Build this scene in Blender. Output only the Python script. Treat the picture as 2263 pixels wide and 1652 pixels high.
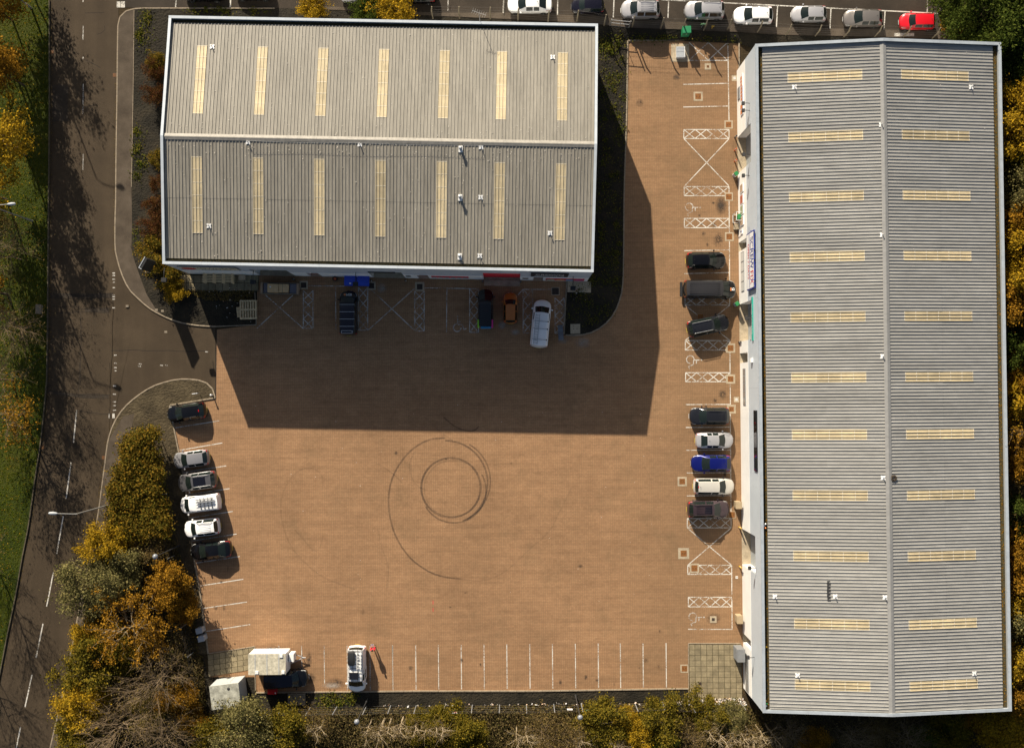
import bpy, math, random
import numpy as np
from mathutils import Vector, Matrix, Euler

R = math.radians
for o in list(bpy.data.objects):
    bpy.data.objects.remove(o)
SC = bpy.context.scene
COL = SC.collection

# ------------------------------------------------------------------ camera
CAM_H, FOC, CX, CY, TILT = 113.0, 2300.0, 1131.25, 826.0, R(1.096)
cam_data = bpy.data.cameras.new("camera")
cam_data.sensor_fit = 'HORIZONTAL'
cam_data.sensor_width = 36.0
cam_data.lens = 36.0 * FOC / (2 * CX)
cam_data.clip_start = 1.0
cam_data.clip_end = 6000.0
cam = bpy.data.objects.new("camera", cam_data)
COL.objects.link(cam)
cam.location = (0, 0, CAM_H)
cam.rotation_euler = (TILT, 0, 0)
SC.camera = cam

# ------------------------------------------------------------------ light
SUN_EL = R(26.0)
SHX, SHY = 0.36, -0.93                       # direction the shadows fall on the ground
sun_az = math.atan2(-SHX, -SHY)              # towards the sun, clockwise from +Y
world = bpy.data.worlds.new("World")
SC.world = world
world.use_nodes = True
wn = world.node_tree.nodes
wn.clear()
sky = wn.new('ShaderNodeTexSky')
sky.sky_type = 'NISHITA'
sky.sun_disc = False
sky.sun_elevation = SUN_EL
sky.sun_rotation = sun_az
sky.ozone_density = 0.4
sky.dust_density = 2.0
bgn = wn.new('ShaderNodeBackground')
bgn.inputs['Strength'].default_value = 0.05
won = wn.new('ShaderNodeOutputWorld')
world.node_tree.links.new(sky.outputs[0], bgn.inputs['Color'])
world.node_tree.links.new(bgn.outputs[0], won.inputs['Surface'])
sl = bpy.data.lights.new("sun", 'SUN')
sl.energy = 5.0
sl.angle = R(0.5)
sl.color = (1.0, 0.905, 0.745)
sun = bpy.data.objects.new("sun", sl)
COL.objects.link(sun)
sun.location = (-30, 60, 80)
d = Vector((SHX * math.cos(SUN_EL), SHY * math.cos(SUN_EL), -math.sin(SUN_EL) * math.hypot(SHX, SHY)))
sun.rotation_euler = d.to_track_quat('-Z', 'Y').to_euler()
vs = SC.view_settings
vs.view_transform = 'Standard'
vs.look = 'None'
vs.exposure = 0.85
vs.gamma = 1.0
vs.use_curve_mapping = False
SC.cycles.max_bounces = 5
SC.cycles.transparent_max_bounces = 8

# ------------------------------------------------------------------ survey helpers
_ct, _st = math.cos(TILT), math.sin(TILT)
def P(x, y, z=0.0):
    """survey point (2262-unit aerial grid) -> ground position on the level z"""
    dx, dy, dz = (x - CX) / FOC, (CY - y) / FOC, -1.0
    wy, wz = dy * _ct - dz * _st, dy * _st + dz * _ct
    t = (z - CAM_H) / wz
    return (dx * t, wy * t)
def sheet(sx, sy, sw, ow=2263.0):
    k = sw / ow * 0.55237
    def f(px, py, z=0.0):
        return P(sx * 0.55237 + px * k, sy * 0.55237 + py * k, z)
    return f
V1 = sheet(0, 0, 1100); V2 = sheet(1000, 0, 1100); V3 = sheet(2000, 0, 1100); V4 = sheet(2996, 0, 1100)
V5 = sheet(0, 740, 1100); V6 = sheet(950, 900, 1100); V7 = sheet(1800, 900, 1100); V8 = sheet(2600, 700, 1100)
W1 = sheet(0, 1450, 1100); W2 = sheet(0, 2191, 1100); W3 = sheet(750, 2400, 900); W4 = sheet(1500, 2400, 1200)
W5 = sheet(2500, 1450, 1100); W6 = sheet(2600, 2191, 1100); W7 = sheet(3300, 2000, 796, 1327.0); W8 = sheet(1000, 1600, 1700)

# ------------------------------------------------------------------ materials
MATS = {}
def mat(name, col, rough=0.8, var=0.0, vscale=1.0, bump=0.0, bscale=20.0, metallic=0.0, coat=0.0, spec=0.5,
        var2=0.0, vscale2=0.15, stretch=(1, 1, 1), world_co=False, objvar=0.0):
    m = bpy.data.materials.new(name)
    m.use_nodes = True
    nt = m.node_tree
    b = nt.nodes['Principled BSDF']
    b.inputs['Base Color'].default_value = (*col, 1)
    b.inputs['Roughness'].default_value = rough
    b.inputs['Metallic'].default_value = metallic
    b.inputs['Coat Weight'].default_value = coat
    b.inputs['Coat Roughness'].default_value = 0.06
    b.inputs['Specular IOR Level'].default_value = spec
    if objvar:
        var = var or 0.001
    if var or bump or var2:
        if world_co:
            co = nt.nodes.new('ShaderNodeNewGeometry').outputs['Position']
        else:
            co = nt.nodes.new('ShaderNodeTexCoord').outputs['Object']
        mp = nt.nodes.new('ShaderNodeMapping')
        mp.inputs['Scale'].default_value = stretch
        nt.links.new(co, mp.inputs['Vector'])
        cur = None
        for v, s in ((var, vscale), (var2, vscale2)):
            if not v:
                continue
            n = nt.nodes.new('ShaderNodeTexNoise')
            n.inputs['Scale'].default_value = s
            n.inputs['Detail'].default_value = 5
            n.inputs['Roughness'].default_value = 0.65
            nt.links.new(mp.outputs[0], n.inputs['Vector'])
            mr = nt.nodes.new('ShaderNodeMapRange')
            mr.inputs['From Min'].default_value = 0.3
            mr.inputs['From Max'].default_value = 0.7
            mr.inputs['To Min'].default_value = 1 - v
            mr.inputs['To Max'].default_value = 1 + v
            nt.links.new(n.outputs['Fac'], mr.inputs['Value'])
            vm = nt.nodes.new('ShaderNodeVectorMath')
            vm.operation = 'SCALE'
            if cur is None:
                vm.inputs[0].default_value = col
            else:
                nt.links.new(cur, vm.inputs[0])
            nt.links.new(mr.outputs[0], vm.inputs['Scale'])
            cur = vm.outputs[0]
        if objvar:
            oi = nt.nodes.new('ShaderNodeObjectInfo')
            vm = nt.nodes.new('ShaderNodeVectorMath')
            vm.operation = 'SCALE'
            nt.links.new(cur, vm.inputs[0])
            nt.links.new(math_node(nt, 'MULTIPLY_ADD', oi.outputs['Random'], 2 * objvar, 1 - objvar), vm.inputs['Scale'])
            cur = vm.outputs[0]
        if cur is not None:
            nt.links.new(cur, b.inputs['Base Color'])
        if bump:
            n = nt.nodes.new('ShaderNodeTexNoise')
            n.inputs['Scale'].default_value = bscale
            n.inputs['Detail'].default_value = 6
            nt.links.new(mp.outputs[0], n.inputs['Vector'])
            bp = nt.nodes.new('ShaderNodeBump')
            bp.inputs['Strength'].default_value = bump
            bp.inputs['Distance'].default_value = 0.1
            nt.links.new(n.outputs['Fac'], bp.inputs['Height'])
            nt.links.new(bp.outputs[0], b.inputs['Normal'])
    MATS[name] = m
    return m

def ramp_mat(name, cols, fac_fn, rough=0.9, bump=0.0, bscale=10, pos=None):
    """ground covers: colour ramp over a mix of noises"""
    m = bpy.data.materials.new(name)
    m.use_nodes = True
    nt = m.node_tree
    b = nt.nodes['Principled BSDF']
    b.inputs['Roughness'].default_value = rough
    b.inputs['Specular IOR Level'].default_value = 0.2
    co = nt.nodes.new('ShaderNodeNewGeometry').outputs['Position']
    fac = fac_fn(nt, co)
    cr = nt.nodes.new('ShaderNodeValToRGB')
    e = cr.color_ramp.elements
    while len(e) < len(cols):
        e.new(0.5)
    for i, c in enumerate(cols):
        e[i].position = pos[i] if pos else i / (len(cols) - 1)
        e[i].color = (*c, 1)
    nt.links.new(fac, cr.inputs['Fac'])
    nt.links.new(cr.outputs[0], b.inputs['Base Color'])
    if bump:
        n = nt.nodes.new('ShaderNodeTexNoise')
        n.inputs['Scale'].default_value = bscale
        n.inputs['Detail'].default_value = 8
        nt.links.new(co, n.inputs['Vector'])
        bp = nt.nodes.new('ShaderNodeBump')
        bp.inputs['Strength'].default_value = bump
        bp.inputs['Distance'].default_value = 0.15
        nt.links.new(n.outputs['Fac'], bp.inputs['Height'])
        nt.links.new(bp.outputs[0], b.inputs['Normal'])
    MATS[name] = m
    return m

def noise(nt, co, scale, detail=5, rough=0.6, stretch=None):
    if stretch:
        mp = nt.nodes.new('ShaderNodeMapping')
        mp.inputs['Scale'].default_value = stretch
        nt.links.new(co, mp.inputs['Vector'])
        co = mp.outputs[0]
    n = nt.nodes.new('ShaderNodeTexNoise')
    n.inputs['Scale'].default_value = scale
    n.inputs['Detail'].default_value = detail
    n.inputs['Roughness'].default_value = rough
    nt.links.new(co, n.inputs['Vector'])
    return n.outputs['Fac']
def math_node(nt, op, a, b=None, c=None):
    n = nt.nodes.new('ShaderNodeMath')
    n.operation = op
    for i, v in enumerate((a, b, c)):
        if v is None:
            continue
        if isinstance(v, (int, float)):
            n.inputs[i].default_value = v
        else:
            nt.links.new(v, n.inputs[i])
    return n.outputs[0]

def paving_mat(name, c1, c2, mortar, grime):
    m = bpy.data.materials.new(name)
    m.use_nodes = True
    nt = m.node_tree
    b = nt.nodes['Principled BSDF']
    b.inputs['Roughness'].default_value = 0.85
    b.inputs['Specular IOR Level'].default_value = 0.25
    co = nt.nodes.new('ShaderNodeNewGeometry').outputs['Position']
    mp = nt.nodes.new('ShaderNodeMapping')
    mp.inputs['Rotation'].default_value = (0, 0, R(0.4))
    nt.links.new(co, mp.inputs['Vector'])
    wob = nt.nodes.new('ShaderNodeTexNoise')
    wob.inputs['Scale'].default_value = 5.0
    nt.links.new(mp.outputs[0], wob.inputs['Vector'])
    ad = nt.nodes.new('ShaderNodeVectorMath')
    ad.operation = 'MULTIPLY_ADD'
    nt.links.new(wob.outputs['Color'], ad.inputs[0])
    ad.inputs[1].default_value = (0.05, 0.06, 0)
    nt.links.new(mp.outputs[0], ad.inputs[2])
    br = nt.nodes.new('ShaderNodeTexBrick')
    br.inputs['Scale'].default_value = 1.0
    br.inputs['Brick Width'].default_value = 0.20
    br.inputs['Row Height'].default_value = 0.165
    br.inputs['Mortar Size'].default_value = 0.014
    br.inputs['Mortar Smooth'].default_value = 0.3
    br.offset = 0.0
    br.inputs['Color1'].default_value = (*c1, 1)
    br.inputs['Color2'].default_value = (*c2, 1)
    br.inputs['Mortar'].default_value = (*mortar, 1)
    nt.links.new(ad.outputs[0], br.inputs['Vector'])
    # worn courses: slightly tinted stripes and patches, dirt
    a = noise(nt, co, 1.0, 4, 0.6, (0.16, 1.9, 1))
    c = noise(nt, co, 0.10, 4, 0.55)
    g = noise(nt, co, 0.8, 7, 0.7)
    v = nt.nodes.new('ShaderNodeTexVoronoi')
    v.distance = 'CHEBYCHEV'
    mp2 = nt.nodes.new('ShaderNodeMapping')
    mp2.inputs['Scale'].default_value = (0.45, 1.1, 1)
    nt.links.new(co, mp2.inputs['Vector'])
    nt.links.new(mp2.outputs[0], v.inputs['Vector'])
    vr = nt.nodes.new('ShaderNodeSeparateColor')
    nt.links.new(v.outputs['Color'], vr.inputs[0])
    s = math_node(nt, 'MULTIPLY_ADD', a, 0.62, 0.69)
    s = math_node(nt, 'MULTIPLY', s, math_node(nt, 'MULTIPLY_ADD', c, 0.66, 0.67))
    s = math_node(nt, 'MULTIPLY', s, math_node(nt, 'MULTIPLY_ADD', g, 0.28, 0.86))
    s = math_node(nt, 'MULTIPLY', s, math_node(nt, 'MULTIPLY_ADD', vr.outputs[0], 0.10, 0.95))
    # fine grid aliasing of the joints: long straight joint lines that stand out every few courses
    vm = nt.nodes.new('ShaderNodeVectorMath')
    vm.operation = 'SCALE'
    nt.links.new(br.outputs['Color'], vm.inputs[0])
    nt.links.new(s, vm.inputs['Scale'])
    mx = nt.nodes.new('ShaderNodeMix')
    mx.data_type = 'RGBA'
    mx.inputs['B'].default_value = (*grime, 1)
    gg = noise(nt, co, 0.22, 8, 0.72)
    mr = nt.nodes.new('ShaderNodeMapRange')
    mr.inputs['From Min'].default_value = 0.52
    mr.inputs['From Max'].default_value = 0.78
    mr.inputs['To Max'].default_value = 0.55
    nt.links.new(gg, mr.inputs['Value'])
    sep = nt.nodes.new('ShaderNodeSeparateXYZ')
    nt.links.new(co, sep.inputs[0])
    ed = nt.nodes.new('ShaderNodeMapRange')
    ed.inputs['From Min'].default_value = 14.0
    ed.inputs['From Max'].default_value = 24.0
    ed.inputs['To Max'].default_value = 0.30
    nt.links.new(math_node(nt, 'ADD', sep.outputs['X'], math_node(nt, 'MULTIPLY', c, 9.0)), ed.inputs['Value'])
    ff = math_node(nt, 'ADD', mr.outputs[0], math_node(nt, 'MULTIPLY', ed.outputs[0], math_node(nt, 'ADD', g, 0.5)))
    nt.links.new(ff, mx.inputs['Factor'])
    nt.links.new(vm.outputs[0], mx.inputs['A'])
    nt.links.new(mx.outputs['Result'], b.inputs['Base Color'])
    bp = nt.nodes.new('ShaderNodeBump')
    bp.inputs['Strength'].default_value = 0.5
    bp.inputs['Distance'].default_value = 0.01
    iv = math_node(nt, 'SUBTRACT', 1.0, br.outputs['Fac'])
    nt.links.new(iv, bp.inputs['Height'])
    nt.links.new(bp.outputs[0], b.inputs['Normal'])
    MATS[name] = m
    return m

def worn_mat(name, col, amount=0.5, scale=6.0, alpha=1.0, rough=0.7, soft=0.08, radial=False):
    """thin paint or stain that has worn through in places"""
    m = bpy.data.materials.new(name)
    m.use_nodes = True
    nt = m.node_tree
    b = nt.nodes['Principled BSDF']
    b.inputs['Base Color'].default_value = (*col, 1)
    b.inputs['Roughness'].default_value = rough
    co = nt.nodes.new('ShaderNodeNewGeometry').outputs['Position']
    f = math_node(nt, 'ADD', math_node(nt, 'MULTIPLY', noise(nt, co, scale, 6, 0.75), 0.6),
                  math_node(nt, 'MULTIPLY', noise(nt, co, scale * 0.08, 3, 0.5), 0.4))
    mr = nt.nodes.new('ShaderNodeMapRange')
    mr.inputs['From Min'].default_value = amount - soft
    mr.inputs['From Max'].default_value = amount + soft
    mr.inputs['To Min'].default_value = 0
    mr.inputs['To Max'].default_value = alpha
    nt.links.new(f, mr.inputs['Value'])
    al = mr.outputs[0]
    if radial:
        tc = nt.nodes.new('ShaderNodeTexCoord')
        sb = nt.nodes.new('ShaderNodeVectorMath')
        sb.operation = 'SUBTRACT'
        sb.inputs[1].default_value = (0.5, 0.5, 0.0)
        nt.links.new(tc.outputs['Generated'], sb.inputs[0])
        mz = nt.nodes.new('ShaderNodeVectorMath')
        mz.operation = 'MULTIPLY'
        mz.inputs[1].default_value = (1, 1, 0)
        nt.links.new(sb.outputs[0], mz.inputs[0])
        ln = nt.nodes.new('ShaderNodeVectorMath')
        ln.operation = 'LENGTH'
        nt.links.new(mz.outputs[0], ln.inputs[0])
        fo = nt.nodes.new('ShaderNodeMapRange')
        fo.inputs['From Min'].default_value = 0.44
        fo.inputs['From Max'].default_value = 0.08
        nt.links.new(ln.outputs['Value'], fo.inputs['Value'])
        al = math_node(nt, 'MULTIPLY', al, fo.outputs[0])
    nt.links.new(al, b.inputs['Alpha'])
    MATS[name] = m
    return m

def leaf_mat(name, cols, trans=0.25):
    m = bpy.data.materials.new(name)
    m.use_nodes = True
    nt = m.node_tree
    nt.nodes.clear()
    out = nt.nodes.new('ShaderNodeOutputMaterial')
    g = nt.nodes.new('ShaderNodeNewGeometry')
    cr = nt.nodes.new('ShaderNodeValToRGB')
    e = cr.color_ramp.elements
    while len(e) < len(cols):
        e.new(0.5)
    for i, c in enumerate(cols):
        e[i].position = i / (len(cols) - 1)
        e[i].color = (*c, 1)
    nt.links.new(g.outputs['Random Per Island'], cr.inputs['Fac'])
    df = nt.nodes.new('ShaderNodeBsdfDiffuse')
    tr = nt.nodes.new('ShaderNodeBsdfTranslucent')
    mx = nt.nodes.new('ShaderNodeMixShader')
    mx.inputs[0].default_value = trans
    nt.links.new(cr.outputs[0], df.inputs['Color'])
    nt.links.new(cr.outputs[0], tr.inputs['Color'])
    nt.links.new(df.outputs[0], mx.inputs[1])
    nt.links.new(tr.outputs[0], mx.inputs[2])
    nt.links.new(mx.outputs[0], out.inputs['Surface'])
    MATS[name] = m
    return m

# --- ground
ramp_mat('terrain', [(0.02, 0.014, 0.007), (0.05, 0.034, 0.016), (0.085, 0.055, 0.022)],
         lambda nt, co: math_node(nt, 'ADD', math_node(nt, 'MULTIPLY', noise(nt, co, 0.4), 0.5), math_node(nt, 'MULTIPLY', noise(nt, co, 6, 8, 0.8), 0.5)),
         bump=0.7, bscale=8, pos=[0.35, 0.5, 0.66])
ramp_mat('soil', [(0.008, 0.007, 0.005), (0.022, 0.0185, 0.0125), (0.052, 0.040, 0.024)],
         lambda nt, co: math_node(nt, 'ADD', math_node(nt, 'MULTIPLY', noise(nt, co, 0.5), 0.45), math_node(nt, 'MULTIPLY', noise(nt, co, 9, 9, 0.8), 0.55)),
         bump=0.9, bscale=5, pos=[0.36, 0.5, 0.68])
ramp_mat('dirt', [(0.030, 0.023, 0.013), (0.066, 0.050, 0.028), (0.11, 0.085, 0.048)],
         lambda nt, co: math_node(nt, 'ADD', math_node(nt, 'MULTIPLY', noise(nt, co, 0.5), 0.5), math_node(nt, 'MULTIPLY', noise(nt, co, 7, 9, 0.8), 0.5)),
         bump=0.9, bscale=5, pos=[0.36, 0.5, 0.66])
ramp_mat('grass', [(0.012, 0.020, 0.001), (0.030, 0.043, 0.003), (0.050, 0.060, 0.005), (0.085, 0.074, 0.012)],
         lambda nt, co: math_node(nt, 'ADD', math_node(nt, 'MULTIPLY', noise(nt, co, 0.16, 4), 0.55), math_node(nt, 'MULTIPLY', noise(nt, co, 7, 9, 0.85), 0.45)),
         bump=1.0, bscale=14, pos=[0.34, 0.46, 0.56, 0.68])
ramp_mat('asphalt', [(0.032, 0.023, 0.014), (0.058, 0.041, 0.025), (0.095, 0.069, 0.043)],
         lambda nt, co: math_node(nt, 'ADD', math_node(nt, 'ADD', math_node(nt, 'MULTIPLY', noise(nt, co, 0.25, 4), 0.35), math_node(nt, 'MULTIPLY', noise(nt, co, 14, 8, 0.9), 0.40)), math_node(nt, 'MULTIPLY', noise(nt, co, 1.0, 3, 0.5, (0.7, 0.03, 1)), 0.25)),
         rough=0.85, bump=0.4, bscale=40, pos=[0.3, 0.5, 0.72])
ramp_mat('asphalt_dark', [(0.026, 0.020, 0.015), (0.044, 0.034, 0.025), (0.072, 0.055, 0.040)],
         lambda nt, co: math_node(nt, 'ADD', math_node(nt, 'MULTIPLY', noise(nt, co, 0.3, 4), 0.5), math_node(nt, 'MULTIPLY', noise(nt, co, 14, 8, 0.9), 0.5)),
         rough=0.85, bump=0.4, bscale=40, pos=[0.32, 0.5, 0.7])
ramp_mat('footpath', [(0.048, 0.036, 0.026), (0.088, 0.068, 0.049), (0.14, 0.11, 0.082)],
         lambda nt, co: math_node(nt, 'ADD', math_node(nt, 'MULTIPLY', noise(nt, co, 0.6, 4), 0.55), math_node(nt, 'MULTIPLY', noise(nt, co, 9, 8, 0.9), 0.45)),
         rough=0.9, bump=0.4, bscale=40, pos=[0.32, 0.5, 0.7])
paving_mat('paving', (0.335, 0.194, 0.100), (0.292, 0.163, 0.082), (0.185, 0.106, 0.057), (0.14, 0.092, 0.048))
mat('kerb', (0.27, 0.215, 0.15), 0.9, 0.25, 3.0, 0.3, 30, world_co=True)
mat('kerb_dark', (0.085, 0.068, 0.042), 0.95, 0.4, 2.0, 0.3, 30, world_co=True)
mat('concrete', (0.38, 0.31, 0.215), 0.9, 0.25, 1.5, 0.3, 30, var2=0.15, vscale2=8, world_co=True)
mat('slab', (0.225, 0.182, 0.108), 0.9, 0.28, 1.3, 0.3, 30, var2=0.15, vscale2=9, world_co=True, objvar=0.16)
mat('moss', (0.055, 0.045, 0.018), 1.0, 0.5, 4, 0.8, 12, world_co=True)
worn_mat('line_paint', (0.66, 0.62, 0.55), 0.462, 7.0, 0.92, soft=0.07)
worn_mat('line_worn', (0.60, 0.56, 0.50), 0.485, 9.0, 0.9)
worn_mat('line_faded', (0.62, 0.58, 0.52), 0.52, 11.0)
worn_mat('tyre_black', (0.05, 0.034, 0.024), 0.48, 3.5, 0.60, soft=0.25)
worn_mat('tyre_faint', (0.08, 0.054, 0.035), 0.5, 4.0, 0.20, soft=0.2)
worn_mat('oil', (0.035, 0.026, 0.02), 0.50, 4.0, 0.85, soft=0.10, radial=True)
worn_mat('dust', (0.42, 0.36, 0.30), 0.48, 2.5, 0.8, soft=0.14, radial=True)
mat('crack', (0.018, 0.014, 0.011), 1.0)
mat('rust', (0.20, 0.075, 0.014), 0.85, 0.35, 5, 0.3, 30, world_co=True)
mat('iron_dark', (0.035, 0.022, 0.014), 0.7, 0.3, 5, world_co=True)
# --- buildings
mat('sheet_beige', (0.262, 0.240, 0.200), 0.5, 0.17, 0.9, spec=0.35, var2=0.12, vscale2=6.0, stretch=(1.3, .16, 1), world_co=True, objvar=0.035)
mat('sheet_grey', (0.315, 0.305, 0.282), 0.45, 0.15, 0.5, spec=0.4, var2=0.10, vscale2=4.0, stretch=(.2, 1.2, 1), world_co=True, objvar=0.04)
mat('ridge_beige', (0.30, 0.275, 0.235), 0.6, 0.2, 2.5, var2=0.12, vscale2=9, world_co=True)
mat('ridge_grey', (0.255, 0.25, 0.24), 0.55, 0.12, 2.0, world_co=True)
mat('rooflight', (0.51, 0.425, 0.275), 0.4, 0.14, 0.9, spec=0.3, var2=0.14, vscale2=0.35, world_co=True, objvar=0.12)
mat('rooflight_bar', (0.70, 0.63, 0.50), 0.4)
mat('cap', (0.50, 0.54, 0.58), 0.4, 0.08, 1.5, spec=0.5, world_co=True)
mat('cap_grey', (0.35, 0.385, 0.42), 0.45, 0.12, 1.5, spec=0.4, world_co=True)
mat('fascia', (0.50, 0.555, 0.61), 0.45, 0.05, 0.5, spec=0.5, world_co=True)
mat('clad_white', (0.86, 0.85, 0.82), 0.5, 0.04, 0.5, world_co=True)
mat('clad_plain', (0.40, 0.41, 0.41), 0.6)
mat('shutter', (0.25, 0.265, 0.265), 0.5, 0.06, 3)
mat('shutter_dark', (0.025, 0.022, 0.02), 0.6)
mat('red_paint', (0.72, 0.025, 0.04), 0.45, 0.1, 3)
mat('win_glass', (0.020, 0.024, 0.028), 0.06, spec=0.7)
mat('win_grey', (0.22, 0.22, 0.22), 0.25)
mat('blind', (0.58, 0.57, 0.54), 0.5)
mat('frame_grey', (0.20, 0.21, 0.22), 0.5)
mat('black_gloss', (0.008, 0.008, 0.009), 0.05, spec=0.7)
mat('black_matt', (0.012, 0.012, 0.013), 0.6)
mat('dark_metal', (0.035, 0.034, 0.034), 0.5)
mat('wire', (0.10, 0.09, 0.08), 0.6)
mat('globe', (0.20, 0.21, 0.23), 0.3)
mat('galv', (0.42, 0.42, 0.42), 0.45, 0.1, 5, metallic=0.5)
mat('lamp_post', (0.26, 0.25, 0.23), 0.55)
mat('white_plastic', (0.80, 0.79, 0.77), 0.45)
mat('teal', (0.02, 0.33, 0.25), 0.45)
mat('navy', (0.015, 0.03, 0.22), 0.45)
mat('sign_white', (0.78, 0.78, 0.78), 0.5)
mat('sign_red', (0.55, 0.02, 0.04), 0.5)
mat('sign_cream', (0.66, 0.60, 0.43), 0.6)
mat('sign_ink', (0.012, 0.012, 0.012), 0.6)
mat('sign_orange', (0.62, 0.20, 0.06), 0.5)
mat('sign_green', (0.06, 0.34, 0.10), 0.5)
mat('poster_mix', (0.45, 0.32, 0.22), 0.5, 0.6, 3.5)
mat('poster_red', (0.42, 0.12, 0.07), 0.5, 0.5, 4.0)
mat('poster_green', (0.30, 0.33, 0.20), 0.5, 0.5, 4.0)
mat('green_box', (0.012, 0.20, 0.075), 0.5, 0.08, 3)
mat('bin_blue', (0.010, 0.045, 0.42), 0.4)
mat('bin_grey', (0.10, 0.11, 0.13), 0.5)
mat('bin_green', (0.02, 0.19, 0.06), 0.5)
mat('card', (0.68, 0.45, 0.23), 0.9, 0.15, 2)
mat('card_dark', (0.36, 0.24, 0.15), 0.9, 0.2, 2)
mat('film_grey', (0.13, 0.12, 0.14), 0.4)
mat('timber', (0.72, 0.55, 0.32), 0.85, 0.25, 5)
mat('timber_grey', (0.20, 0.165, 0.12), 0.9, 0.25, 5)
mat('post_wood', (0.20, 0.165, 0.11), 0.9, 0.2, 6)
mat('grp', (0.33, 0.325, 0.27), 0.6, 0.25, 1.2, var2=0.4, vscale2=2.8)
mat('grp_side', (0.42, 0.43, 0.42), 0.6, 0.06, 2)
mat('trailer_roof', (0.47, 0.43, 0.33), 0.6, 0.25, 1.0, var2=0.3, vscale2=3)
mat('trailer_white', (0.74, 0.73, 0.71), 0.45)
mat('cabinet', (0.36, 0.38, 0.40), 0.6, 0.12, 4)
mat('beige_box', (0.33, 0.25, 0.15), 0.7, 0.15, 3)
mat('ac_grey', (0.18, 0.185, 0.19), 0.5, 0.1, 3)
mat('yellow_paint', (0.50, 0.30, 0.02), 0.5)
mat('orange_paint', (0.50, 0.10, 0.03), 0.5)
# --- vehicles
def paint(name, col, metallic=0.0, rough=None):
    rough = (0.16 if max(col) < .08 else 0.32) if rough is None else rough
    return mat(name, col, rough, metallic=metallic, coat=0.35, spec=0.35)
paint('car_white', (0.84, 0.83, 0.82)); paint('car_cream', (0.58, 0.55, 0.49), 0.2)
paint('car_silver', (0.42, 0.41, 0.42), 0.3); paint('car_grey', (0.12, 0.115, 0.12), 0.4)
paint('car_taupe', (0.20, 0.18, 0.165), 0.4); paint('car_black', (0.004, 0.004, 0.005)); paint('car_navy', (0.010, 0.009, 0.017), 0.2)
paint('car_blue', (0.004, 0.008, 0.115), 0.2); paint('car_midgrey', (0.27, 0.265, 0.275), 0.3); paint('car_red', (0.58, 0.008, 0.018)); paint('car_orange', (0.42, 0.13, 0.022), 0.1)
paint('car_plum', (0.055, 0.036, 0.042), 0.3); paint('car_slate', (0.055, 0.058, 0.068), 0.4); paint('car_gunmetal', (0.018, 0.019, 0.024), 0.3)
mat('glass_car', (0.010, 0.015, 0.013), 0.05, spec=0.5)
mat('glass_roof', (0.008, 0.008, 0.012), 0.08, spec=0.6)
mat('tyre', (0.012, 0.012, 0.012), 0.9)
mat('rim', (0.50, 0.50, 0.50), 0.35, metallic=0.6)
mat('lens_clear', (0.62, 0.62, 0.60), 0.12, spec=0.8)
mat('lens_red', (0.50, 0.008, 0.012), 0.2)
mat('plate_white', (0.72, 0.72, 0.70), 0.5)
mat('plate_yellow', (0.62, 0.48, 0.05), 0.5)
mat('trim', (0.014, 0.014, 0.015), 0.6)
mat('pink', (0.55, 0.02, 0.20), 0.4); mat('lime', (0.24, 0.58, 0.02), 0.4); mat('sky_blue', (0.02, 0.22, 0.42), 0.4)
mat('van_roof_dark', (0.020, 0.019, 0.022), 0.55)
mat('solar', (0.010, 0.010, 0.016), 0.15)
# --- vegetation
mat('bark', (0.075, 0.055, 0.038), 0.95, 0.3, 6)
mat('bark_pale', (0.29, 0.225, 0.14), 0.9, 0.25, 6)
mat('bark_grey', (0.17, 0.118, 0.066), 0.9, 0.25, 6)
leaf_mat('leaf_orange', [(0.09, 0.052, 0.008), (0.22, 0.11, 0.012), (0.38, 0.19, 0.02), (0.15, 0.085, 0.012)])
leaf_mat('leaf_yellow', [(0.10, 0.075, 0.01), (0.32, 0.20, 0.016), (0.50, 0.30, 0.02), (0.19, 0.135, 0.014)], 0.32)
leaf_mat('leaf_olive', [(0.045, 0.043, 0.007), (0.11, 0.092, 0.013), (0.21, 0.145, 0.017), (0.075, 0.068, 0.012)])
leaf_mat('leaf_hedge', [(0.045, 0.042, 0.007), (0.095, 0.083, 0.013), (0.17, 0.12, 0.018), (0.24, 0.13, 0.016), (0.06, 0.055, 0.01)])
leaf_mat('leaf_green', [(0.020, 0.032, 0.007), (0.05, 0.07, 0.012), (0.085, 0.10, 0.018), (0.03, 0.045, 0.008)])
leaf_mat('leaf_willow', [(0.085, 0.082, 0.03), (0.15, 0.135, 0.048), (0.23, 0.19, 0.075), (0.065, 0.062, 0.02)])
leaf_mat('leaf_brown', [(0.06, 0.042, 0.016), (0.12, 0.08, 0.028), (0.18, 0.125, 0.045), (0.085, 0.07, 0.022)])
leaf_mat('leaf_red', [(0.05, 0.02, 0.01), (0.10, 0.03, 0.013), (0.11, 0.06, 0.018), (0.05, 0.032, 0.012)])
leaf_mat('scrub', [(0.04, 0.030, 0.013), (0.10, 0.072, 0.030), (0.165, 0.12, 0.05), (0.075, 0.068, 0.02), (0.055, 0.04, 0.018)])
leaf_mat('litter', [(0.70, 0.66, 0.60), (0.62, 0.40, 0.25), (0.72, 0.72, 0.72), (0.55, 0.48, 0.38)], 0.0)
leaf_mat('weed', [(0.04, 0.06, 0.008), (0.09, 0.10, 0.015), (0.15, 0.12, 0.02), (0.06, 0.07, 0.01)])
leaf_mat('roof_specks', [(0.62, 0.58, 0.52), (0.45, 0.40, 0.34), (0.55, 0.52, 0.47)], 0.0)
mat('skin', (0.52, 0.32, 0.23), 0.6); mat('jacket', (0.55, 0.012, 0.022), 0.7); mat('trousers', (0.02, 0.02, 0.028), 0.8); mat('hair', (0.03, 0.018, 0.01), 0.7)

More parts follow.
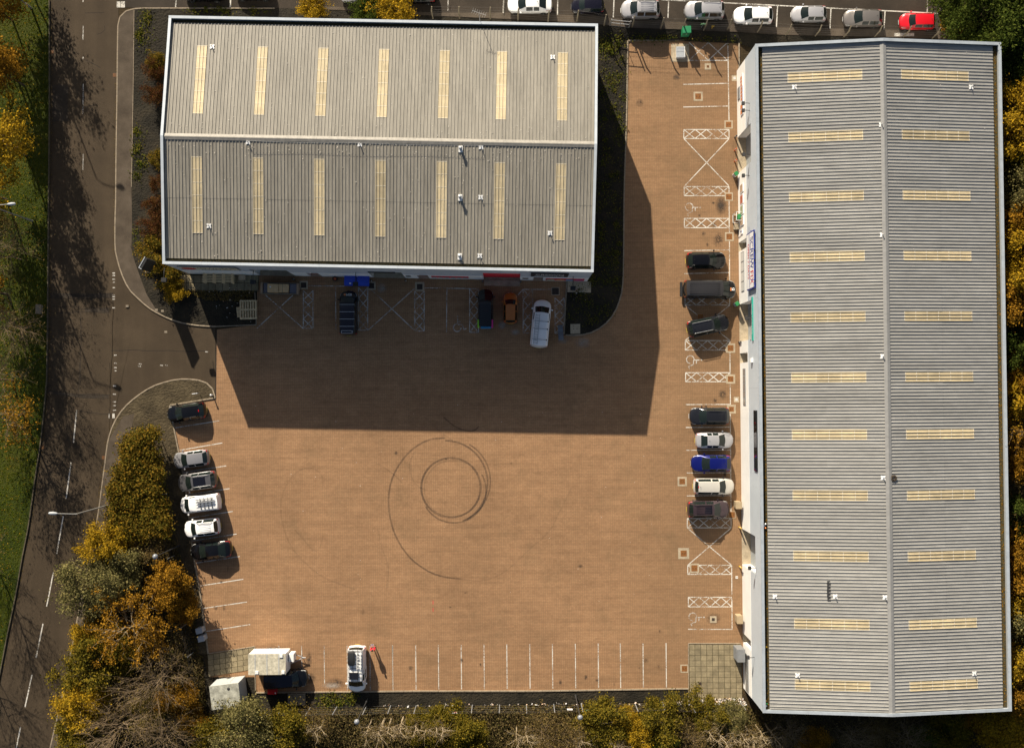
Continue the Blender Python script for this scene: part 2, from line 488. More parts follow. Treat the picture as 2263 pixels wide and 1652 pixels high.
# ------------------------------------------------------------------ mesh helpers
class MB:
    def __init__(self):
        self.v, self.f = [], []
    def add(self, vs, fs):
        n = len(self.v)
        self.v += [tuple(p) for p in vs]
        self.f += [tuple(i + n for i in f) for f in fs]
        return self
    def box(self, x0, x1, y0, y1, z0, z1, bev=0.0):
        if bev <= 0:
            vs = [(x, y, z) for z in (z0, z1) for x, y in ((x0, y0), (x1, y0), (x1, y1), (x0, y1))]
            fs = [(3, 2, 1, 0), (4, 5, 6, 7), (0, 1, 5, 4), (1, 2, 6, 5), (2, 3, 7, 6), (3, 0, 4, 7)]
            return self.add(vs, fs)
        b = bev
        oct_ = [(x0 + b, y0), (x1 - b, y0), (x1, y0 + b), (x1, y1 - b), (x1 - b, y1), (x0 + b, y1), (x0, y1 - b), (x0, y0 + b)]
        ins = [(x0 + b, y0 + b), (x1 - b, y0 + b), (x1 - b, y0 + b), (x1 - b, y1 - b), (x1 - b, y1 - b), (x0 + b, y1 - b), (x0 + b, y1 - b), (x0 + b, y0 + b)]
        vs = [(x, y, z0) for x, y in oct_] + [(x, y, z1 - b) for x, y in oct_] + [((x * 1 + u) / 2, (y + w) / 2, z1) for (x, y), (u, w) in zip(oct_, ins)]
        fs = [tuple(range(7, -1, -1)), tuple(range(16, 24))]
        for k in (0, 8):
            for i in range(8):
                j = (i + 1) % 8
                fs.append((k + i, k + j, k + 8 + j, k + 8 + i))
        return self.add(vs, fs)
    def prism(self, poly, z0, z1):
        n = len(poly)
        vs = [(x, y, z0) for x, y in poly] + [(x, y, z1) for x, y in poly]
        fs = [tuple(range(n - 1, -1, -1)), tuple(range(n, 2 * n))] + [(i, (i + 1) % n, n + (i + 1) % n, n + i) for i in range(n)]
        return self.add(vs, fs)
    def tube(self, pts, rad, sides=6, caps=True):
        pts = [Vector(p) for p in pts]
        if isinstance(rad, (int, float)):
            rad = [rad] * len(pts)
        vs, fs = [], []
        for i, p in enumerate(pts):
            a = pts[max(i - 1, 0)]
            b = pts[min(i + 1, len(pts) - 1)]
            t = (b - a)
            if t.length < 1e-6:
                t = Vector((0, 0, 1))
            t.normalize()
            u = t.orthogonal().normalized() if abs(t.z) > 0.95 else t.cross(Vector((0, 0, 1))).normalized()
            w = t.cross(u)
            for k in range(sides):
                an = 2 * math.pi * k / sides
                vs.append(p + (u * math.cos(an) + w * math.sin(an)) * rad[i])
        for i in range(len(pts) - 1):
            for k in range(sides):
                j = (k + 1) % sides
                fs.append((i * sides + k, i * sides + j, (i + 1) * sides + j, (i + 1) * sides + k))
        if caps:
            fs.append(tuple(range(sides - 1, -1, -1)))
            fs.append(tuple((len(pts) - 1) * sides + k for k in range(sides)))
        return self.add(vs, fs)
    def lathe(self, c, prof, sides=12):
        vs, fs = [], []
        for r, z in prof:
            for k in range(sides):
                a = 2 * math.pi * k / sides
                vs.append((c[0] + r * math.cos(a), c[1] + r * math.sin(a), c[2] + z))
        for i in range(len(prof) - 1):
            for k in range(sides):
                j = (k + 1) % sides
                fs.append((i * sides + k, i * sides + j, (i + 1) * sides + j, (i + 1) * sides + k))
        fs.append(tuple(range(sides - 1, -1, -1)))
        fs.append(tuple((len(prof) - 1) * sides + k for k in range(sides)))
        return self.add(vs, fs)
    def xform(self, mtx):
        self.v = [tuple(mtx @ Vector(p)) for p in self.v]
        return self
    def mesh(self, name, material, smooth=None):
        me = bpy.data.meshes.new(name)
        me.from_pydata(self.v, [], self.f)
        me.materials.append(MATS[material] if isinstance(material, str) else material)
        if smooth is not None:
            me.polygons.foreach_set('use_smooth', [True] * len(me.polygons))
            me.set_sharp_from_angle(angle=R(smooth))
        me.update()
        return me
    def build(self, name, material, parent=None, smooth=None):
        return inst(name, self.mesh(name, material, smooth), parent)

def inst(name, me, parent=None, loc=(0, 0, 0), rz=0.0, scale=None):
    o = bpy.data.objects.new(name, me)
    COL.objects.link(o)
    o.location = loc
    o.rotation_euler = (0, 0, rz)
    if scale is not None:
        o.scale = scale if not isinstance(scale, (int, float)) else (scale,) * 3
    if parent is not None:
        o.parent = parent
    return o
def tag(o, label, cat, group=None):
    o['label'] = label
    o['category'] = cat
    if group:
        o['group'] = group
    return o
def thing(name, label, cat, loc=(0, 0, 0), rz=0.0, group=None):
    o = inst(name, None, None, loc, rz)
    o.empty_display_size = 0.2
    return tag(o, label, cat, group)
def struct(o, kind='structure', label=None):
    o['kind'] = kind
    if label:
        o['label'] = label
    return o
def at(pt, z=0.0):
    return (pt[0], pt[1], z)
def copy_tree(o, parent=None):
    c = o.copy()
    COL.objects.link(c)
    if parent is not None:
        c.parent = parent
    for ch in list(o.children):
        copy_tree(ch, c)
    return c
def flat(name, poly, z, material, parent=None, kind='structure', label=None):
    b = MB().add([(x, y, z) for x, y in poly], [tuple(range(len(poly)))])
    o = b.build(name, material, parent)
    # face up
    if o.data.polygons[0].normal.z < 0:
        o.data.flip_normals()
    if parent is None:
        struct(o, kind, label)
    return o
def smooth_path(pts, step=0.9, closed=False):
    """catmull-rom through points, resampled at even steps"""
    p = [Vector((a[0], a[1])) for a in pts]
    out = []
    n = len(p)
    for i in range(n - 1):
        p0, p1, p2, p3 = p[max(i - 1, 0)], p[i], p[i + 1], p[min(i + 2, n - 1)]
        m = max(2, int((p2 - p1).length / 0.3))
        for k in range(m):
            t = k / m
            out.append(0.5 * ((2 * p1) + (p2 - p0) * t + (2 * p0 - 5 * p1 + 4 * p2 - p3) * t * t + (3 * p1 - p0 - 3 * p2 + p3) * t ** 3))
    out.append(p[-1])
    res, acc = [out[0]], 0.0
    for a, b in zip(out, out[1:]):
        L = (b - a).length
        while L > 1e-9 and acc + L >= step:
            t = (step - acc) / L
            a = a + (b - a) * t
            res.append(a.copy())
            L = (b - a).length
            acc = 0.0
        acc += L
    if (res[-1] - out[-1]).length > step * 0.3:
        res.append(out[-1])
    return [(q.x, q.y) for q in res]
def strip(pts, width, z, mb=None):
    """flat ribbon along a polyline"""
    mb = mb or MB()
    p = [Vector((a[0], a[1])) for a in pts]
    vs = []
    for i in range(len(p)):
        t = (p[min(i + 1, len(p) - 1)] - p[max(i - 1, 0)])
        if t.length < 1e-9:
            t = Vector((1, 0))
        t.normalize()
        nn = Vector((-t.y, t.x)) * width * 0.5
        vs += [(p[i].x + nn.x, p[i].y + nn.y, z), (p[i].x - nn.x, p[i].y - nn.y, z)]
    fs = [(2 * i + 1, 2 * i + 3, 2 * i + 2, 2 * i) for i in range(len(p) - 1)]
    return mb.add(vs, fs)
def kerb(label, pts, z0, z1, width=0.14, stone=0.95, material='kerb', curve=True):
    root = struct(inst('kerb', None), 'structure', label)
    path = smooth_path(pts, stone) if curve else None
    if path is None:
        path = []
        for a, b in zip(pts, pts[1:]):
            L = math.hypot(b[0] - a[0], b[1] - a[1])
            m = max(1, round(L / stone))
            path += [(a[0] + (b[0] - a[0]) * k / m, a[1] + (b[1] - a[1]) * k / m) for k in range(m)]
        path.append(pts[-1])
    for a, b in zip(path, path[1:]):
        dx, dy = b[0] - a[0], b[1] - a[1]
        L = math.hypot(dx, dy)
        if L < 0.05:
            continue
        key = (round(L, 2), round(z1 - z0, 2), width, material)
        me = KERB.get(key)
        if me is None:
            me = MB().box(0.008, key[0] - 0.008, -width / 2, width / 2, 0, z1 - z0, 0.018).mesh('kerb_stone', material)
            KERB[key] = me
        inst('kerb_stone', me, root, (a[0], a[1], z0), math.atan2(dy, dx))
    return root
KERB = {}
def text(name, s, size, material, parent, mtx, extrude=0.01, sx=1.0, align='CENTER', fit=None):
    c = bpy.data.curves.new(name, 'FONT')
    c.body = s
    c.size = size
    c.extrude = extrude
    c.align_x = align
    c.align_y = 'CENTER'
    c.materials.append(MATS[material])
    t = bpy.data.objects.new(name, c)
    COL.objects.link(t)
    me = bpy.data.meshes.new_from_object(t.evaluated_get(bpy.context.evaluated_depsgraph_get()))
    bpy.data.objects.remove(t)
    bpy.data.curves.remove(c)
    o = bpy.data.objects.new(name, me)
    COL.objects.link(o)
    o.parent = parent
    if fit:
        xs_ = [v.co.x for v in me.vertices]
        sx = fit / (max(xs_) - min(xs_))
    o.matrix_local = mtx @ Matrix.Diagonal((sx, 1, 1, 1))
    return o
rng = np.random.default_rng(11)
rnd = random.Random(5)
#@@PART2

# ------------------------------------------------------------------ ground
def D(x, y, z=0.0):
    return P(x, y, z)
b = MB()
NG = 30
gx = np.linspace(-1500, 1500, NG + 1)
b.add([(x, y, 0.0) for y in gx for x in gx], [(j * (NG + 1) + i, j * (NG + 1) + i + 1, (j + 1) * (NG + 1) + i + 1, (j + 1) * (NG + 1) + i) for j in range(NG) for i in range(NG)])
struct(b.build('terrain', 'terrain'), 'structure', 'brown leaf littered ground under the trees')

road_l = [(110, -500), (110, 0), (110, 268), (108.7, 409), (107, 600), (105, 801), (103, 855), (91, 975), (80.5, 1043), (64.4, 1158), (50, 1232), (35, 1318), (16, 1409), (0, 1492), (-70, 1850), (-110, 2050)]
road_r = [(262, -500), (262, 51), (260, 134), (258, 268), (256.4, 442), (254, 560), (250, 700), (245, 860), (241, 960), (239, 975.5), (233.6, 1015.7), (223, 1096), (212, 1166), (177, 1339), (164, 1409), (150, 1479), (142, 1519), (121, 1610), (111, 1652), (45, 1930), (15, 2050)]
ZR = 0.03
road = flat('road', [D(*p) for p in road_l] + [D(*p) for p in reversed(road_r)], ZR, 'asphalt', label='grey brown asphalt road with worn centre line')
flat('grass_verge', [D(*p) for p in road_l] + [D(-900, 2050), D(-900, -500)], 0.11, 'grass', label='mown green grass verge beside the road')
ent_up = [V5(950, 500), V5(960, 580), V5(1000, 720), V5(1060, 850), V5(1140, 935), V5(1240, 1020), V5(1370, 1090), V5(1480, 1130), V5(1620, 1155), V5(1780, 1165)]
isl = [W1(1772, 285), W1(1765, 240), W1(1720, 180), W1(1640, 145), W1(1500, 135), W1(1400, 150), W1(1250, 200), W1(1100, 300), W1(1000, 400), W1(930, 520), W1(890, 650)]
entrance = flat('entrance_road', smooth_path(ent_up, 0.6) + [V5(1776, 1646)] + smooth_path(isl, 0.6) + [W1(905, 600), W1(905, 0), V5(930, 1000), V5(945, 620)], ZR + 0.004, 'asphalt', label='asphalt entrance between road and brick yard')
isl_road = isl[-1:] + [W1(870, 800), W1(850, 950), W1(830, 1100), W1(800, 1300), W2(660, 480), W2(610, 740), W2(560, 1000), W2(530, 1150), W2(490, 1330), W2(450, 1490), W2(415, 1646), D(45, 1930)]
# footpaths
flat('footpath', smooth_path([V1(1107, 78), V1(1060, 86), V1(1020, 108), V1(990, 145), V1(976, 195)], 0.3) + [V1(970, 400), V1(966, 800), V1(958, 1300), V1(955, 1646), V5(950, 300)] + smooth_path(ent_up[:7], 0.6) +
     [V5(1290, 1030), V5(1210, 900), V5(1150, 740), V5(1105, 610), V5(1085, 520), V5(1090, 300), V5(1085, 20), V1(1090, 1300), V1(1100, 700)], 0.125, 'footpath', label='worn asphalt footpath between road kerb and planting bed')
flat('footpath', isl_road + [D(150, 1930), W2(600, 1500), W2(700, 900), W2(760, 480), W1(930, 1300), W1(945, 1150), W1(985, 900), W1(1000, 760), W1(1020, 680), W1(1075, 590), W1(1090, 520), W1(1110, 420), W1(1020, 440)], 0.125, 'footpath', label='asphalt footpath along the road below the entrance')
# yard
yard_pts = [V5(1780, 1190), V5(1776, 1646), W1(1772, 285), W1(1400, 350), W1(1400, 375), W1(1430, 520), W1(1470, 720), W1(1530, 1020), W1(1580, 1480), W2(1600, 100), W2(1645, 340), W2(1680, 600), W2(1715, 870),
            W3(215, 530), W3(215, 770), W3(690, 770), W3(690, 925), W3(2263, 910), W4(2263, 672), W6(315, 1155), W6(740, 1155), D(1652, 1450), D(1642, 165), D(1632, 150), V3(1965, 330), V3(1050, 340), V3(1040, 1000), V3(1020, 1646), D(1378, 500), D(1300, 560), D(560, 560), V5(2120, 700), V5(2110, 1150)]
ZY = 0.04
yard = flat('yard', yard_pts, ZY, 'paving', label='reddish brown block paved yard')
# planting beds
flat('soil_bed', [V1(1107, 80), V1(1700, 80), D(480, 300), D(480, 600), V5(2120, 700), V5(2110, 1150), V5(1760, 1160), V5(1620, 1152), V5(1480, 1128), V5(1370, 1088), V5(1290, 1030), V5(1210, 900), V5(1150, 740), V5(1105, 610), V5(1085, 520), V5(1090, 300), V5(1085, 20), V1(1090, 1300), V1(1100, 700)], 0.12, 'soil', label='black soil bed round the corner of the beige roofed warehouse')
bed_edge = [V3(1050, 338), V3(1045, 700), V3(1040, 1000), V3(1028, 1350), V3(1020, 1646), V7(1428, 250), V7(1420, 500), V7(1395, 620), V7(1345, 735), V7(1265, 825), V7(1175, 880), V7(1080, 905), V7(1000, 908)]
flat('soil_bed', smooth_path(bed_edge, 0.6) + [V7(935, 905), V7(960, 460), D(1290, 600), D(1280, 90)], 0.13, 'soil', label='dark weedy bed wrapping the right side of the beige roofed warehouse')
left_edge = [W1(1400, 375), W1(1430, 520), W1(1470, 720), W1(1530, 1020), W1(1580, 1480), W2(1600, 100), W2(1645, 340), W2(1680, 600), W2(1715, 870)]
flat('soil_bed', smooth_path(isl, 0.6) + [W1(1020, 440), W1(1110, 420), W1(1090, 520), W1(1075, 590), W1(1020, 680), W1(1000, 760), W1(985, 900), W1(945, 1150), W1(930, 1300), W2(760, 480)] + [W2(1640, 870)] + left_edge[::-1] + [W1(1400, 350)], 0.12, 'dirt', label='bare soil island with hedge between road and parking bays')
flat('soil_bed', [W3(690, 930), W3(2263, 915), W4(2263, 672), W6(315, 1158), W6(325, 1240), W6(0, 1262), W4(1555, 778), W4(600, 788), W3(2263, 1062), W3(690, 1075), W3(560, 1100), W3(200, 1180), W3(160, 560), W3(215, 770), W3(690, 770)], 0.06, 'soil', label='dark soil strip between the bottom kerb and the fence')
# upper car park, rising to the right
def lotz(xd):
    return ZR + 0.57 * min(1, max(0, (xd - 700) / 600.0))
lot_edge = [(262, 16), (317, 19.3), (460, 19.3), (607, 19.3), (633, 19), (700, 22), (767, 25), (835, 29), (901, 33.5), (970, 37), (1160, 45.6), (1240, 50), (1319.5, 55), (1400, 63), (1507.5, 67), (1631, 72.5), (1735.5, 79), (1950, 83), (2111, 88.6)]
b = MB()
vs = []
for xd, yd in lot_edge:
    z = lotz(xd)
    vs += [at(D(xd, yd, z), z), at(D(xd, yd - 420, z), z)]
b.add(vs, [(2 * i, 2 * i + 2, 2 * i + 3, 2 * i + 1) for i in range(len(lot_edge) - 1)])
lot = struct(b.build('upper_car_park', 'asphalt_dark'), 'structure', 'dark asphalt car park beyond the fence')
b = MB()
vs = []
for xd, yd in lot_edge[5:]:
    z = lotz(xd)
    wd = 17 if xd > 1000 else 8
    vs += [at(D(xd, yd - 1, z), z + 0.05), at(D(xd, yd - wd, z), z + 0.05)]
b.add(vs, [(2 * i, 2 * i + 2, 2 * i + 3, 2 * i + 1) for i in range(len(lot_edge[5:]) - 1)])
struct(b.build('footway', 'footpath'), 'structure', 'grey asphalt footway along the fence')
b = MB()
vs = []
for i, (xd, yd) in enumerate(lot_edge[1:]):
    z = lotz(xd)
    p0 = D(xd, yd, z)
    yl = 62 if xd < 1000 else (91 if xd < 1640 else 130)
    p1 = D(xd, max(yl, yd + 25), 0)
    vs += [at(p0, z + 0.01), at(((p0[0] + p1[0]) / 2, (p0[1] + p1[1]) / 2), z * 0.6 + 0.06), at(p1, 0.10)]
n = len(vs) // 3
b.add(vs, [(3 * i + k + 1, 3 * i + k + 4, 3 * i + k + 3, 3 * i + k) for i in range(n - 1) for k in (0, 1)])
struct(b.build('bank', 'soil', smooth=40), 'structure', 'dark weedy bank below the fence')

# kerbs
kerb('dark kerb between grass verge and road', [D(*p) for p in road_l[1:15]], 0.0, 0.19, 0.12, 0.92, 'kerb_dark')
kerb('pale kerb curving from side street to entrance', smooth_path([V1(1180, 72), V1(1100, 78), V1(1030, 100), V1(990, 140), V1(975, 190)], 0.5) + [V1(970, 400), V1(966, 800), V1(958, 1300), V1(955, 1646), V5(950, 300)] + ent_up, 0.0, 0.14, 0.14)
kerb('thin edging between footpath and planting bed', [V1(1107, 85), V1(1100, 700), V1(1090, 1300), V5(1085, 20)], 0.0, 0.15, 0.07, 0.95, curve=False)
kerb('pale kerb round the soil island and along the lower road', isl + isl_road[1:], 0.0, 0.14, 0.14)
kerb('kerb behind the angled parking bays', [W1(1775, 290), W1(1400, 350), W1(1400, 375), W1(1430, 520), W1(1470, 720), W1(1530, 1020), W1(1580, 1480), W2(1600, 100), W2(1645, 340), W2(1680, 600), W2(1715, 870)], 0.0, 0.14, 0.15, curve=False)
kerb('kerb at the edge of the pallet corner', [V5(1760, 1165), V5(2110, 1150), V5(2100, 880)], 0.0, 0.13, 0.10, curve=False)
kerb('kerb curving round the weedy bed', bed_edge + [V7(938, 905)], 0.0, 0.15, 0.14)
kerb('kerb between weedy bed and parking bay', [V7(938, 900), V7(960, 462)], 0.0, 0.15, 0.12, curve=False)
kerb('kerb along the top of the yard', [V3(1052, 338), V3(1965, 325), V3(1967, 560)], 0.0, 0.16, 0.16, curve=False)
kerb('long kerb along the bottom parking bays', [W3(690, 925), W3(2263, 910), W4(1200, 682), W4(2263, 665), W6(320, 1155)], 0.0, 0.15, 0.15, curve=False)
kerb('kerb round the slab patio by the grey warehouse', [W6(318, 1235), W6(315, 782), W6(745, 782)], 0.0, 0.12, 0.09, curve=False)
kerb('kerb round the slabs behind the trailer', [W3(215, 532), W3(678, 462), W3(682, 760), W3(686, 905)], 0.0, 0.12, 0.10, curve=False)
kerb('kerb between car park and grass behind the beige roofed warehouse', [V1(1180, 72), V1(2263, 72)], 0.0, 0.13, 0.13, curve=False)

# paving slabs, each laid by itself
SLAB = {}
def slab_mesh(w, h):
    k = (round(w, 2), round(h, 2))
    if k not in SLAB:
        SLAB[k] = MB().box(-k[0] / 2 + .022, k[0] / 2 - .022, -k[1] / 2 + .022, k[1] / 2 - .022, 0, 0.05, 0.008).mesh('slab', 'slab')
    return SLAB[k]
def slabs(label, c00, c10, c01, nx, ny, z, skip=()):
    root = struct(inst('paved_patio', None), 'structure', label)
    ux, uy = (c10[0] - c00[0]) / nx, (c10[1] - c00[1]) / nx
    vx, vy = (c01[0] - c00[0]) / ny, (c01[1] - c00[1]) / ny
    me = slab_mesh(math.hypot(ux, uy), math.hypot(vx, vy))
    bed = MB().add([(c00[0], c00[1], z + .012), (c10[0], c10[1], z + .012), (c10[0] + c01[0] - c00[0], c10[1] + c01[1] - c00[1], z + .012), (c01[0], c01[1], z + .012)], [(3, 2, 1, 0)]).build('joint_bed', 'moss', root)
    for j in range(ny):
        for i in range(nx):
            if (i, j) in skip:
                continue
            inst('slab', me, root, (c00[0] + ux * (i + .5) + vx * (j + .5), c00[1] + uy * (i + .5) + vy * (j + .5), z + rnd.uniform(-.006, .006)), math.atan2(uy, ux))
slabs('square concrete slabs beside the grey warehouse corner', W6(320, 790), W6(752, 790), W6(326, 1240), 9, 10, ZY)
slabs('concrete slabs under and beside the white trailer', W3(205, 545), W3(676, 470), W3(212, 765), 8, 4, ZY)
slabs('grey slabs below the cream warehouse sign', V5(1480, 742), V5(2130, 742), V5(1480, 872), 11, 2, 0.10)

# painted markings
def line(p0, p1, parent=yard, z=None, width=0.095, material='line_paint', name='parking_line'):
    z = (ZY if z is None else z) + 0.004
    m = max(1, int(math.hypot(p1[0] - p0[0], p1[1] - p0[1]) / 1.0))
    pts = [(p0[0] + (p1[0] - p0[0]) * k / m, p0[1] + (p1[1] - p0[1]) * k / m) for k in range(m + 1)]
    return strip(pts, width, z).build(name, material, parent)
def hatch(v, x0, y0, x1, y1, n, material='line_paint', vertical=False, border=(1, 1, 1, 1), w=0.095):
    b = MB()
    z = ZY + 0.004
    def q(s, t):
        return v(x0 + (x1 - x0) * s, y0 + (y1 - y0) * t)
    segs = []
    if border[0]: segs.append(((0, 0), (1, 0)))
    if border[1]: segs.append(((0, 1), (1, 1)))
    if border[2]: segs.append(((0, 0), (0, 1)))
    if border[3]: segs.append(((1, 0), (1, 1)))
    for k in range(n):
        a, c = k / n, (k + 1) / n
        segs += [((a, 0), (c, 1)), ((a, 1), (c, 0))] if not vertical else [((0, a), (1, c)), ((1, a), (0, c))]
    zz = z
    for s0, s1 in segs:
        strip([q(*s0), q(*s1)], w, zz, b)
        zz += 0.0006
    return b.build('hatched_marking', material, yard)
hatch(V3, 1555, 352, 1872, 500, 2, border=(0, 1, 0, 0))
hatch(V3, 1512, 1068, 1884, 1142, 4)
hatch(V3, 1515, 1537, 1884, 1612, 4)
hatch(V8, 282, 358, 650, 435, 4)
hatch(V8, 288, 1000, 655, 1070, 4, 'line_worn')
hatch(V8, 290, 1362, 656, 1440, 4)
hatch(W5, 498, 83, 865, 157, 4)
hatch(W5, 512, 1280, 872, 1357, 4)
hatch(W6, 310, 140, 672, 215, 4)
hatch(W6, 315, 403, 672, 482, 4)
for a, c in (((V3(1515, 1146), V3(1882, 1530))), ((V3(1882, 1146), V3(1515, 1535))), ((V8(290, 1072), V8(655, 1360))), ((V8(655, 1072), V8(290, 1360))),
             (W5(514, 1360), W6(668, 138)), (W5(870, 1360), W6(312, 138))):
    line(a, c, name='cross_marking')
for a, c in ((V3(1508, 697), V3(1875, 688)), (V3(1508, 883), V3(1875, 875)), (V8(280, 623), V8(650, 617)), (V8(282, 812), V8(650, 803)), (W5(500, 345), W5(865, 343)), (W5(500, 533), W5(862, 530)),
             (W5(503, 720), W5(865, 717)), (W5(507, 907), W5(865, 905)), (W5(508, 1095), W5(870, 1092)), (W6(312, 666), W6(678, 667)), (V3(1874, 345), V3(1884, 1000)), (V8(650, 210), V8(653, 480)),
             (V8(653, 545), V8(655, 1070)), (V8(657, 1440), W5(864, 100)), (W5(865, 170), W5(867, 350)), (W5(866, 420), W5(872, 1280)), (W6(672, 217), W6(675, 665))):
    line(a, c)
for i, x in enumerate((133, 307, 478, 650, 822, 994, 1167, 1338, 1511, 1683, 1850, 2021, 2195)):
    line(W4(x, 338 - i * 1.5), W4(x + 3, 673 - i * 1.4))
for x, y1 in ((918, 470), (1148, 690), (1375, 835), (1605, 900), (1835, 902), (2062, 895)):
    line(W3(x, 455), W3(x + 4, y1), material='line_worn')
for a, c in ((W1(1445, 535), W1(1803, 478)), (W1(1470, 722), W1(1830, 660)), (W1(1500, 905), W1(1862, 848)), (W1(1525, 1090), W1(1890, 1035)), (W1(1555, 1278), W1(1918, 1222)), (W1(1583, 1465), W1(1948, 1408)),
             (W2(1615, 122), W2(1975, 68)), (W2(1648, 310), W2(2003, 255)), (W2(1672, 495), W2(2033, 442)), (W2(1700, 683), W2(2060, 627))):
    line(a, c)
for a, c in ((V6(585, 500), V6(880, 503)), (V6(1540, 517), V6(1990, 525)), (V6(808, 505), V6(810, 860)), (V6(1723, 520), V6(1720, 880)), (V7(600, 530), V7(835, 530))):
    line(a, c, material='line_worn')
for a, c in ((V6(160, 850), V6(460, 575)), (V6(230, 575), V6(540, 850)), (V6(1100, 530), V6(1460, 870)), (V6(1460, 520), V6(1075, 865)), (V7(560, 575), V7(600, 530))):
    line(a, c, material='line_worn', name='cross_marking')
for v, x0, y0, x1, y1 in ((V6, 542, 540, 622, 850), (V6, 997, 515, 1072, 865), (V6, 1458, 545, 1537, 872), (V6, 1910, 525, 1983, 882), (V7, 602, 530, 680, 888), (V7, 864, 600, 940, 890)):
    hatch(v, x0, y0, x1, y1, 4, 'line_worn', True, (0, 1, 1, 1))
def wheelchair(c, ang, material='line_paint'):
    b = MB()
    M_ = Matrix.Rotation(ang, 2)
    def q(x, y):
        p = M_ @ Vector((x, y))
        return (c[0] + p.x, c[1] + p.y)
    z = ZY + 0.005
    strip([q(0.42 * math.cos(R(a)) - 0.05, 0.42 * math.sin(R(a)) - 0.35) for a in range(80, 361, 20)], 0.10, z, b)
    for k, (a, e) in enumerate((((0.0, 0.65), (0.0, 0.0)), ((0.0, 0.0), (0.5, -0.02)), ((0.5, -0.02), (0.68, -0.55)), ((0.68, -0.55), (0.95, -0.45)), ((0.0, 0.32), (0.38, 0.30)), ((-0.08, 0.86), (0.08, 0.86)))):
        strip([q(*a), q(*e)], 0.10 if k < 5 else 0.16, z + 0.0006 * (k + 1), b)
    b.build('wheelchair_symbol', material, yard)
wheelchair(V6(1812, 818), 0.0, 'line_worn')
wheelchair(V8(348, 268), R(-90), 'line_faded')
wheelchair(V8(358, 1522), R(-90), 'line_worn')
wheelchair(W6(378, 568), R(-90), 'line_worn')
# road markings
for a, c in ((W1(632, 390), W1(605, 660)), (W1(585, 820), W1(545, 1120)), (W1(522, 1260), W1(468, 1570)), (W2(440, 200), W2(385, 480)), (W2(355, 620), W2(298, 900)), (W2(265, 1040), W2(207, 1305)), (W2(170, 1470), W2(120, 1720))):
    line(a, c, road, ZR, 0.13, 'line_paint', 'centre_line')
for y0, y1 in ((0, 20), (210, 330), (470, 490), (690, 940), (1270, 1400)):
    line(V1(686, y0), V1(683, y1), road, ZR, 0.10, 'line_faded', 'centre_line')
for x in (977, 1013):
    line(V1(x, 15), V1(x, 65), road, ZR + 0.006, 0.42, 'line_paint', 'give_way_mark')
for y in (725, 745, 775, 800, 845, 905, 920, 940, 1010, 1400, 1465, 1502, 1528):
    x = 937 if y < 1100 else 950
    line(V5(x, y - 5), V5(x, y + 5), entrance, ZR + .004, 0.28, 'line_worn', 'give_way_mark')
for y in (190, 258, 322, 352, 390):
    line(W1(943, y - 4), W1(943, y + 6), entrance, ZR + .004, 0.34, 'line_worn', 'give_way_mark')
line(W1(903, 420), W1(903, 455), road, ZR, 0.25, 'line_worn', 'give_way_mark')
line(W1(935, 418), W1(935, 457), entrance, ZR + .004, 0.25, 'line_paint', 'give_way_mark')
for x, y in ((1700, 1370), (1330, 1482), (1370, 1480), (1150, 1490), (1155, 1470)):
    line(V5(x - 12, y), V5(x + 12, y + 3), entrance, ZR + .004, 0.12, 'line_faded', 'paint_mark')
def lotline(v, a, c, width=0.12):
    xa = lotz(1300)
    line(v(*a, xa), v(*c, xa), lot, xa, width, 'line_paint', 'parking_line')
for a, c in (((235, 45), (225, 235)), ((675, 66), (665, 255)), ((1120, 90), (1110, 262)), ((1470, -60), (1466, 100))):
    lotline(V4, a, c)
for a, c in (((1388, 0), (1382, 150)), ((938, 0), (932, 145)), ((475, 0), (473, 125)), ((30, 0), (25, 105)), ((1830, 40), (1820, 165))):
    lotline(V3, a, c)
lotline(V3, (1330, 0), (2263, 46)); lotline(V4, (212, 46), (1680, 118))
for v, a, c in ((V2, (1630, 0), (1628, 90)), (V2, (2088, 0), (2084, 110))):
    lotline(v, a, c)
for v, a, c in ((V1, (1450, 0), (1446, 62)), (V1, (1898, 0), (1895, 62)), (V2, (715, 0), (713, 62))):
    line(v(*a), v(*c), lot, ZR, 0.14, 'line_paint', 'parking_line')
for x in (1235, 1315):
    p = V4(x, 288, lotz(1300))
    MB().box(p[0] - .55, p[0] + .55, p[1] - .18, p[1] + .18, lotz(1300) + .06, lotz(1300) + .066).build('paint_mark', 'line_paint', lot)
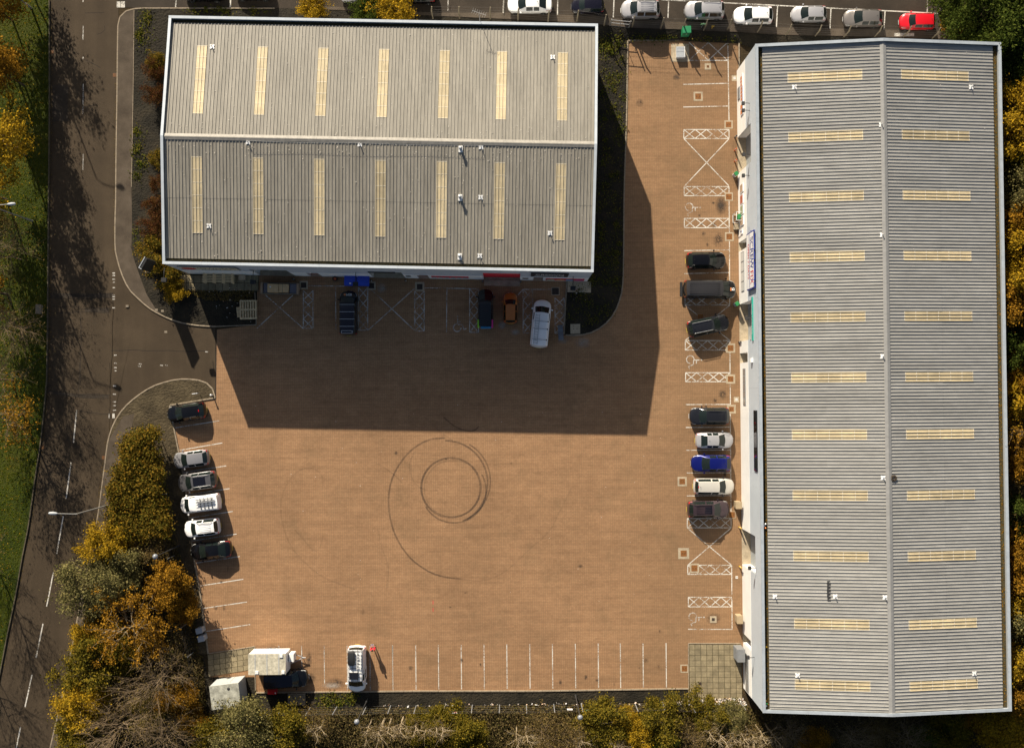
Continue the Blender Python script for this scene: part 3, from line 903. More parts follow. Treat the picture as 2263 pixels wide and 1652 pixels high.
# tyre marks left by a car driven in circles
def circ(cx, cy, r, a0, a1, n=48, ry=None):
    return [W8(cx + r * math.cos(R(a0 + (a1 - a0) * k / n)), cy + (ry or r) * math.sin(R(a0 + (a1 - a0) * k / n))) for k in range(n + 1)]
zt = ZY + 0.006
for pts, w, m in ((circ(1070, 465, 158, 0, 360), 0.17, 'tyre_black'), (circ(1078, 470, 150, 20, 300), 0.13, 'tyre_faint'), (circ(1085, 480, 172, -30, 150), 0.13, 'tyre_black'),
                  (circ(1040, 440, 225, -90, 60), 0.15, 'tyre_black'), (circ(1055, 430, 225, -60, 70), 0.12, 'tyre_black'),
                  (smooth_path([W8(*p) for p in ((1040, 200), (950, 212), (860, 265), (790, 350), (750, 440), (738, 540), (752, 650), (790, 750), (860, 845), (960, 915), (1050, 942), (1120, 950))], 0.5), 0.14, 'tyre_black'),
                  (smooth_path([W8(*p) for p in ((1120, 950), (1240, 960), (1360, 910), (1480, 800), (1590, 700), (1650, 590), (1710, 470))], 0.5), 0.11, 'tyre_faint'),
                  (smooth_path([W8(*p) for p in ((388, 470), (382, 400), (325, 360), (250, 382), (190, 460), (164, 560), (180, 680), (225, 785), (310, 880), (410, 950), (560, 1005))], 0.5), 0.13, 'tyre_faint'),
                  (smooth_path([W8(*p) for p in ((390, 720), (370, 790), (340, 800), (240, 690))], 0.5), 0.12, 'tyre_faint'),
                  (smooth_path([W8(*p) for p in ((880, 270), (850, 340), (870, 430), (930, 475), (1000, 480))], 0.5), 0.12, 'tyre_faint'),
                  (smooth_path([W8(*p) for p in ((680, 680), (700, 780), (735, 880), (730, 1000))], 0.5), 0.12, 'tyre_faint'),
                  (smooth_path([W8(*p) for p in ((930, 90), (1010, 165), (1080, 215))], 0.5), 0.10, 'tyre_faint'),
                  (smooth_path([W8(*p) for p in ((1030, 90), (1100, 145), (1180, 165), (1220, 140))], 0.5), 0.12, 'tyre_black'),
                  (smooth_path([W8(*p) for p in ((2100, 355), (2130, 410), (2135, 450))], 0.5), 0.10, 'tyre_faint'),
                  (smooth_path([W8(*p) for p in ((660, 325), (760, 390), (810, 440))], 0.5), 0.11, 'tyre_faint')):
    strip(pts, w * 1.3, zt).build('tyre_mark', m, yard)
    zt += 0.0006
# stains
def blob(v, x, y, rx, ry, z, material, parent=yard, name='stain'):
    c = v(x, y)
    pts = []
    for k in range(18):
        a = 2 * math.pi * k / 18
        q = 0.75 + 0.25 * rnd.random()
        pts.append((c[0] + rx * q * math.cos(a), c[1] + ry * q * math.sin(a), z))
    b = MB().add(pts, [tuple(range(18))]).build(name, material, parent)
zz = ZY + 0.002
for v, x, y, rx, ry, m in ((V8, 585, 250, .9, 1.3, 'oil'), (V8, 575, 520, .6, .8, 'oil'), (V3, 1150, 850, .6, .6, 'oil'), (V3, 1450, 640, .7, .5, 'oil'), (W5, 800, 260, .7, .8, 'oil'), (W3, 1220, 590, .45, 1.4, 'oil'),
                           (W3, 1500, 830, 1.6, .8, 'oil'), (W3, 1240, 780, .8, .8, 'oil'), (V7, 1090, 970, 1.2, .9, 'dust'), (V7, 930, 950, .8, .6, 'dust'), (V7, 430, 820, .7, .6, 'dust'), (V7, 540, 880, .8, .5, 'dust'),
                           (W3, 1450, 850, 1.5, .5, 'dust'), (V6, 1190, 520, .8, .8, 'dust'), (V7, 2210, 120, .8, 1.2, 'oil'), (W4, 565, 50, .25, .15, 'oil'), (W4, 2147, 228, .15, .35, 'oil'), (W6, 520, 580, 1.2, .9, 'oil'), (V6, 2170, 830, .6, .5, 'dust')):
    blob(v, x, y, rx, ry, zz, m)
    zz += 0.0003
for k in range(34):
    v, x, y = rnd.choice(((W4, rnd.uniform(60, 2150), rnd.uniform(430, 640)), (W5, rnd.uniform(540, 840), rnd.uniform(200, 1100)), (W2, rnd.uniform(1700, 2000), rnd.uniform(150, 650)), (V8, rnd.uniform(320, 620), rnd.uniform(200, 600)), (W8, rnd.uniform(100, 2200), rnd.uniform(250, 1150))))
    blob(v, x, y, rnd.uniform(.12, .45), rnd.uniform(.12, .5), zz, 'oil')
    zz += 0.00005
for v, x, y in ((W4, 438, 15), (W4, 438, 70)):
    line(v(x, y - 14), v(x, y + 14), width=0.07, material='sign_red', name='paint_mark')
# road seams and cracks
def crack(pts, parent, z, w=0.05):
    q = [pts[0]]
    for a, c in zip(pts, pts[1:]):
        m = max(2, int(math.hypot(c[0] - a[0], c[1] - a[1]) / 0.8))
        q += [(a[0] + (c[0] - a[0]) * k / m + rnd.uniform(-.06, .06), a[1] + (c[1] - a[1]) * k / m + rnd.uniform(-.06, .06)) for k in range(1, m + 1)]
    strip(q, w, z + 0.003).build('crack', 'crack', parent)
for pts in ([V5(405, 890), V5(700, 910), V5(930, 890)], [V5(405, 930), V5(700, 938), V5(930, 925)], [V5(430, 1000), V5(620, 1000), V5(680, 1020), V5(920, 1010)], [V5(405, 1045), V5(500, 1055), V5(700, 1042), V5(900, 1050)],
            [V5(668, 1050), V5(660, 1646)], [W1(655, 0), W1(648, 250)], [W1(395, 225), W1(600, 260), W1(900, 265)], [W1(650, 290), W1(900, 295)], [W1(620, 400), W1(905, 430)], [W1(905, 0), W1(903, 420)], [V5(930, 890), V5(930, 1100), V5(915, 1646)],
            [V1(690, 490), V1(760, 520), V1(830, 560)], [V1(690, 880), V1(800, 860)], [V1(700, 110), V1(860, 110)], [V1(860, 215), V1(870, 250), V1(800, 290)], [W1(395, 190), W1(480, 175)]):
    crack(pts, road, ZR + .001)
crack([V5(915, 1362), V5(1200, 1362), V5(1700, 1368)], entrance, ZR + .004, 0.06)
line(V5(1782, 1190), W1(1775, 280), entrance, ZR + .012, 0.10, 'crack', 'joint_line')

for k, q in enumerate(([V5(410, 892), V5(928, 892), V5(928, 926), V5(410, 930)], [W1(400, 228), W1(640, 262), W1(895, 268), W1(895, 290), W1(640, 285), W1(395, 250)], [V5(700, 1022), V5(900, 1012), V5(895, 1046), V5(700, 1040)], [V1(430, 700), V1(560, 700), V1(560, 1000), V1(430, 1000)])):
    flat('patch_repair', q, ZR + .0015 + .0002 * k, 'asphalt_dark', road)
for q in (W1(855, 780), W1(350, 695), V1(945, 620), V1(428, 430)):
    MB().box(q[0] - .22, q[0] + .22, q[1] - .24, q[1] + .24, ZR, ZR + .012).build('gully_grate', 'iron_dark', road)
    for k in range(4):
        MB().box(q[0] - .18 + k * .10, q[0] - .13 + k * .10, q[1] - .2, q[1] + .2, ZR + .012, ZR + .018).build('grate_bar', 'rust', road)
for q in ((1050, 997), (1340, 1037), (1290, 1028), (1365, 1208)):
    p = V5(*q)
    MB().box(p[0] - .15, p[0] + .15, p[1] - .12, p[1] + .12, ZR, 0.135 if q[1] < 1100 else ZR + .012).build('access_lid', 'timber_grey', entrance)
# inspection covers
def cover(v, x, y, s, c, ring=True, m='rust', mc='concrete', z=ZY):
    p = v(x, y)
    o = inst('inspection_cover', None, yard, (p[0], p[1], z), R(0.4))
    if ring:
        MB().box(-s, s, -s, s, 0.0, 0.012).build('surround', mc, o)
    MB().box(-c, c, -c, c, 0.0, 0.018).build('lid', m, o)
    q = MB()
    for sx in (-.45, .45):
        q.box(sx * c - .03, sx * c + .03, -.06, .06, 0.018, 0.022)
    q.build('lifting_eye', 'iron_dark', o)
K = 0.01318
for v, x, y, s, c, m in ((V3, 1630, 795, 38, 24, 'rust'), (V3, 1880, 1027, 34, 23, 'rust'), (V3, 1710, 550, 26, 10, 'rust'), (V8, 648, 180, 34, 24, 'rust'), (V8, 652, 508, 36, 24, 'rust'), (V8, 662, 1424, 38, 24, 'rust'),
                         (V8, 415, 1170, 25, 24, 'rust'), (W5, 868, 135, 38, 23, 'rust'), (W5, 875, 382, 36, 20, 'rust'), (W5, 470, 977, 38, 23, 'rust'), (W5, 482, 1568, 45, 25, 'rust'), (W5, 880, 1250, 28, 24, 'rust'),
                         (W6, 365, 165, 38, 25, 'rust'), (W6, 520, 586, 27, 12, 'iron_dark'), (W6, 283, 990, 33, 23, 'rust'), (V6, 545, 495, 34, 22, 'iron_dark'), (V6, 1103, 500, 34, 22, 'iron_dark'), (V6, 1500, 508, 38, 23, 'iron_dark'), (V7, 868, 545, 33, 28, 'iron_dark')):
    cover(v, x, y, s * K, c * K, True, m)
for v, x, y, s, c in ((V3, 1930, 645, 24, 9), (W5, 917, 303, 22, 9), (W6, 713, 240, 11, 9)):
    cover(v, x, y, s * K, c * K, True, 'line_paint' if False else 'white_plastic')
cover(W6, 410, 1112, 14 * K, 12 * K, False, 'iron_dark', z=ZY + .05)
cover(V7, 1030, 855, 40 * K, 30 * K, True, 'concrete', z=0.13)
cover(V3, 1482, 437, 74 * K, 20 * K, True, 'concrete')
#@@PART3

# ------------------------------------------------------------------ buildings
class Frame:
    """warehouse: corners of the parapet cap give centre, turn and size"""
    def __init__(self, tl, tr, br, bl, ze, rise, along):
        c = [Vector(P(*q, ze)) for q in (tl, tr, br, bl)]
        self.c = sum(c, Vector((0, 0))) / 4
        ax = ((c[1] - c[0]) + (c[2] - c[3])).normalized()
        self.rz = math.atan2(ax.y, ax.x)
        self.hx = ((c[1] - c[0]).length + (c[2] - c[3]).length) / 4
        self.hy = ((c[3] - c[0]).length + (c[2] - c[1]).length) / 4
        self.ze, self.rise, self.along = ze, rise, along
    def loc(self, p):
        dx, dy = p[0] - self.c.x, p[1] - self.c.y
        c, s = math.cos(-self.rz), math.sin(-self.rz)
        return (dx * c - dy * s, dx * s + dy * c)
def rib_sheet(L, n=3, pitch=1 / 3, h=0.06):
    """profiled sheet: ribs run along local y (0..L), width n*pitch along x"""
    prof = []
    for k in range(n):
        x = k * pitch
        prof += [(x, 0), (x + 0.02, h), (x + 0.07, h), (x + 0.085, 0), (x + 0.20, 0.0), (x + 0.205, 0.006), (x + 0.225, 0.006), (x + 0.23, 0)]
    prof.append((n * pitch, 0))
    vs = [(x, y, z) for y in (0, L) for x, z in prof]
    m = len(prof)
    return MB().add(vs, [(i, i + 1, m + i + 1, m + i) for i in range(m - 1)])

def warehouse(name, label, F, sheet_m, ridge_m, cap_w, gut_w, lights, cap_m):
    """ridge along local x when along == 'x', else along local y"""
    root = thing(name, label, 'warehouse', (F.c.x, F.c.y, 0), F.rz + (0 if F.along == 'x' else R(-90)))
    LX = F.hx if F.along == 'x' else F.hy      # half length along ridge
    LY = F.hy if F.along == 'x' else F.hx      # half span
    F.LX, F.LY = LX, LY
    ze, rise = F.ze, F.rise
    eave_in = LY - cap_w - gut_w
    zr0 = ze - 0.28
    slope_len = math.hypot(eave_in, rise)
    ang = math.atan2(rise, eave_in)
    nsh = int((2 * (LX - cap_w)) // 1.0)
    cover_w = 2 * (LX - cap_w) / nsh
    # roof sheets: two rows a slope, laid one by one; rooflights take the place of a sheet
    half = slope_len * 0.5
    lo = rib_sheet(half + 0.12).mesh('roof_sheet', sheet_m)
    hi = rib_sheet(half).mesh('roof_sheet', sheet_m)
    for side in (-1, 1):
        for row in (0, 1):
            for k in range(nsh):
                x0 = -(LX - cap_w) + k * cover_w
                me = lo if row == 0 else hi
                o = inst('roof_sheet', me, root)
                s0 = 0.0 if row == 0 else half
                y = (-eave_in + s0 * math.cos(ang)) * 1.0
                z = zr0 + s0 * math.sin(ang) + (0.012 if row else 0)
                o.scale = (cover_w, 1, 1)
                if side == -1:
                    o.location = (x0, y, z)
                    o.rotation_euler = (ang, 0, 0)
                else:
                    o.location = (x0 + cover_w, -y, z)
                    o.rotation_euler = Euler((ang, 0, math.pi))
    # rooflights: translucent sheets with the same profile, fixed on top
    for side, xs, s_a, s_b in lights:
        L = (s_b - s_a) * slope_len
        lm = rib_sheet(L, 3).mesh('rooflight', 'rooflight')
        bars = MB()
        for k in range(3):
            bars.box(k / 3 + 0.10, k / 3 + 0.33, -0.025, 0.025, 0.004, 0.016)
            bars.box(k / 3 - 0.002, k / 3 + 0.097, -0.025, 0.025, 0.04, 0.048)
        bm_ = bars.mesh('cross_bar', 'rooflight_bar')
        for xc in xs:
            k = round(((xc + (LX - cap_w)) / cover_w - 0.5) * 3) / 3
            x0 = -(LX - cap_w) + k * cover_w
            o = inst('rooflight', lm, root)
            o.scale = (cover_w, 1, 1)
            s0 = s_a * slope_len
            y = -eave_in + s0 * math.cos(ang)
            z = zr0 + s0 * math.sin(ang) + 0.022
            if side == -1:
                o.location = (x0, y, z); o.rotation_euler = (ang, 0, 0)
            else:
                o.location = (x0 + cover_w, -y, z); o.rotation_euler = Euler((ang, 0, math.pi))
            for q in range(7):
                inst('cross_bar', bm_, o, (0, min(max(q * L / 6, 0.04), L - 0.04), 0))
    # ridge cap
    zt = zr0 + rise + 0.06
    prof = [(-0.31, -0.01), (-0.24, 0.02), (-0.10, 0.045), (-0.05, 0.075), (0.05, 0.075), (0.10, 0.045), (0.24, 0.02), (0.31, -0.01)]
    seg = max(1, round(2 * LX / 3.0))
    rm = MB()
    w = 2 * LX / seg
    vs = [(x, y, z) for x in (0.004, w - 0.004) for y, z in prof]
    rm.add(vs, [(i, len(prof) + i, len(prof) + i + 1, i + 1) for i in range(len(prof) - 1)])
    rme = rm.mesh('ridge_cap', ridge_m, smooth=35)
    for k in range(seg):
        inst('ridge_cap', rme, root, (-LX + k * w, 0, zt))
    # gutters behind the eaves
    for sy in (-1, 1):
        y0, y1 = sorted((sy * (eave_in - 0.06), sy * (LY - cap_w + 0.02)))
        MB().box(-LX + cap_w, LX - cap_w, y0, y1, zr0 - 0.30, zr0 - 0.16).build('gutter', 'moss', root)
    # parapet caps
    ncap = max(2, round(2 * LX / 4.0))
    for sy in (-1, 1):
        y0, y1 = sorted((sy * (LY - cap_w), sy * LY))
        cw = 2 * LX / ncap
        cm = MB().box(0.004, cw - 0.004, y0, y1, ze - 0.12, ze).mesh('parapet_cap', cap_m)
        for k in range(ncap):
            inst('parapet_cap', cm, root, (-LX + k * cw, 0, 0))
    for sx in (-1, 1):
        x0, x1 = sorted((sx * (LX - cap_w), sx * LX))
        for sy in (-1, 1):
            pts = [0.0, 0.34, 0.67, 1.0]
            for a, c in zip(pts, pts[1:]):
                ya, yc = sy * (LY - cap_w) * (1 - a), sy * (LY - cap_w) * (1 - c)
                za, zc = ze + rise * a, ze + rise * c
                g = 0.004 * (1 if yc > ya else -1)
                q = [(x0, ya + g, za), (x1, ya + g, za), (x1, yc - g, zc), (x0, yc - g, zc)]
                MB().add([(x, y, z - 0.12) for x, y, z in q] + q, [(0, 1, 2, 3), (7, 6, 5, 4), (0, 4, 5, 1), (1, 5, 6, 2), (2, 6, 7, 3), (3, 7, 4, 0)]).build('parapet_cap', cap_m, root)
        # gable wall with the sloping head, in cladding panels
        npn = max(2, round(2 * LY / 4.0))
        for k in range(npn):
            ya, yc = -LY + 0.05 + (2 * LY - .1) * k / npn + 0.006, -LY + 0.05 + (2 * LY - .1) * (k + 1) / npn - 0.006
            hz = lambda y: ze - 0.13 + rise * max(0, 1 - abs(y) / (LY - cap_w))
            ys = [ya, yc] if not (ya < 0 < yc) else [ya, 0, yc]
            xo, xi = sx * (LX - 0.03), sx * (LX - 0.22)
            top = [(xo, y, hz(y)) for y in ys]
            vo = [(xo, ya, 0), (xo, yc, 0)] + top[::-1]
            vi = [(xi, y, z) for _, y, z in vo]
            n = len(vo)
            MB().add(vo + vi, [tuple(range(n)), tuple(range(2 * n - 1, n - 1, -1))] + [(i, n + i, n + (i + 1) % n, (i + 1) % n) for i in range(n)]).build('cladding_panel', 'clad_plain', root)
    # core that closes the hall
    MB().box(-LX + 0.25, LX - 0.25, -LY + 1.2, LY - 0.25, 0.0, zr0 - 0.4).build('inner_wall', 'clad_plain', root)
    # rear wall panels (side +1)
    npn = round(2 * LX / 4.0)
    pw = (2 * LX - 0.1) / npn
    pm = MB().box(0.006, pw - 0.006, 0, 0.2, 0, ze - 0.13).mesh('cladding_panel', 'clad_plain')
    for k in range(npn):
        inst('cladding_panel', pm, root, (-LX + 0.05 + k * pw, LY - 0.23, 0))
    F.root, F.eave_in, F.zr0, F.ang, F.slope_len, F.cover_w, F.cap_w = root, eave_in, zr0, ang, slope_len, cover_w, cap_w
    return root
def shutter_mesh(w, h, material):
    """roller shutter curtain with real laths, facing -y"""
    n = max(4, int(h / 0.16))
    vs, fs = [], []
    prof = []
    for i in range(n):
        z = h * i / n
        prof += [(0.0, z), (-0.022, z + h / n * 0.3), (-0.022, z + h / n * 0.7)]
    prof.append((0, h))
    m = len(prof)
    vs = [(x, y, z) for x in (0, w) for y, z in prof]
    return MB().add(vs, [(i, m + i, m + i + 1, i + 1) for i in range(m - 1)]).mesh('shutter', material)
def front(F, openings, split, zsoff=0.0, panel=5.6):
    """front wall on local -y of the ridge frame: white panels below, grey fascia above, cut round the openings
    openings: (s0, s1, ztop, depth, kind)"""
    root, LX, LY, ze = F.root, F.LX, F.LY, F.ze
    y0, y1 = -LY + 0.02, -LY + 0.22
    ops = sorted(openings)
    xs = [-LX + 0.05]
    for s0, s1, zt, dp, kind in ops:
        xs += [s0, s1]
    xs.append(LX - 0.05)
    for a, c in zip(xs[0::2], xs[1::2]):
        n = max(1, round((c - a) / panel))
        for k in range(n):
            p, q = a + (c - a) * k / n, a + (c - a) * (k + 1) / n
            MB().box(p + .004, q - .004, y0 - 0.015, y1, 0.0, split - 0.006).build('white_panel', 'clad_white', root)
    # fascia above, split at tall openings
    tall = [o for o in ops if o[2] > split + 0.1]
    xs = [-LX + 0.05]
    for o in tall:
        xs += [o[0], o[1]]
    xs.append(LX - 0.05)
    for a, c in zip(xs[0::2], xs[1::2]):
        n = max(1, round((c - a) / panel))
        for k in range(n):
            p, q = a + (c - a) * k / n, a + (c - a) * (k + 1) / n
            MB().box(p + .004, q - .004, y0, y1, split, ze - 0.13).build('fascia_panel', 'fascia', root)
    for s0, s1, zt, dp, kind in ops:
        if zt > split + 0.1:
            MB().box(s0 + .004, s1 - .004, y0, y1, zt, ze - 0.13).build('fascia_panel', 'fascia', root)
        elif zt < split - 0.05:
            MB().box(s0 + .004, s1 - .004, y0 - 0.015, y1, zt, split - 0.006).build('white_panel', 'clad_white', root)
        yd = y1 + dp
        o = inst('doorway', None, root)
        lin = 'clad_white' if kind != 'grey' else 'fascia'
        q = MB().box(s0 - .10, s0 - 0.004, y0 + .03, yd, 0, zt).box(s1 + 0.004, s1 + .10, y0 + .03, yd, 0, zt).box(s0, s1, y0 + .02, yd, zt - 0.004 + 0.01, zt + 0.10)
        q.build('reveal', lin, o)
        MB().box(s0, s1, y0 - 0.03, yd, 0.0, 0.055).build('threshold', 'concrete', o)
        if kind in ('shutter', 'red', 'dark'):
            sm = shutter_mesh(s1 - s0, zt - 0.06, {'shutter': 'shutter', 'red': 'red_paint', 'dark': 'shutter_dark'}[kind])
            inst('shutter', sm, o, (s0, yd - 0.02, 0.06))
        else:
            dm = {'door': 'frame_grey', 'reddoor': 'red_paint', 'glass': 'black_matt'}[kind]
            w = s1 - s0
            lf = MB().box(s0 + .01, s0 + w / 2 - .01, yd - .06, yd, 0.06, zt - .02).build('door_leaf', dm, o)
            lf2 = MB().box(s0 + w / 2 + .01, s1 - .01, yd - .06, yd, 0.06, zt - .02).build('door_leaf', dm, o)
            for l, xa, xb in ((lf, s0, s0 + w / 2), (lf2, s0 + w / 2, s1)):
                MB().box(xa + .14, xb - .14, yd - .068, yd - .062, 1.0 if kind != 'glass' else .2, zt - .2).build('pane', 'win_glass', l)
                MB().box(xb - .10, xb - .06, yd - .10, yd - .065, 0.9, 1.4).build('handle', 'galv', l)
def wall_window(F, s0, s1, z0, z1, panes, pane_m='win_glass', frame_m='frame_grey'):
    root = F.root
    y = -F.LY + 0.005
    o = inst('window', None, root)
    MB().box(s0, s1, y - 0.035, y, z0, z1).build('frame', frame_m, o)
    w = (s1 - s0) / panes
    pm = MB().box(.07, w - .07, -0.008, 0, 0.08, z1 - z0 - 0.08).mesh('pane', pane_m)
    for k in range(panes):
        inst('pane', pm, o, (s0 + k * w, y - 0.036, z0))
def board(F, name, s0, s1, z0, z1, m, off=0.06, frame=None, thick=0.05):
    y = -F.LY + 0.0
    if frame:
        o = MB().box(s0, s1, y - off - thick, y - off + .01, z0, z1).build(name, frame, F.root)
        MB().box(s0 + .12, s1 - .12, y - off - thick - .01, y - off - thick - .002, z0 + .12, z1 - .12).build('face', m, o)
    else:
        o = MB().box(s0, s1, y - off - thick, y - off + .055, z0, z1).build(name, m, F.root)
    return o, y - off - thick - (0.012 if frame else 0.002)
def lettering(F, s, size, m, x, y, z, parent, sx=1.0, fit=None):
    mt = Matrix.Translation((x, y - 0.006, z)) @ Matrix.Rotation(R(90), 4, 'X')
    return text('lettering', s, size, m, parent, mt, 0.004, sx, fit=fit)
def flood(F, x, z, m='dark_metal', size=0.42, reach=0.9):
    y = -F.LY
    o = inst('floodlight', None, F.root, (x, y, z))
    MB().tube([(0, 0.02, 0.0), (0, -reach * .55, 0.12), (0, -reach, 0.10)], 0.035, 6).build('bracket', m, o)
    MB().box(-size / 2, size / 2, -reach - size * .8, -reach, -0.10, 0.16, 0.03).build('housing', m, o)
    MB().box(-size / 2 + .04, size / 2 - .04, -reach - size * .75, -reach - .04, -0.115, -0.102).build('lens', 'lens_clear', o)

# beige roofed warehouse (top), front faces the yard below it
FA = Frame((370, 32), (1320, 55), (1313, 599), (361, 585.5), 8.8, 1.55, 'x')
def xa(d, z=0.0, yd=612):
    return FA.loc(P(d, yd, z))[0]
la = [xa(d, 9.3, y) for d, y in ((443, 175), (577, 178), (711, 181), (845, 184), (979, 187), (1111, 189), (1243, 191))]
A = warehouse('beige_roofed_warehouse', 'beige ribbed metal roof warehouse with two rows of seven rooflights', FA, 'sheet_beige', 'ridge_beige', 0.27, 0.36,
              ((1, la, 0.20, 0.80), (-1, la, 0.21, 0.84)), 'cap')
front(FA, [(xa(575), xa(654), 5.0, 0.9, 'dark'), (xa(687), xa(713), 3.2, 0.35, 'reddoor'), (xa(826), xa(897), 5.0, 0.7, 'dark'), (xa(926), xa(950), 3.2, 0.35, 'reddoor'),
           (xa(1069), xa(1149), 6.0, 0.10, 'red'), (xa(1178), xa(1199), 3.2, 0.35, 'reddoor')], 3.4)
o, yy = board(FA, 'shop_sign', xa(439), xa(560), 5.1, 7.5, 'sign_cream', frame='frame_grey')
lettering(FA, 'HOWDENS', 1.25, 'sign_ink', xa(512), yy, 6.55, o, fit=(xa(555) - xa(470)))
lettering(FA, 'JOINERY CO.', 0.5, 'sign_ink', xa(512), yy, 5.6, o, fit=(xa(545) - xa(480)))
mt = MB().lathe((0, 0, 0), [(0.0, 0), (0.72, 0), (0.72, 0.02), (0.0, 0.02)], 20).xform(Matrix.Translation((xa(457), yy - .002, 6.3)) @ Matrix.Rotation(R(90), 4, 'X'))
mt.build('roundel', 'sign_red', o)
o, yy = board(FA, 'shop_sign', xa(1171), xa(1249), 4.8, 7.6, 'black_matt')
lettering(FA, 'CROWN', 1.15, 'sign_white', xa(1210), yy, 6.6, o, fit=(xa(1239) - xa(1181)))
lettering(FA, 'DECORATING CENTRE', 0.55, 'sign_white', xa(1210), yy, 5.55, o, fit=(xa(1241) - xa(1179)))
o, yy = board(FA, 'banner', xa(957), xa(1037), 1.6, 2.7, 'red_paint', 0.02)
for k in range(6):
    a = xa(957) + (xa(1037) - xa(957)) * (k + .15) / 6
    MB().box(a, a + (xa(1037) - xa(957)) * .7 / 6, yy - .01, yy - .002, 1.75, 2.5).build('poster', 'film_grey', o)
o, yy = board(FA, 'poster_board', xa(1205), xa(1288), 1.1, 2.6, 'sign_red', 0.02)
for k, m in enumerate(('poster_green', 'sign_orange', 'sky_blue', 'pink')):
    a = xa(1205) + (xa(1288) - xa(1205)) * (k + .1) / 4
    MB().box(a, a + (xa(1288) - xa(1205)) * .8 / 4, yy - .01, yy - .002, 1.3, 2.4).build('poster', m, o)
board(FA, 'name_strip', xa(828), xa(885), 5.02, 5.5, 'black_matt', 0.02)
wall_window(FA, xa(1154), xa(1167), 1.6, 2.6, 1)
wall_window(FA, xa(901), xa(912), 1.5, 2.6, 1)
for d in (397, 583, 800, 1261):
    flood(FA, xa(d), 4.6 if d > 400 else 5.0, 'black_matt', 0.55, 1.0)
p = FA.loc(P(1109, 631, 0))
MB().box(xa(1070), xa(1149), p[1] - .05, -FA.LY - .02, 0.0, 0.16, 0.02).build('ramp', 'concrete', A)
MB().box(xa(1254), xa(1306), -FA.LY - 1.2, -FA.LY - .02, 0.0, 0.17, 0.02).build('ramp', 'concrete', A)

# long grey roofed warehouse (right), front faces the yard on its left
FB = Frame((1671, 94.5), (2219, 96), (2229, 1568), (1683, 1577), 8.7, 1.5, 'y')
# local frame of root B is turned 90 degrees: local +x runs up the photograph's long side, front (-y) must face left (-X):
def yb(d, z=0.0, xd=1636):
    q = P(xd, d, z)
    dx, dy = q[0] - FB.c.x, q[1] - FB.c.y
    a = -(FB.rz + R(-90))
    return dx * math.cos(a) - dy * math.sin(a)
lb = [yb(d, 9.4, 1830) for d in (166, 300, 433, 566, 698, 830, 963, 1096, 1228, 1383, 1516)]
B = warehouse('grey_roofed_warehouse', 'long grey ribbed metal roof warehouse with two columns of eleven rooflights', FB, 'sheet_grey', 'ridge_grey', 0.30, 0.46,
              ((-1, lb, 0.21, 0.83), (1, lb, 0.225, 0.84)), 'cap_grey')
front(FB, [(yb(305), yb(385), 6.2, 0.75, 'shutter'), (yb(537), yb(557), 3.75, 0.6, 'glass'), (yb(673), yb(755), 6.2, 0.75, 'shutter'), (yb(781), yb(802), 3.75, 0.7, 'door'),
           (yb(1167), yb(1246), 6.2, 0.75, 'shutter'), (yb(1397), yb(1417), 3.75, 0.6, 'door')], 3.95)
# main shop sign
s0, s1 = yb(533), yb(652)
o, yy = board(FB, 'shop_sign', s0, s1, 4.7, 8.0, 'sign_white', 0.10, 'navy', 0.10)
sc_ = (s0 + s1) / 2
lettering(FB, 'SCREW', 1.9, 'navy', sc_ - 0.75, yy, 6.95, o, 0.52)
lettering(FB, 'FIX', 1.9, 'sign_red', sc_ + 1.75, yy, 6.95, o, 0.52)
lettering(FB, 'OPEN 7 DAYS', 0.95, 'sign_red', sc_, yy, 5.55, o, 0.62)
MB().box(s0 - .6, s1 - .2, yy - .02, yy - .008, 5.98, 6.06).build('rail', 'navy', o)
for q in (0.02, 0.33, 0.5, 0.86):
    xx = s0 + (s1 - s0) * q
    MB().box(xx, xx + .06, yy - .35, yy + .1, 7.98, 8.10).build('sign_lamp', 'navy', o)
# banner of the first unit
s0, s1 = yb(181), yb(268)
o, yy = board(FB, 'banner', s0, s1, 1.9, 3.15, 'sign_white', 0.02)
MB().box(s0 + (s1 - s0) * .30, s1 - .05, yy - .006, yy - .002, 2.85, 3.1).build('stripe', 'navy', o)
for k in range(7):
    a = s0 + (s1 - s0) * (0.05 + k * 0.088)
    MB().box(a, a + 0.28, yy - .012, yy - .003, 2.15, 2.8).build('printed_mark', 'sign_orange', o)
for k in range(2):
    a = s0 + (s1 - s0) * (0.74 + k * 0.13)
    MB().box(a, a + 0.45, yy - .012, yy - .003, 2.0, 3.0).build('printed_mark', 'sign_orange', o)
board(FB, 'vent_panel', yb(200), yb(226), 0.6, 1.5, 'frame_grey', 0.015)
# posters
for d0, d1, m in ((415, 433, 'poster_mix'), (438, 458, 'poster_red'), (461, 481, 'poster_green'), (485, 505, 'poster_mix')):
    o, yy = board(FB, 'poster', yb(d0), yb(d1), 1.2, 2.75, 'sign_white', 0.02)
    MB().box(yb(d0) + .06, yb(d1) - .06, yy - .008, yy - .003, 1.35, 2.5).build('printed_face', m, o)
o, yy = board(FB, 'notice', yb(514), yb(523), 1.2, 2.2, 'sign_white', 0.02)
MB().box(yb(515), yb(518), yy - .008, yy - .003, 1.3, 1.9).build('printed_face', 'navy', o)
wall_window(FB, yb(562), yb(648), 1.2, 2.6, 4, 'blind')
wall_window(FB, yb(815), yb(895), 1.5, 2.7, 5, 'win_grey')
wall_window(FB, yb(1436), yb(1516), 1.2, 2.6, 4, 'win_grey')
o, yy = board(FB, 'shop_sign', yb(904), yb(1030), 6.4, 7.75, 'black_gloss', 0.02)
o, yy = board(FB, 'door_sign', yb(668), yb(759), 6.1, 6.5, 'teal', 0.04)
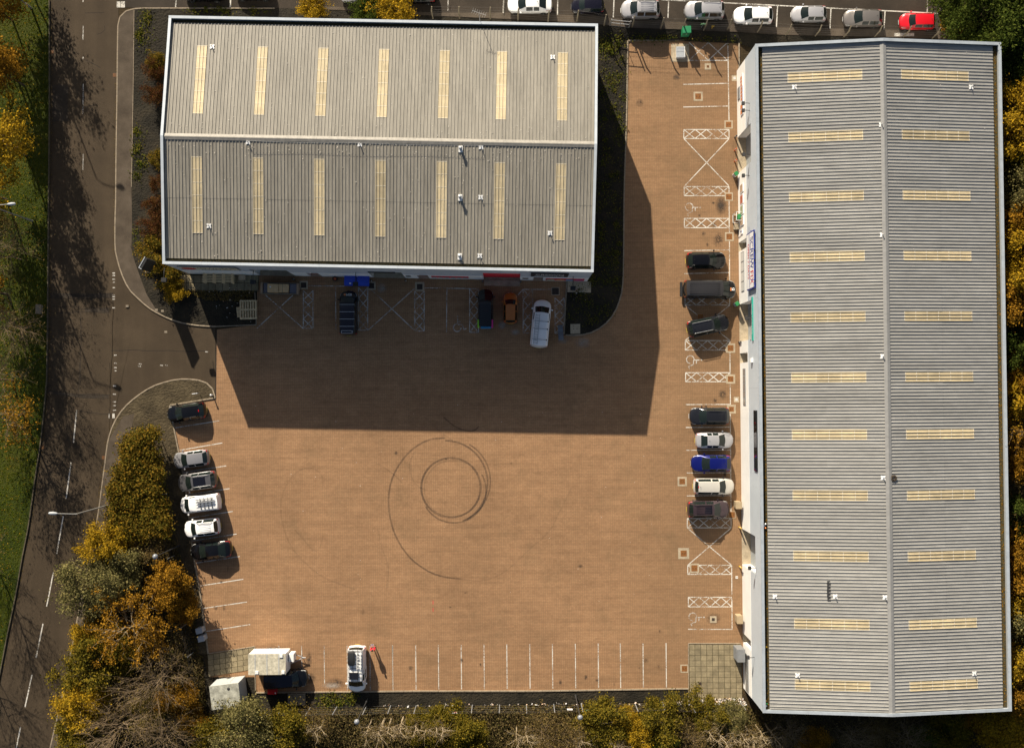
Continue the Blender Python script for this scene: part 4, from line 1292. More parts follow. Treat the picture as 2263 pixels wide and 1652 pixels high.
lettering(FB, 'Customer Collection Point', 0.38, 'sign_white', yb(714), yy, 6.3, o, fit=(yb(745) - yb(683)))
for d, z in ((262, 5.9), (277, 5.9), (369, 5.9), (412, 5.6), (712, 6.3), (1232, 6.5), (1424, 5.3)):
    flood(FB, yb(d), z, 'dark_metal', 0.38, 0.5)
o, yy = board(FB, 'light_box', yb(795), yb(804), 5.6, 6.1, 'white_plastic', 0.02, thick=0.2)

# fall-arrest posts and vent cowls standing on the roofs
def roof_pt(F, d):
    """point on the roof above survey position d"""
    z = F.ze + 0.5
    for _ in range(6):
        q = P(d[0], d[1], z)
        dx, dy = q[0] - F.c.x, q[1] - F.c.y
        a = -F.root.rotation_euler.z
        ly = dx * math.sin(a) + dy * math.cos(a)
        z = F.zr0 + F.rise * max(0, 1 - abs(ly) / F.eave_in)
    return q, z, (-1 if ly < 0 else 1)
star = MB()
ring = []
for k in range(16):
    a = 2 * math.pi * k / 16 + math.pi / 4
    r = (0.40, 0.30, 0.20, 0.30)[k % 4]
    ring.append((r * math.cos(a), r * math.sin(a)))
star.prism(ring, 0.05, 0.09)
star_me = star.mesh('base_plate', 'white_plastic')
post_me = MB().tube([(0, 0, 0.08), (0, 0, 0.42)], [0.06, 0.045], 8).lathe((0, 0, 0.42), [(0.08, 0), (0.10, 0.03), (0.05, 0.08)], 8).mesh('post', 'galv')
cow_me = MB().box(-.22, .22, -.32, .32, 0.05, 0.14, 0.03).mesh('flashing', 'white_plastic')
cow_c = MB().lathe((0, 0, 0.14), [(0.13, 0), (0.13, 0.35), (0.19, 0.37), (0.19, 0.45), (0.05, 0.55)], 10).mesh('cowl', 'galv')
anchors = [(FA, d, w) for d, w in (((469, 104), 'beside the first upper rooflight'), ((1221, 127), 'beside the last upper rooflight'), ((548, 314), 'below the left end of the ridge'), ((795, 319), 'below the middle of the ridge'),
           ((1063, 325), 'below the right end of the ridge'), ((1062, 436), 'halfway down the lower slope'), ((462, 499), 'beside the first lower rooflight'), ((1215, 515), 'beside the last lower rooflight'), ((1060, 565), 'above the front gutter'))]
anchors += [(FB, d, w) for d, w in (((1755, 193), 'below the top left rooflight'), ((2145, 193), 'below the top right rooflight'), ((1947, 276), 'left of the ridge near the top'), ((1949, 519), 'left of the ridge, second from the top'), ((1950, 787), 'left of the ridge, third from the top'),
           ((1951, 1055), 'left of the ridge, opposite the bird nest'), ((1712, 1317), 'near the left gutter in the bottom half'), ((1845, 1317), 'beside the dark roof patch'), ((1955, 1319), 'left of the ridge near the bottom'), ((1762, 1491), 'above the bottom left rooflight'), ((2152, 1487), 'above the bottom right rooflight'))]
for F, dd, w in anchors:
    q, z, s = roof_pt(F, dd)
    o = thing('roof_anchor', ('white star shaped anchor on the beige roof ' if F is FA else 'white star shaped anchor on the grey roof ') + w, 'roof anchor', (q[0], q[1], z), F.root.rotation_euler.z, 'fall arrest anchors on the roofs')
    pl = inst('base_plate', star_me, o)
    pl.rotation_euler = (-s * F.ang, 0, 0)
    inst('post', post_me, o)
    o.scale = (.8, .8, .8)
for dd, w in (((1018, 330), 'just below the ridge'), ((1017, 437), 'halfway down the slope'), ((1016, 567), 'above the front gutter')):
    q, z, s = roof_pt(FA, dd)
    o = thing('roof_vent', 'white square roof vent cowl on the beige roof ' + w, 'roof vent', (q[0], q[1], z), FA.root.rotation_euler.z, 'vent cowls on the beige roof')
    pl = inst('flashing', cow_me, o)
    pl.rotation_euler = (ang_ := -s * FA.ang, 0, 0)
    inst('cowl', cow_c, o)
# safety cable between three ridge anchors
pts = []
for dd in ((548, 314), (671, 318), (795, 319), (930, 323), (1063, 325)):
    q, z, s = roof_pt(FA, dd)
    pts.append((q[0], q[1], z + (0.5 if dd[0] in (548, 795, 1063) else 0.42)))
tag(MB().tube(pts, 0.012, 4).build('safety_cable', 'galv'), 'thin safety cable strung between roof anchors below the beige ridge', 'cable')
# dark patch of sealant and a nest on the grey roof
q, z, s = roof_pt(FB, (1831, 1305))
o = MB()
for k in range(9):
    o.box(-.16 + rnd.uniform(-.03, .03), .16 + rnd.uniform(-.03, .03), -.95 + k * .22, -.75 + k * .22, 0, 0.01)
o = o.build('roof_patch', 'dark_metal')
o.location = (q[0], q[1], z + 0.055)
o.rotation_euler = (0, -FB.ang, 0)
tag(o, 'dark sealant patch on the left slope of the grey roof', 'roof patch')
q, z, s = roof_pt(FB, (1974, 1056))
b = MB()
for k in range(70):
    a = rnd.uniform(0, 6.28); r = rnd.uniform(.1, .3)
    c = Vector((r * math.cos(a), r * math.sin(a), rnd.uniform(.02, .14)))
    t = Vector((-math.sin(a), math.cos(a), rnd.uniform(-.2, .2))) * .18
    b.tube([c - t, c + t], 0.012, 4)
o = b.build('bird_nest', 'bark')
o.location = (q[0], q[1], z + 0.05)
tag(o, 'brown twig nest beside the grey roof ridge', 'nest')
# balls lost in the gutter
ball_me = {}
for m in ('white_plastic', 'sign_orange', 'yellow_paint', 'weed'):
    ball_me[m] = MB().lathe((0, 0, 0.11), [(0.02, -.108), (.06, -.09), (.09, -.06), (.108, -.02), (.108, .02), (.09, .06), (.06, .09), (.02, .108)], 12).mesh('ball', m if m != 'weed' else 'sign_green', smooth=60)
for dx, dy, m, w in ((1690.5, 1157, 'white_plastic', 'white ball topmost in the cluster in the left gutter of the grey roof'), (1687, 1161, 'white_plastic', 'white ball second in the cluster in the left gutter of the grey roof'), (1690.5, 1166, 'sign_orange', 'orange ball in the cluster in the left gutter of the grey roof'),
                     (1691.5, 1428, 'yellow_paint', 'lone yellow ball in the left gutter near the bottom of the grey roof'), (1692, 1547, 'yellow_paint', 'yellow ball in the bottom corner of the left gutter'), (1693, 1553, 'weed', 'green ball in the bottom corner of the left gutter'), (1692, 1558, 'white_plastic', 'white ball in the bottom corner of the left gutter')):
    q = P(dx, dy, FB.zr0 - 0.16)
    tag(inst('ball', ball_me[m], None, (q[0], q[1], FB.zr0 - 0.16)), w, 'ball', 'balls lost in the gutter')
# television aerial on the rear parapet of the beige warehouse
q = P(1060, 44, 8.8)
o = thing('aerial', 'thin metal aerial on the rear parapet of the beige roofed warehouse', 'aerial', (q[0], q[1], 8.8))
MB().tube([(0, 0, -0.3), (0, 0, 1.9)], 0.025, 6).build('mast', 'galv', o)
MB().tube([(-.7, .25, 1.85), (.7, -.25, 1.85)], 0.015, 5).build('boom', 'galv', o)
b = MB()
for k in range(7):
    t = -0.65 + k * 0.21
    b.tube([(t - .1, -.36 * t - .28, 1.86), (t + .1, -.36 * t + .28, 1.86)], 0.01, 4)
b.build('elements', 'galv', o)
#@@PART4

# ------------------------------------------------------------------ vehicles
# stations front -> rear: (u, half-width share, belt z, top z, top half-width share)
PROF = {
    'hatch': dict(H=1.48, st=[(0, .66, .46, .52, .50), (.018, .82, .56, .63, .64), (.06, .92, .66, .73, .74), (.15, .975, .76, .84, .80), (.245, 1, .85, .94, .83), (.29, 1, .90, 1.00, .83),
                              (.425, 1, .95, 1.42, .68), (.48, 1, .96, 1.46, .68), (.60, 1, .97, 1.48, .68), (.63, 1, .97, 1.48, .68), (.76, 1, .98, 1.46, .67), (.885, .985, .99, 1.41, .64), (.957, .95, .97, 1.06, .72), (.985, .89, .78, .84, .72), (1, .76, .52, .58, .60)],
                 ws=(5, 6), rw=(11, 12), sw=((6, 8), (9, 11)), tail=(12, 13)),
    'sedan': dict(H=1.43, st=[(0, .66, .46, .52, .50), (.018, .82, .56, .63, .64), (.06, .92, .66, .73, .74), (.15, .975, .76, .84, .80), (.235, 1, .85, .93, .83), (.275, 1, .90, .98, .83),
                              (.40, 1, .95, 1.37, .66), (.46, 1, .96, 1.42, .66), (.56, 1, .97, 1.43, .66), (.585, 1, .97, 1.43, .66), (.68, 1, .98, 1.41, .65), (.735, .995, .98, 1.37, .64), (.86, .97, .97, 1.06, .76), (.975, .90, .90, 1.00, .74), (.99, .84, .70, .78, .70), (1, .74, .52, .58, .60)],
                 ws=(5, 6), rw=(11, 12), sw=((6, 8), (9, 11)), tail=(13, 14)),
    'estate': dict(H=1.50, st=[(0, .66, .46, .52, .50), (.018, .82, .56, .63, .64), (.06, .92, .66, .73, .74), (.15, .975, .76, .84, .80), (.225, 1, .85, .94, .83), (.265, 1, .90, 1.00, .83),
                               (.38, 1, .95, 1.43, .68), (.44, 1, .96, 1.48, .68), (.56, 1, .97, 1.50, .68), (.585, 1, .97, 1.50, .68), (.76, 1, .98, 1.49, .68), (.925, .985, .99, 1.44, .66), (.968, .95, .97, 1.06, .74), (.988, .90, .78, .84, .72), (1, .78, .52, .58, .60)],
                  ws=(5, 6), rw=(11, 12), sw=((6, 8), (9, 11)), tail=(12, 13)),
    'suv': dict(H=1.68, st=[(0, .70, .55, .64, .54), (.015, .85, .70, .80, .68), (.05, .94, .84, .93, .76), (.15, .985, .95, 1.03, .81), (.235, 1, 1.01, 1.09, .83), (.27, 1, 1.05, 1.15, .83),
                            (.385, 1, 1.09, 1.61, .69), (.44, 1, 1.10, 1.66, .69), (.57, 1, 1.11, 1.68, .69), (.595, 1, 1.11, 1.68, .69), (.77, 1, 1.12, 1.66, .68), (.915, .985, 1.12, 1.60, .66), (.966, .95, 1.08, 1.18, .74), (.988, .90, .84, .92, .72), (1, .80, .58, .64, .62)],
               ws=(5, 6), rw=(11, 12), sw=((6, 8), (9, 11)), tail=(12, 13)),
    'mini': dict(H=1.42, st=[(0, .70, .50, .58, .54), (.02, .85, .62, .72, .66), (.07, .93, .72, .82, .74), (.16, .98, .80, .90, .78), (.24, 1, .86, .95, .80), (.28, 1, .90, 1.00, .80),
                             (.385, 1, .96, 1.36, .70), (.45, 1, .97, 1.41, .71), (.60, 1, .97, 1.42, .71), (.62, 1, .97, 1.42, .71), (.78, 1, .97, 1.41, .70), (.925, .98, .97, 1.36, .68), (.965, .94, .96, 1.03, .72), (.985, .88, .76, .82, .72), (1, .76, .52, .58, .60)],
                ws=(5, 6), rw=(11, 12), sw=((6, 8), (9, 11)), tail=(12, 13)),
    'van': dict(H=1.96, st=[(0, .70, .60, .70, .56), (.012, .85, .78, .88, .70), (.05, .94, .94, 1.03, .78), (.12, .985, 1.06, 1.16, .82), (.155, 1, 1.12, 1.22, .83), (.175, 1, 1.14, 1.27, .84),
                            (.275, 1, 1.16, 1.86, .78), (.32, 1, 1.17, 1.93, .79), (.43, 1, 1.17, 1.95, .80), (.445, 1, 1.17, 1.95, .80), (.72, 1, 1.17, 1.96, .80), (.965, .99, 1.17, 1.94, .79), (.988, .98, 1.10, 1.24, .84), (.996, .96, .80, .90, .82), (1, .92, .50, .58, .76)],
               ws=(5, 6), rw=(11, 12), sw=((6, 8),), tail=(12, 13)),
    'pickup': dict(H=1.78, st=[(0, .72, .62, .72, .58), (.014, .86, .78, .88, .70), (.05, .94, .94, 1.03, .78), (.14, .985, 1.02, 1.10, .82), (.205, 1, 1.05, 1.13, .83), (.235, 1, 1.08, 1.18, .83),
                               (.33, 1, 1.10, 1.70, .70), (.38, 1, 1.11, 1.76, .70), (.48, 1, 1.11, 1.78, .71), (.50, 1, 1.11, 1.78, .71), (.64, 1, 1.11, 1.78, .72), (.965, .985, 1.11, 1.74, .72), (.985, .97, 1.06, 1.16, .80), (.994, .95, .80, .88, .80), (1, .90, .58, .64, .76)],
                  ws=(5, 6), rw=(11, 12), sw=((6, 8), (9, 10)), tail=(12, 13)),
}
for k_, T_ in PROF.items():
    q_ = [list(r_) for r_ in T_['st']]
    if k_ not in ('van', 'pickup'):
        q_[5][0] -= .018
        q_[4][0] -= .018
        q_[6][0] += .018
        q_[7][0] += .012
        q_[T_['rw'][0]][0] -= .03
        for i_ in range(6, T_['rw'][0] + 1):
            q_[i_][4] *= .95
    else:
        q_[5][0] -= .01
        q_[6][0] += .01
    q_[0][1] *= .86
    q_[1][1] *= .93
    q_[-1][1] *= .9
    T_['st'] = [tuple(r_) for r_ in q_]
WHEEL = {}
def wheel_meshes(r):
    k = round(r, 2)
    if k not in WHEEL:
        t = MB()
        for sgn in (1,):
            prof = [(r * .62, 0.0), (r * .93, 0.0), (r, -.03), (r, -.18), (r * .9, -.21), (r * .5, -.21)]
            t.lathe((0, 0, 0), prof, 16)
        t.xform(Matrix.Rotation(R(-90), 4, 'X'))
        q = MB()
        q.lathe((0, 0, 0), [(r * .63, -0.05), (r * .63, -0.005), (r * .56, -0.002), (r * .50, -0.02), (r * .16, -0.012), (r * .12, 0.004), (0.01, 0.006)], 16)
        q.xform(Matrix.Rotation(R(-90), 4, 'X'))
        sp = MB()
        for i in range(5):
            a = 2 * math.pi * i / 5
            c, s = math.cos(a), math.sin(a)
            sp.add([(c * r * .14 - s * .03, s * r * .14 + c * .03, .006), (c * r * .14 + s * .03, s * r * .14 - c * .03, .006), (c * r * .58 + s * .045, s * r * .58 - c * .045, .004), (c * r * .58 - s * .045, s * r * .58 + c * .045, .004)], [(0, 1, 2, 3)])
        WHEEL[k] = (t.mesh('tyre', 'tyre', 40), q.mesh('rim', 'rim', 40))
    return WHEEL[k]
def car(label, cat, pos, ang, kind, L, W, col, z=0.0, extras=(), rear_glass=True, roof_m=None, name='parked_car', hscale=1.0, group='parked vehicles'):
    T = PROF[kind]
    root = thing(name, label, cat, (pos[0], pos[1], z), R(ang), group)
    hw = W / 2
    st = T['st']
    rows = []
    for u, wf, zb, zt, tf in st:
        x = L / 2 - u * L
        w, wt = hw * wf, hw * tf
        zb, zt = zb * hscale, zt * hscale
        sill = .24 if 0.03 < u < .97 else .30
        m = [(w * .94, sill), (w * .995, .40 * min(1, zb / .6)), (w, .5 * (zb + .35)), (w * .985, zb - .06), (w * .965, zb), (w * .93, zb + .02)]
        cab = zt - zb > .2
        if cab:
            m += [(wt * 1.03 + .0, zt - .075), (wt * .95, zt - .02)]
        else:
            m += [(w * .90, zb + (zt - zb) * .45), (wt * .95, zt - .015)]
        m += [(wt * .62, zt), (wt * .30, zt + .008), (0, zt + .012)]
        def bow(y):
            q = (y / hw) ** 2
            return x - .30 * q * max(0, 1 - u / .15) + .20 * q * max(0, 1 - (1 - u) / .10) + (.13 * (1 - q / .5) if u in (st[T['ws'][0]][0],) and q < .5 else 0) + (.07 * (1 - q / .5) if u == st[T['ws'][1]][0] and q < .5 else 0)
        pr = [(x, -y, zz) for y, zz in m[:-1]] + [(x, 0, m[-1][1])] + [(x, y, zz) for y, zz in reversed(m[:-1])]
        rows.append([(bow(abs(q[1])), q[1], q[2]) for q in pr])
    n = len(rows[0])           # 21
    half = (n - 1) // 2
    # curve the screens and tail in plan
    verts = [p for r in rows for p in r]
    parts = {}
    ws, rw, tl = T['ws'], T['rw'], T['tail']
    for i in range(len(rows) - 1):
        for j in range(n - 1):
            f = (i * n + j, i * n + j + 1, (i + 1) * n + j + 1, (i + 1) * n + j)
            jj = j if j < half else n - 2 - j        # 0 sill .. 9 crown
            side = 'r' if j < half else 'l'
            key = 'body'
            if jj >= 7 and ws[0] <= i < ws[1]:
                key = 'windscreen'
            elif jj >= 7 and rw[0] <= i < rw[1] and rear_glass:
                key = 'rear_window'
            elif jj == 5:
                for q, (a, c) in enumerate(T['sw']):
                    if a <= i < c:
                        key = 'side_window_%s%d' % (side, q)
            elif i in (1, 2) and jj in (3, 4) and i == 1:
                key = 'headlight_' + side
            elif i in (2,) and jj in (4,):
                key = 'headlight_' + side
            elif tl[0] - 1 <= i < tl[1] and jj in ((3, 4, 5, 6) if i == tl[0] else (4, 5)):
                key = 'taillight_' + side
            if roof_m and key == 'body' and jj >= 7 and ws[1] <= i < rw[0]:
                key = 'roof'
            parts.setdefault(key, []).append(f)
    ends = [tuple(range(n - 1, -1, -1)), tuple((len(rows) - 1) * n + k for k in range(n))]
    parts['body'] += ends
    parts['body'].append(tuple(i * n for i in range(len(rows))) + tuple(i * n + n - 1 for i in range(len(rows) - 1, -1, -1)))
    for key, fs in parts.items():
        used = sorted({i for f in fs for i in f})
        mp = {v: k for k, v in enumerate(used)}
        vs = [verts[i] for i in used]
        m = col
        nm = key.split('_l')[0].split('_r')[0] if not key.startswith('rear') else key
        if key in ('windscreen', 'rear_window') or key.startswith('side'):
            m = 'glass_car'
            nm = 'side_window' if key.startswith('side') else key
        elif key.startswith('headlight'):
            m, nm = 'lens_clear', 'headlight'
        elif key.startswith('taillight'):
            m, nm = 'lens_red', 'taillight'
        elif key == 'roof':
            m, nm = roof_m, 'roof'
        mb_ = MB().add(vs, [tuple(mp[i] for i in f) for f in fs])
        mb_.build(nm, m, root, smooth=38)
    # wheels
    r = .31 if kind in ('hatch', 'sedan', 'estate', 'mini') else .36
    tm, rm = wheel_meshes(r)
    for ux in (.19, .80 if kind != 'mini' else .83):
        for sy in (-1, 1):
            w = inst('wheel', tm, root, (L / 2 - ux * L, sy * (hw + .012), r))
            w.rotation_euler = (0, 0, 0 if sy > 0 else math.pi)
            inst('rim', rm, w)
    # mirrors
    uc = st[ws[0]][0] + .035
    zb = st[ws[0]][2] * hscale
    for sy in (-1, 1):
        x = L / 2 - uc * L
        mb_ = MB().tube([(x, sy * hw * .95, zb + .02), (x - .02, sy * (hw + .06), zb + .05)], .03, 5)
        mb_.box(x - .10, x + .06, min(sy * (hw + .04), sy * (hw + .20)), max(sy * (hw + .04), sy * (hw + .20)), zb + .0, zb + .15, .03)
        mb_.build('door_mirror', col if col not in ('car_cream',) else 'trim', root)
    # plates
    MB().box(L / 2 - .012, L / 2 + .012, -.26, .26, .36, .47).build('number_plate', 'plate_white', root)
    MB().box(-L / 2 - .012, -L / 2 + .012, -.26, .26, .42, .53).build('number_plate', 'plate_yellow', root)
    # wipers and bonnet shut line
    zt = st[ws[0]][3] * hscale
    x = L / 2 - st[ws[0]][0] * L
    MB().box(x - .02, x + .05, -hw * .74, hw * .74, zt + .002, zt + .02).build('scuttle', 'trim', root)
    H = T['H'] * hscale
    x_r0, x_r1 = L / 2 - st[ws[1]][0] * L, L / 2 - st[rw[0]][0] * L
    wr = hw * st[8][4]
    for e in extras:
        if e == 'rails':
            for sy in (-1, 1):
                MB().tube([(x_r0 - .15, sy * wr * .93, H - .05), (x_r0 - .3, sy * wr * .93, H + .05), (x_r1 + .3, sy * wr * .93, H + .05), (x_r1 + .1, sy * wr * .93, H - .06)], .025, 5).build('roof_rail', 'rim', root)
        elif e == 'rails_dark':
            for sy in (-1, 1):
                MB().tube([(x_r0 - .15, sy * wr * .93, H - .05), (x_r0 - .3, sy * wr * .93, H + .05), (x_r1 + .3, sy * wr * .93, H + .05), (x_r1 + .1, sy * wr * .93, H - .06)], .025, 5).build('roof_rail', 'trim', root)
        elif e == 'sunroof':
            MB().box(x_r0 - .95, x_r0 - .22, -wr * .62, wr * .62, H - .02, H + .02, .01).build('sunroof', 'glass_roof', root)
        elif e == 'panoroof':
            MB().box(x_r1 + .55, x_r0 - .18, -wr * .74, wr * .74, H - .02, H + .022, .01).build('sunroof', 'glass_roof', root)
        elif e == 'aerial':
            MB().tube([(x_r1 + .25, 0, H - .03), (x_r1 + .15, 0, H + .12)], .02, 5).build('aerial', 'trim', root)
        elif e == 'ribs':
            for k in range(-2, 3):
                MB().box(x_r1 + .35, x_r0 - .35, k * wr * .3 - .018, k * wr * .3 + .018, H - .01, H + .022).build('roof_rib', col, root)
        elif e == 'third_light':
            MB().box(x_r1 - .02, x_r1 + .05, -.12, .12, H - .09, H - .045).build('brake_light', 'lens_red', root)
        elif e == 'grille':
            MB().box(L / 2 - .015, L / 2 + .01, -.45, .45, .42, .60).build('grille', 'trim', root)
    return root
def ladder(root, x0, x1, y0, y1, z, n, m='galv', name='ladder'):
    o = inst(name, None, root)
    for y in (y0, y1):
        MB().box(x0, x1, y - .03, y + .03, z, z + .06).build('stile', m, o)
    w = (x1 - x0) / n
    rm = MB().box(-.02, .02, y0 + .03, y1 - .03, z + .01, z + .05).mesh('rung', m)
    for k in range(n):
        inst('rung', rm, o, (x0 + w * (k + .5), 0, 0))
    return o
# upper car park row; every car stands nose to the left
Z1 = lotz(1300) + 0.0
def up(v, x, yb_, z=Z1, w=1.8, L=4.3):
    """car seen from below the row: x centre, yb_ = foot of the near wheels"""
    p = v(x, yb_, z)
    return (p[0], p[1] + w / 2)
cars = []
car('black saloon cut by the top frame, leftmost behind the beige roofed warehouse', 'car', up(V1, 1690, 28, ZR), 180, 'sedan', 4.5, 1.82, 'car_black', ZR)
car('black hatchback cut by the top frame, second behind the beige roofed warehouse', 'car', up(V1, 2095, 18, ZR), 180, 'hatch', 4.2, 1.8, 'car_gunmetal', ZR)
car('silver white saloon cut by the top frame beside the yellow bush', 'car', up(V2, 915, 40, lotz(790)), 180, 'sedan', 4.5, 1.8, 'car_silver', lotz(790))
car('glossy black car cut by the top frame behind the yellow bush', 'car', up(V2, 1375, 46, lotz(920)), 180, 'hatch', 4.3, 1.8, 'car_black', lotz(920))
car('white coupe saloon parked above the right end of the beige roof', 'car', up(V3, 245, 122), 180, 'sedan', 4.85, 1.86, 'car_white', Z1, ('aerial', 'grille'))
car('small dark navy city car beside the white coupe saloon', 'car', up(V3, 720, 136), 180, 'mini', 3.6, 1.66, 'car_navy', Z1, ('grille',))
car('silver crossover with dark roof rails behind the metal gate', 'car', up(V3, 1150, 168), 180, 'suv', 4.25, 1.84, 'car_silver', Z1, ('rails_dark', 'ribs', 'aerial'))
car('silver crossover parked behind the green cabinet', 'car', up(V3, 1675, 174), 180, 'suv', 4.35, 1.85, 'car_silver', Z1, ('rails_dark', 'aerial', 'grille'), hscale=.97)
car('white hatchback parked above the grey warehouse corner', 'car', up(V4, 25, 214), 180, 'hatch', 4.3, 1.82, 'car_white', Z1, ('aerial', 'grille'))
car('silver three door hatchback beside the white hatchback', 'car', up(V4, 480, 204), 180, 'hatch', 3.85, 1.66, 'car_silver', Z1, ('aerial',))
car('taupe hatchback above the grey roof ridge', 'car', up(V4, 922, 238), 180, 'hatch', 4.25, 1.79, 'car_taupe', Z1, ('aerial', 'grille'))
car('bright red small hatchback at the end of the upper row', 'car', up(V4, 1365, 264), 180, 'mini', 3.85, 1.7, 'car_red', Z1, ('aerial', 'grille'))
car('black car nose cut by the top frame near the dark tree', 'car', up(V4, 1620, 38), 265, 'hatch', 4.3, 1.8, 'car_black', Z1)
# right-hand bays; Zc = level the outline was surveyed at
def cp(v, x, y, zc=0.75):
    return v(x, y, zc)
car('black hatchback nose to the tall shop sign, topmost in the right bays', 'car', cp(V8, 460, 703), 1, 'hatch', 4.35, 1.80, 'car_black', ZY, ('aerial',))
v_ = car('long black van with ribbed roof and tow step under the tall shop sign', 'van', cp(V8, 492, 940, 1.0), -0.5, 'van', 5.75, 1.94, 'car_black', ZY, (), False, 'van_roof_dark', 'parked_van')
b = MB()
for k in range(-3, 4):
    b.box(-2.3, 0.9, k * .19 - .02, k * .19 + .02, 1.955, 1.985)
for x in (-2.3, -1.25, -.9, 0.9):
    b.box(x - .02, x + .02, -.62, .62, 1.956, 1.984)
b.build('roof_ribs', 'van_roof_dark', v_)
MB().box(-3.15, -2.86, -.8, .8, .42, .62, .05).build('tow_step', 'trim', v_)
text('lettering', 'B', .62, 'sign_white', v_, Matrix.Translation((2.42, 0.0, 1.19)) @ Matrix.Rotation(R(90), 4, 'Z') @ Matrix.Rotation(R(-12), 4, 'X'), .012)
MB().box(2.16, 2.28, -.18, .18, 1.22, 1.235).build('badge', 'sign_orange', v_)
car('dark grey estate with silver roof rails parked askew in the hatched bay', 'car', cp(V8, 478, 1240), 12, 'estate', 4.65, 1.83, 'car_gunmetal', ZY, ('rails', 'aerial'))
car('black crossover nose out, above the silver saloon', 'car', cp(W5, 697, 440), 180, 'suv', 4.4, 1.84, 'car_gunmetal', ZY, ('rails_dark',), hscale=.94)
car('silver saloon nose to the wall between black crossover and blue hatchback', 'car', cp(W5, 735, 639), 0.5, 'sedan', 4.12, 1.72, 'car_silver', ZY, ('aerial',))
car('vivid blue hatchback with red tail lights', 'car', cp(W5, 711, 828), 180, 'hatch', 4.35, 1.79, 'car_blue', ZY, ('aerial', 'grille'))
car('pale champagne estate below the blue hatchback', 'car', cp(W5, 730, 1018), 0, 'estate', 4.45, 1.76, 'car_cream', ZY, ('third_light', 'aerial'))
car('dark plum off-roader with open sunroof', 'car', cp(W5, 685, 1205), 0.5, 'suv', 4.58, 1.84, 'car_plum', ZY, ('sunroof', 'ribs', 'rails_dark'))
# angled bays on the left
car('black hatchback beside the soil island, topmost of the angled row', 'car', cp(W1, 1535, 410), 188, 'hatch', 4.3, 1.80, 'car_black', ZY, ('third_light',))
car('silver grey hatchback, second of the angled row', 'car', cp(W1, 1575, 793), 187, 'hatch', 3.95, 1.74, 'car_midgrey', ZY, ())
car('dark grey coupe crossover with black glass roof in the angled row', 'car', cp(W1, 1625, 975), 188, 'suv', 4.25, 1.85, 'car_grey', ZY, ('panoroof', 'rails'), hscale=.94)
v_ = car('white pickup with ladder rack on its back', 'pickup truck', cp(W1, 1648, 1158, .9), 187, 'van', 4.45, 1.78, 'car_white', ZY, (), False, None, 'parked_pickup', .88)
o = inst('roof_rack', None, v_)
for x in (-1.5, -1.1, -.7, -.3):
    MB().box(x - .03, x + .03, -.62, .62, 1.78, 1.83).build('cross_bar', 'trim', o)
for y in (-.5, -.2, .1, .4):
    MB().box(-1.75, .2, y - .02, y + .02, 1.84, 1.87).build('slat', 'galv', o)
ladder(v_, -1.8, .1, -.45, -.15, 1.88, 7)
car('white square off-roader with black rear quarter windows in the angled row', 'car', cp(W1, 1665, 1356), 187, 'suv', 3.9, 1.78, 'car_white', ZY, ('ribs', 'rails_dark'), hscale=1.04)
car('black saloon, lowest of the angled row', 'car', cp(W1, 1738, 1543), 186, 'sedan', 4.5, 1.82, 'car_black', ZY, ())
# in front of the beige roofed warehouse
v_ = car('black van with roof bars and orange badge on its bonnet', 'van', cp(V6, 913, 725, .9), 90, 'van', 4.85, 1.90, 'car_black', ZY, (), False, 'car_navy', 'parked_van', .95)
for k in range(4):
    x = .85 - k * .78
    MB().box(x - .025, x + .025, -.80, .80, 1.90, 1.95).build('roof_bar', 'galv', v_)
o = MB().box(-2.25, -2.2, -.6, .6, 1.9, 1.94).box(-1.98, -1.93, -.6, .6, 1.9, 1.94).box(-2.2, -1.98, -.6, -.55, 1.9, 1.94).box(-2.2, -1.98, .55, .6, 1.9, 1.94).build('roof_hatch_frame', 'galv', v_)
Tb = Matrix.Translation((1.98, 0.0, 1.11)) @ Matrix.Rotation(R(90), 4, 'Z')
text('lettering', 'BSM', .34, 'sign_white', v_, Tb @ Matrix.Translation((-.08, 0, .0)), .012)
MB().box(1.87, 2.08, .26, .46, 1.08, 1.115).build('badge', 'sign_orange', v_)
v_ = car('black van with pink, lime and blue rear corners', 'van', cp(V7, 292, 688, .85), 90, 'van', 4.25, 1.66, 'car_black', ZY, (), False, None, 'parked_van', .93)
for y, m in ((.84, 'lime'), (-.84, 'pink')):
    MB().box(-2.10, -1.25, min(y, y * .78), max(y, y * .78), 1.02, 1.72, .03).build('coloured_corner', m, v_)
MB().box(-2.18, -1.98, -.62, .5, 1.05, 1.6, .02).build('coloured_corner', 'sky_blue', v_)
text('lettering', 'work', .3, 'teal', v_, Matrix.Translation((1.55, 0.1, 1.02)) @ Matrix.Rotation(R(90), 4, 'Z'), .012)
car('small orange hatchback between two vans', 'car', cp(V7, 497, 684), 90, 'mini', 3.4, 1.52, 'car_orange', ZY, ())
v_ = car('white panel van with grey ladder on three roof bars', 'van', cp(V7, 747, 812, .95), 84.5, 'van', 5.2, 1.92, 'car_white', ZY, (), False, None, 'parked_van', 1.0)
for x in (.2, -.6, -1.75):
    MB().box(x - .03, x + .03, -.82, .82, 2.0, 2.05).build('roof_bar', 'galv', v_)
    MB().box(x - .06, x + .06, -.80, -.68, 2.05, 2.11).build('clamp', 'trim', v_)
ladder(v_, -2.3, .95, .22, .62, 2.06, 11)
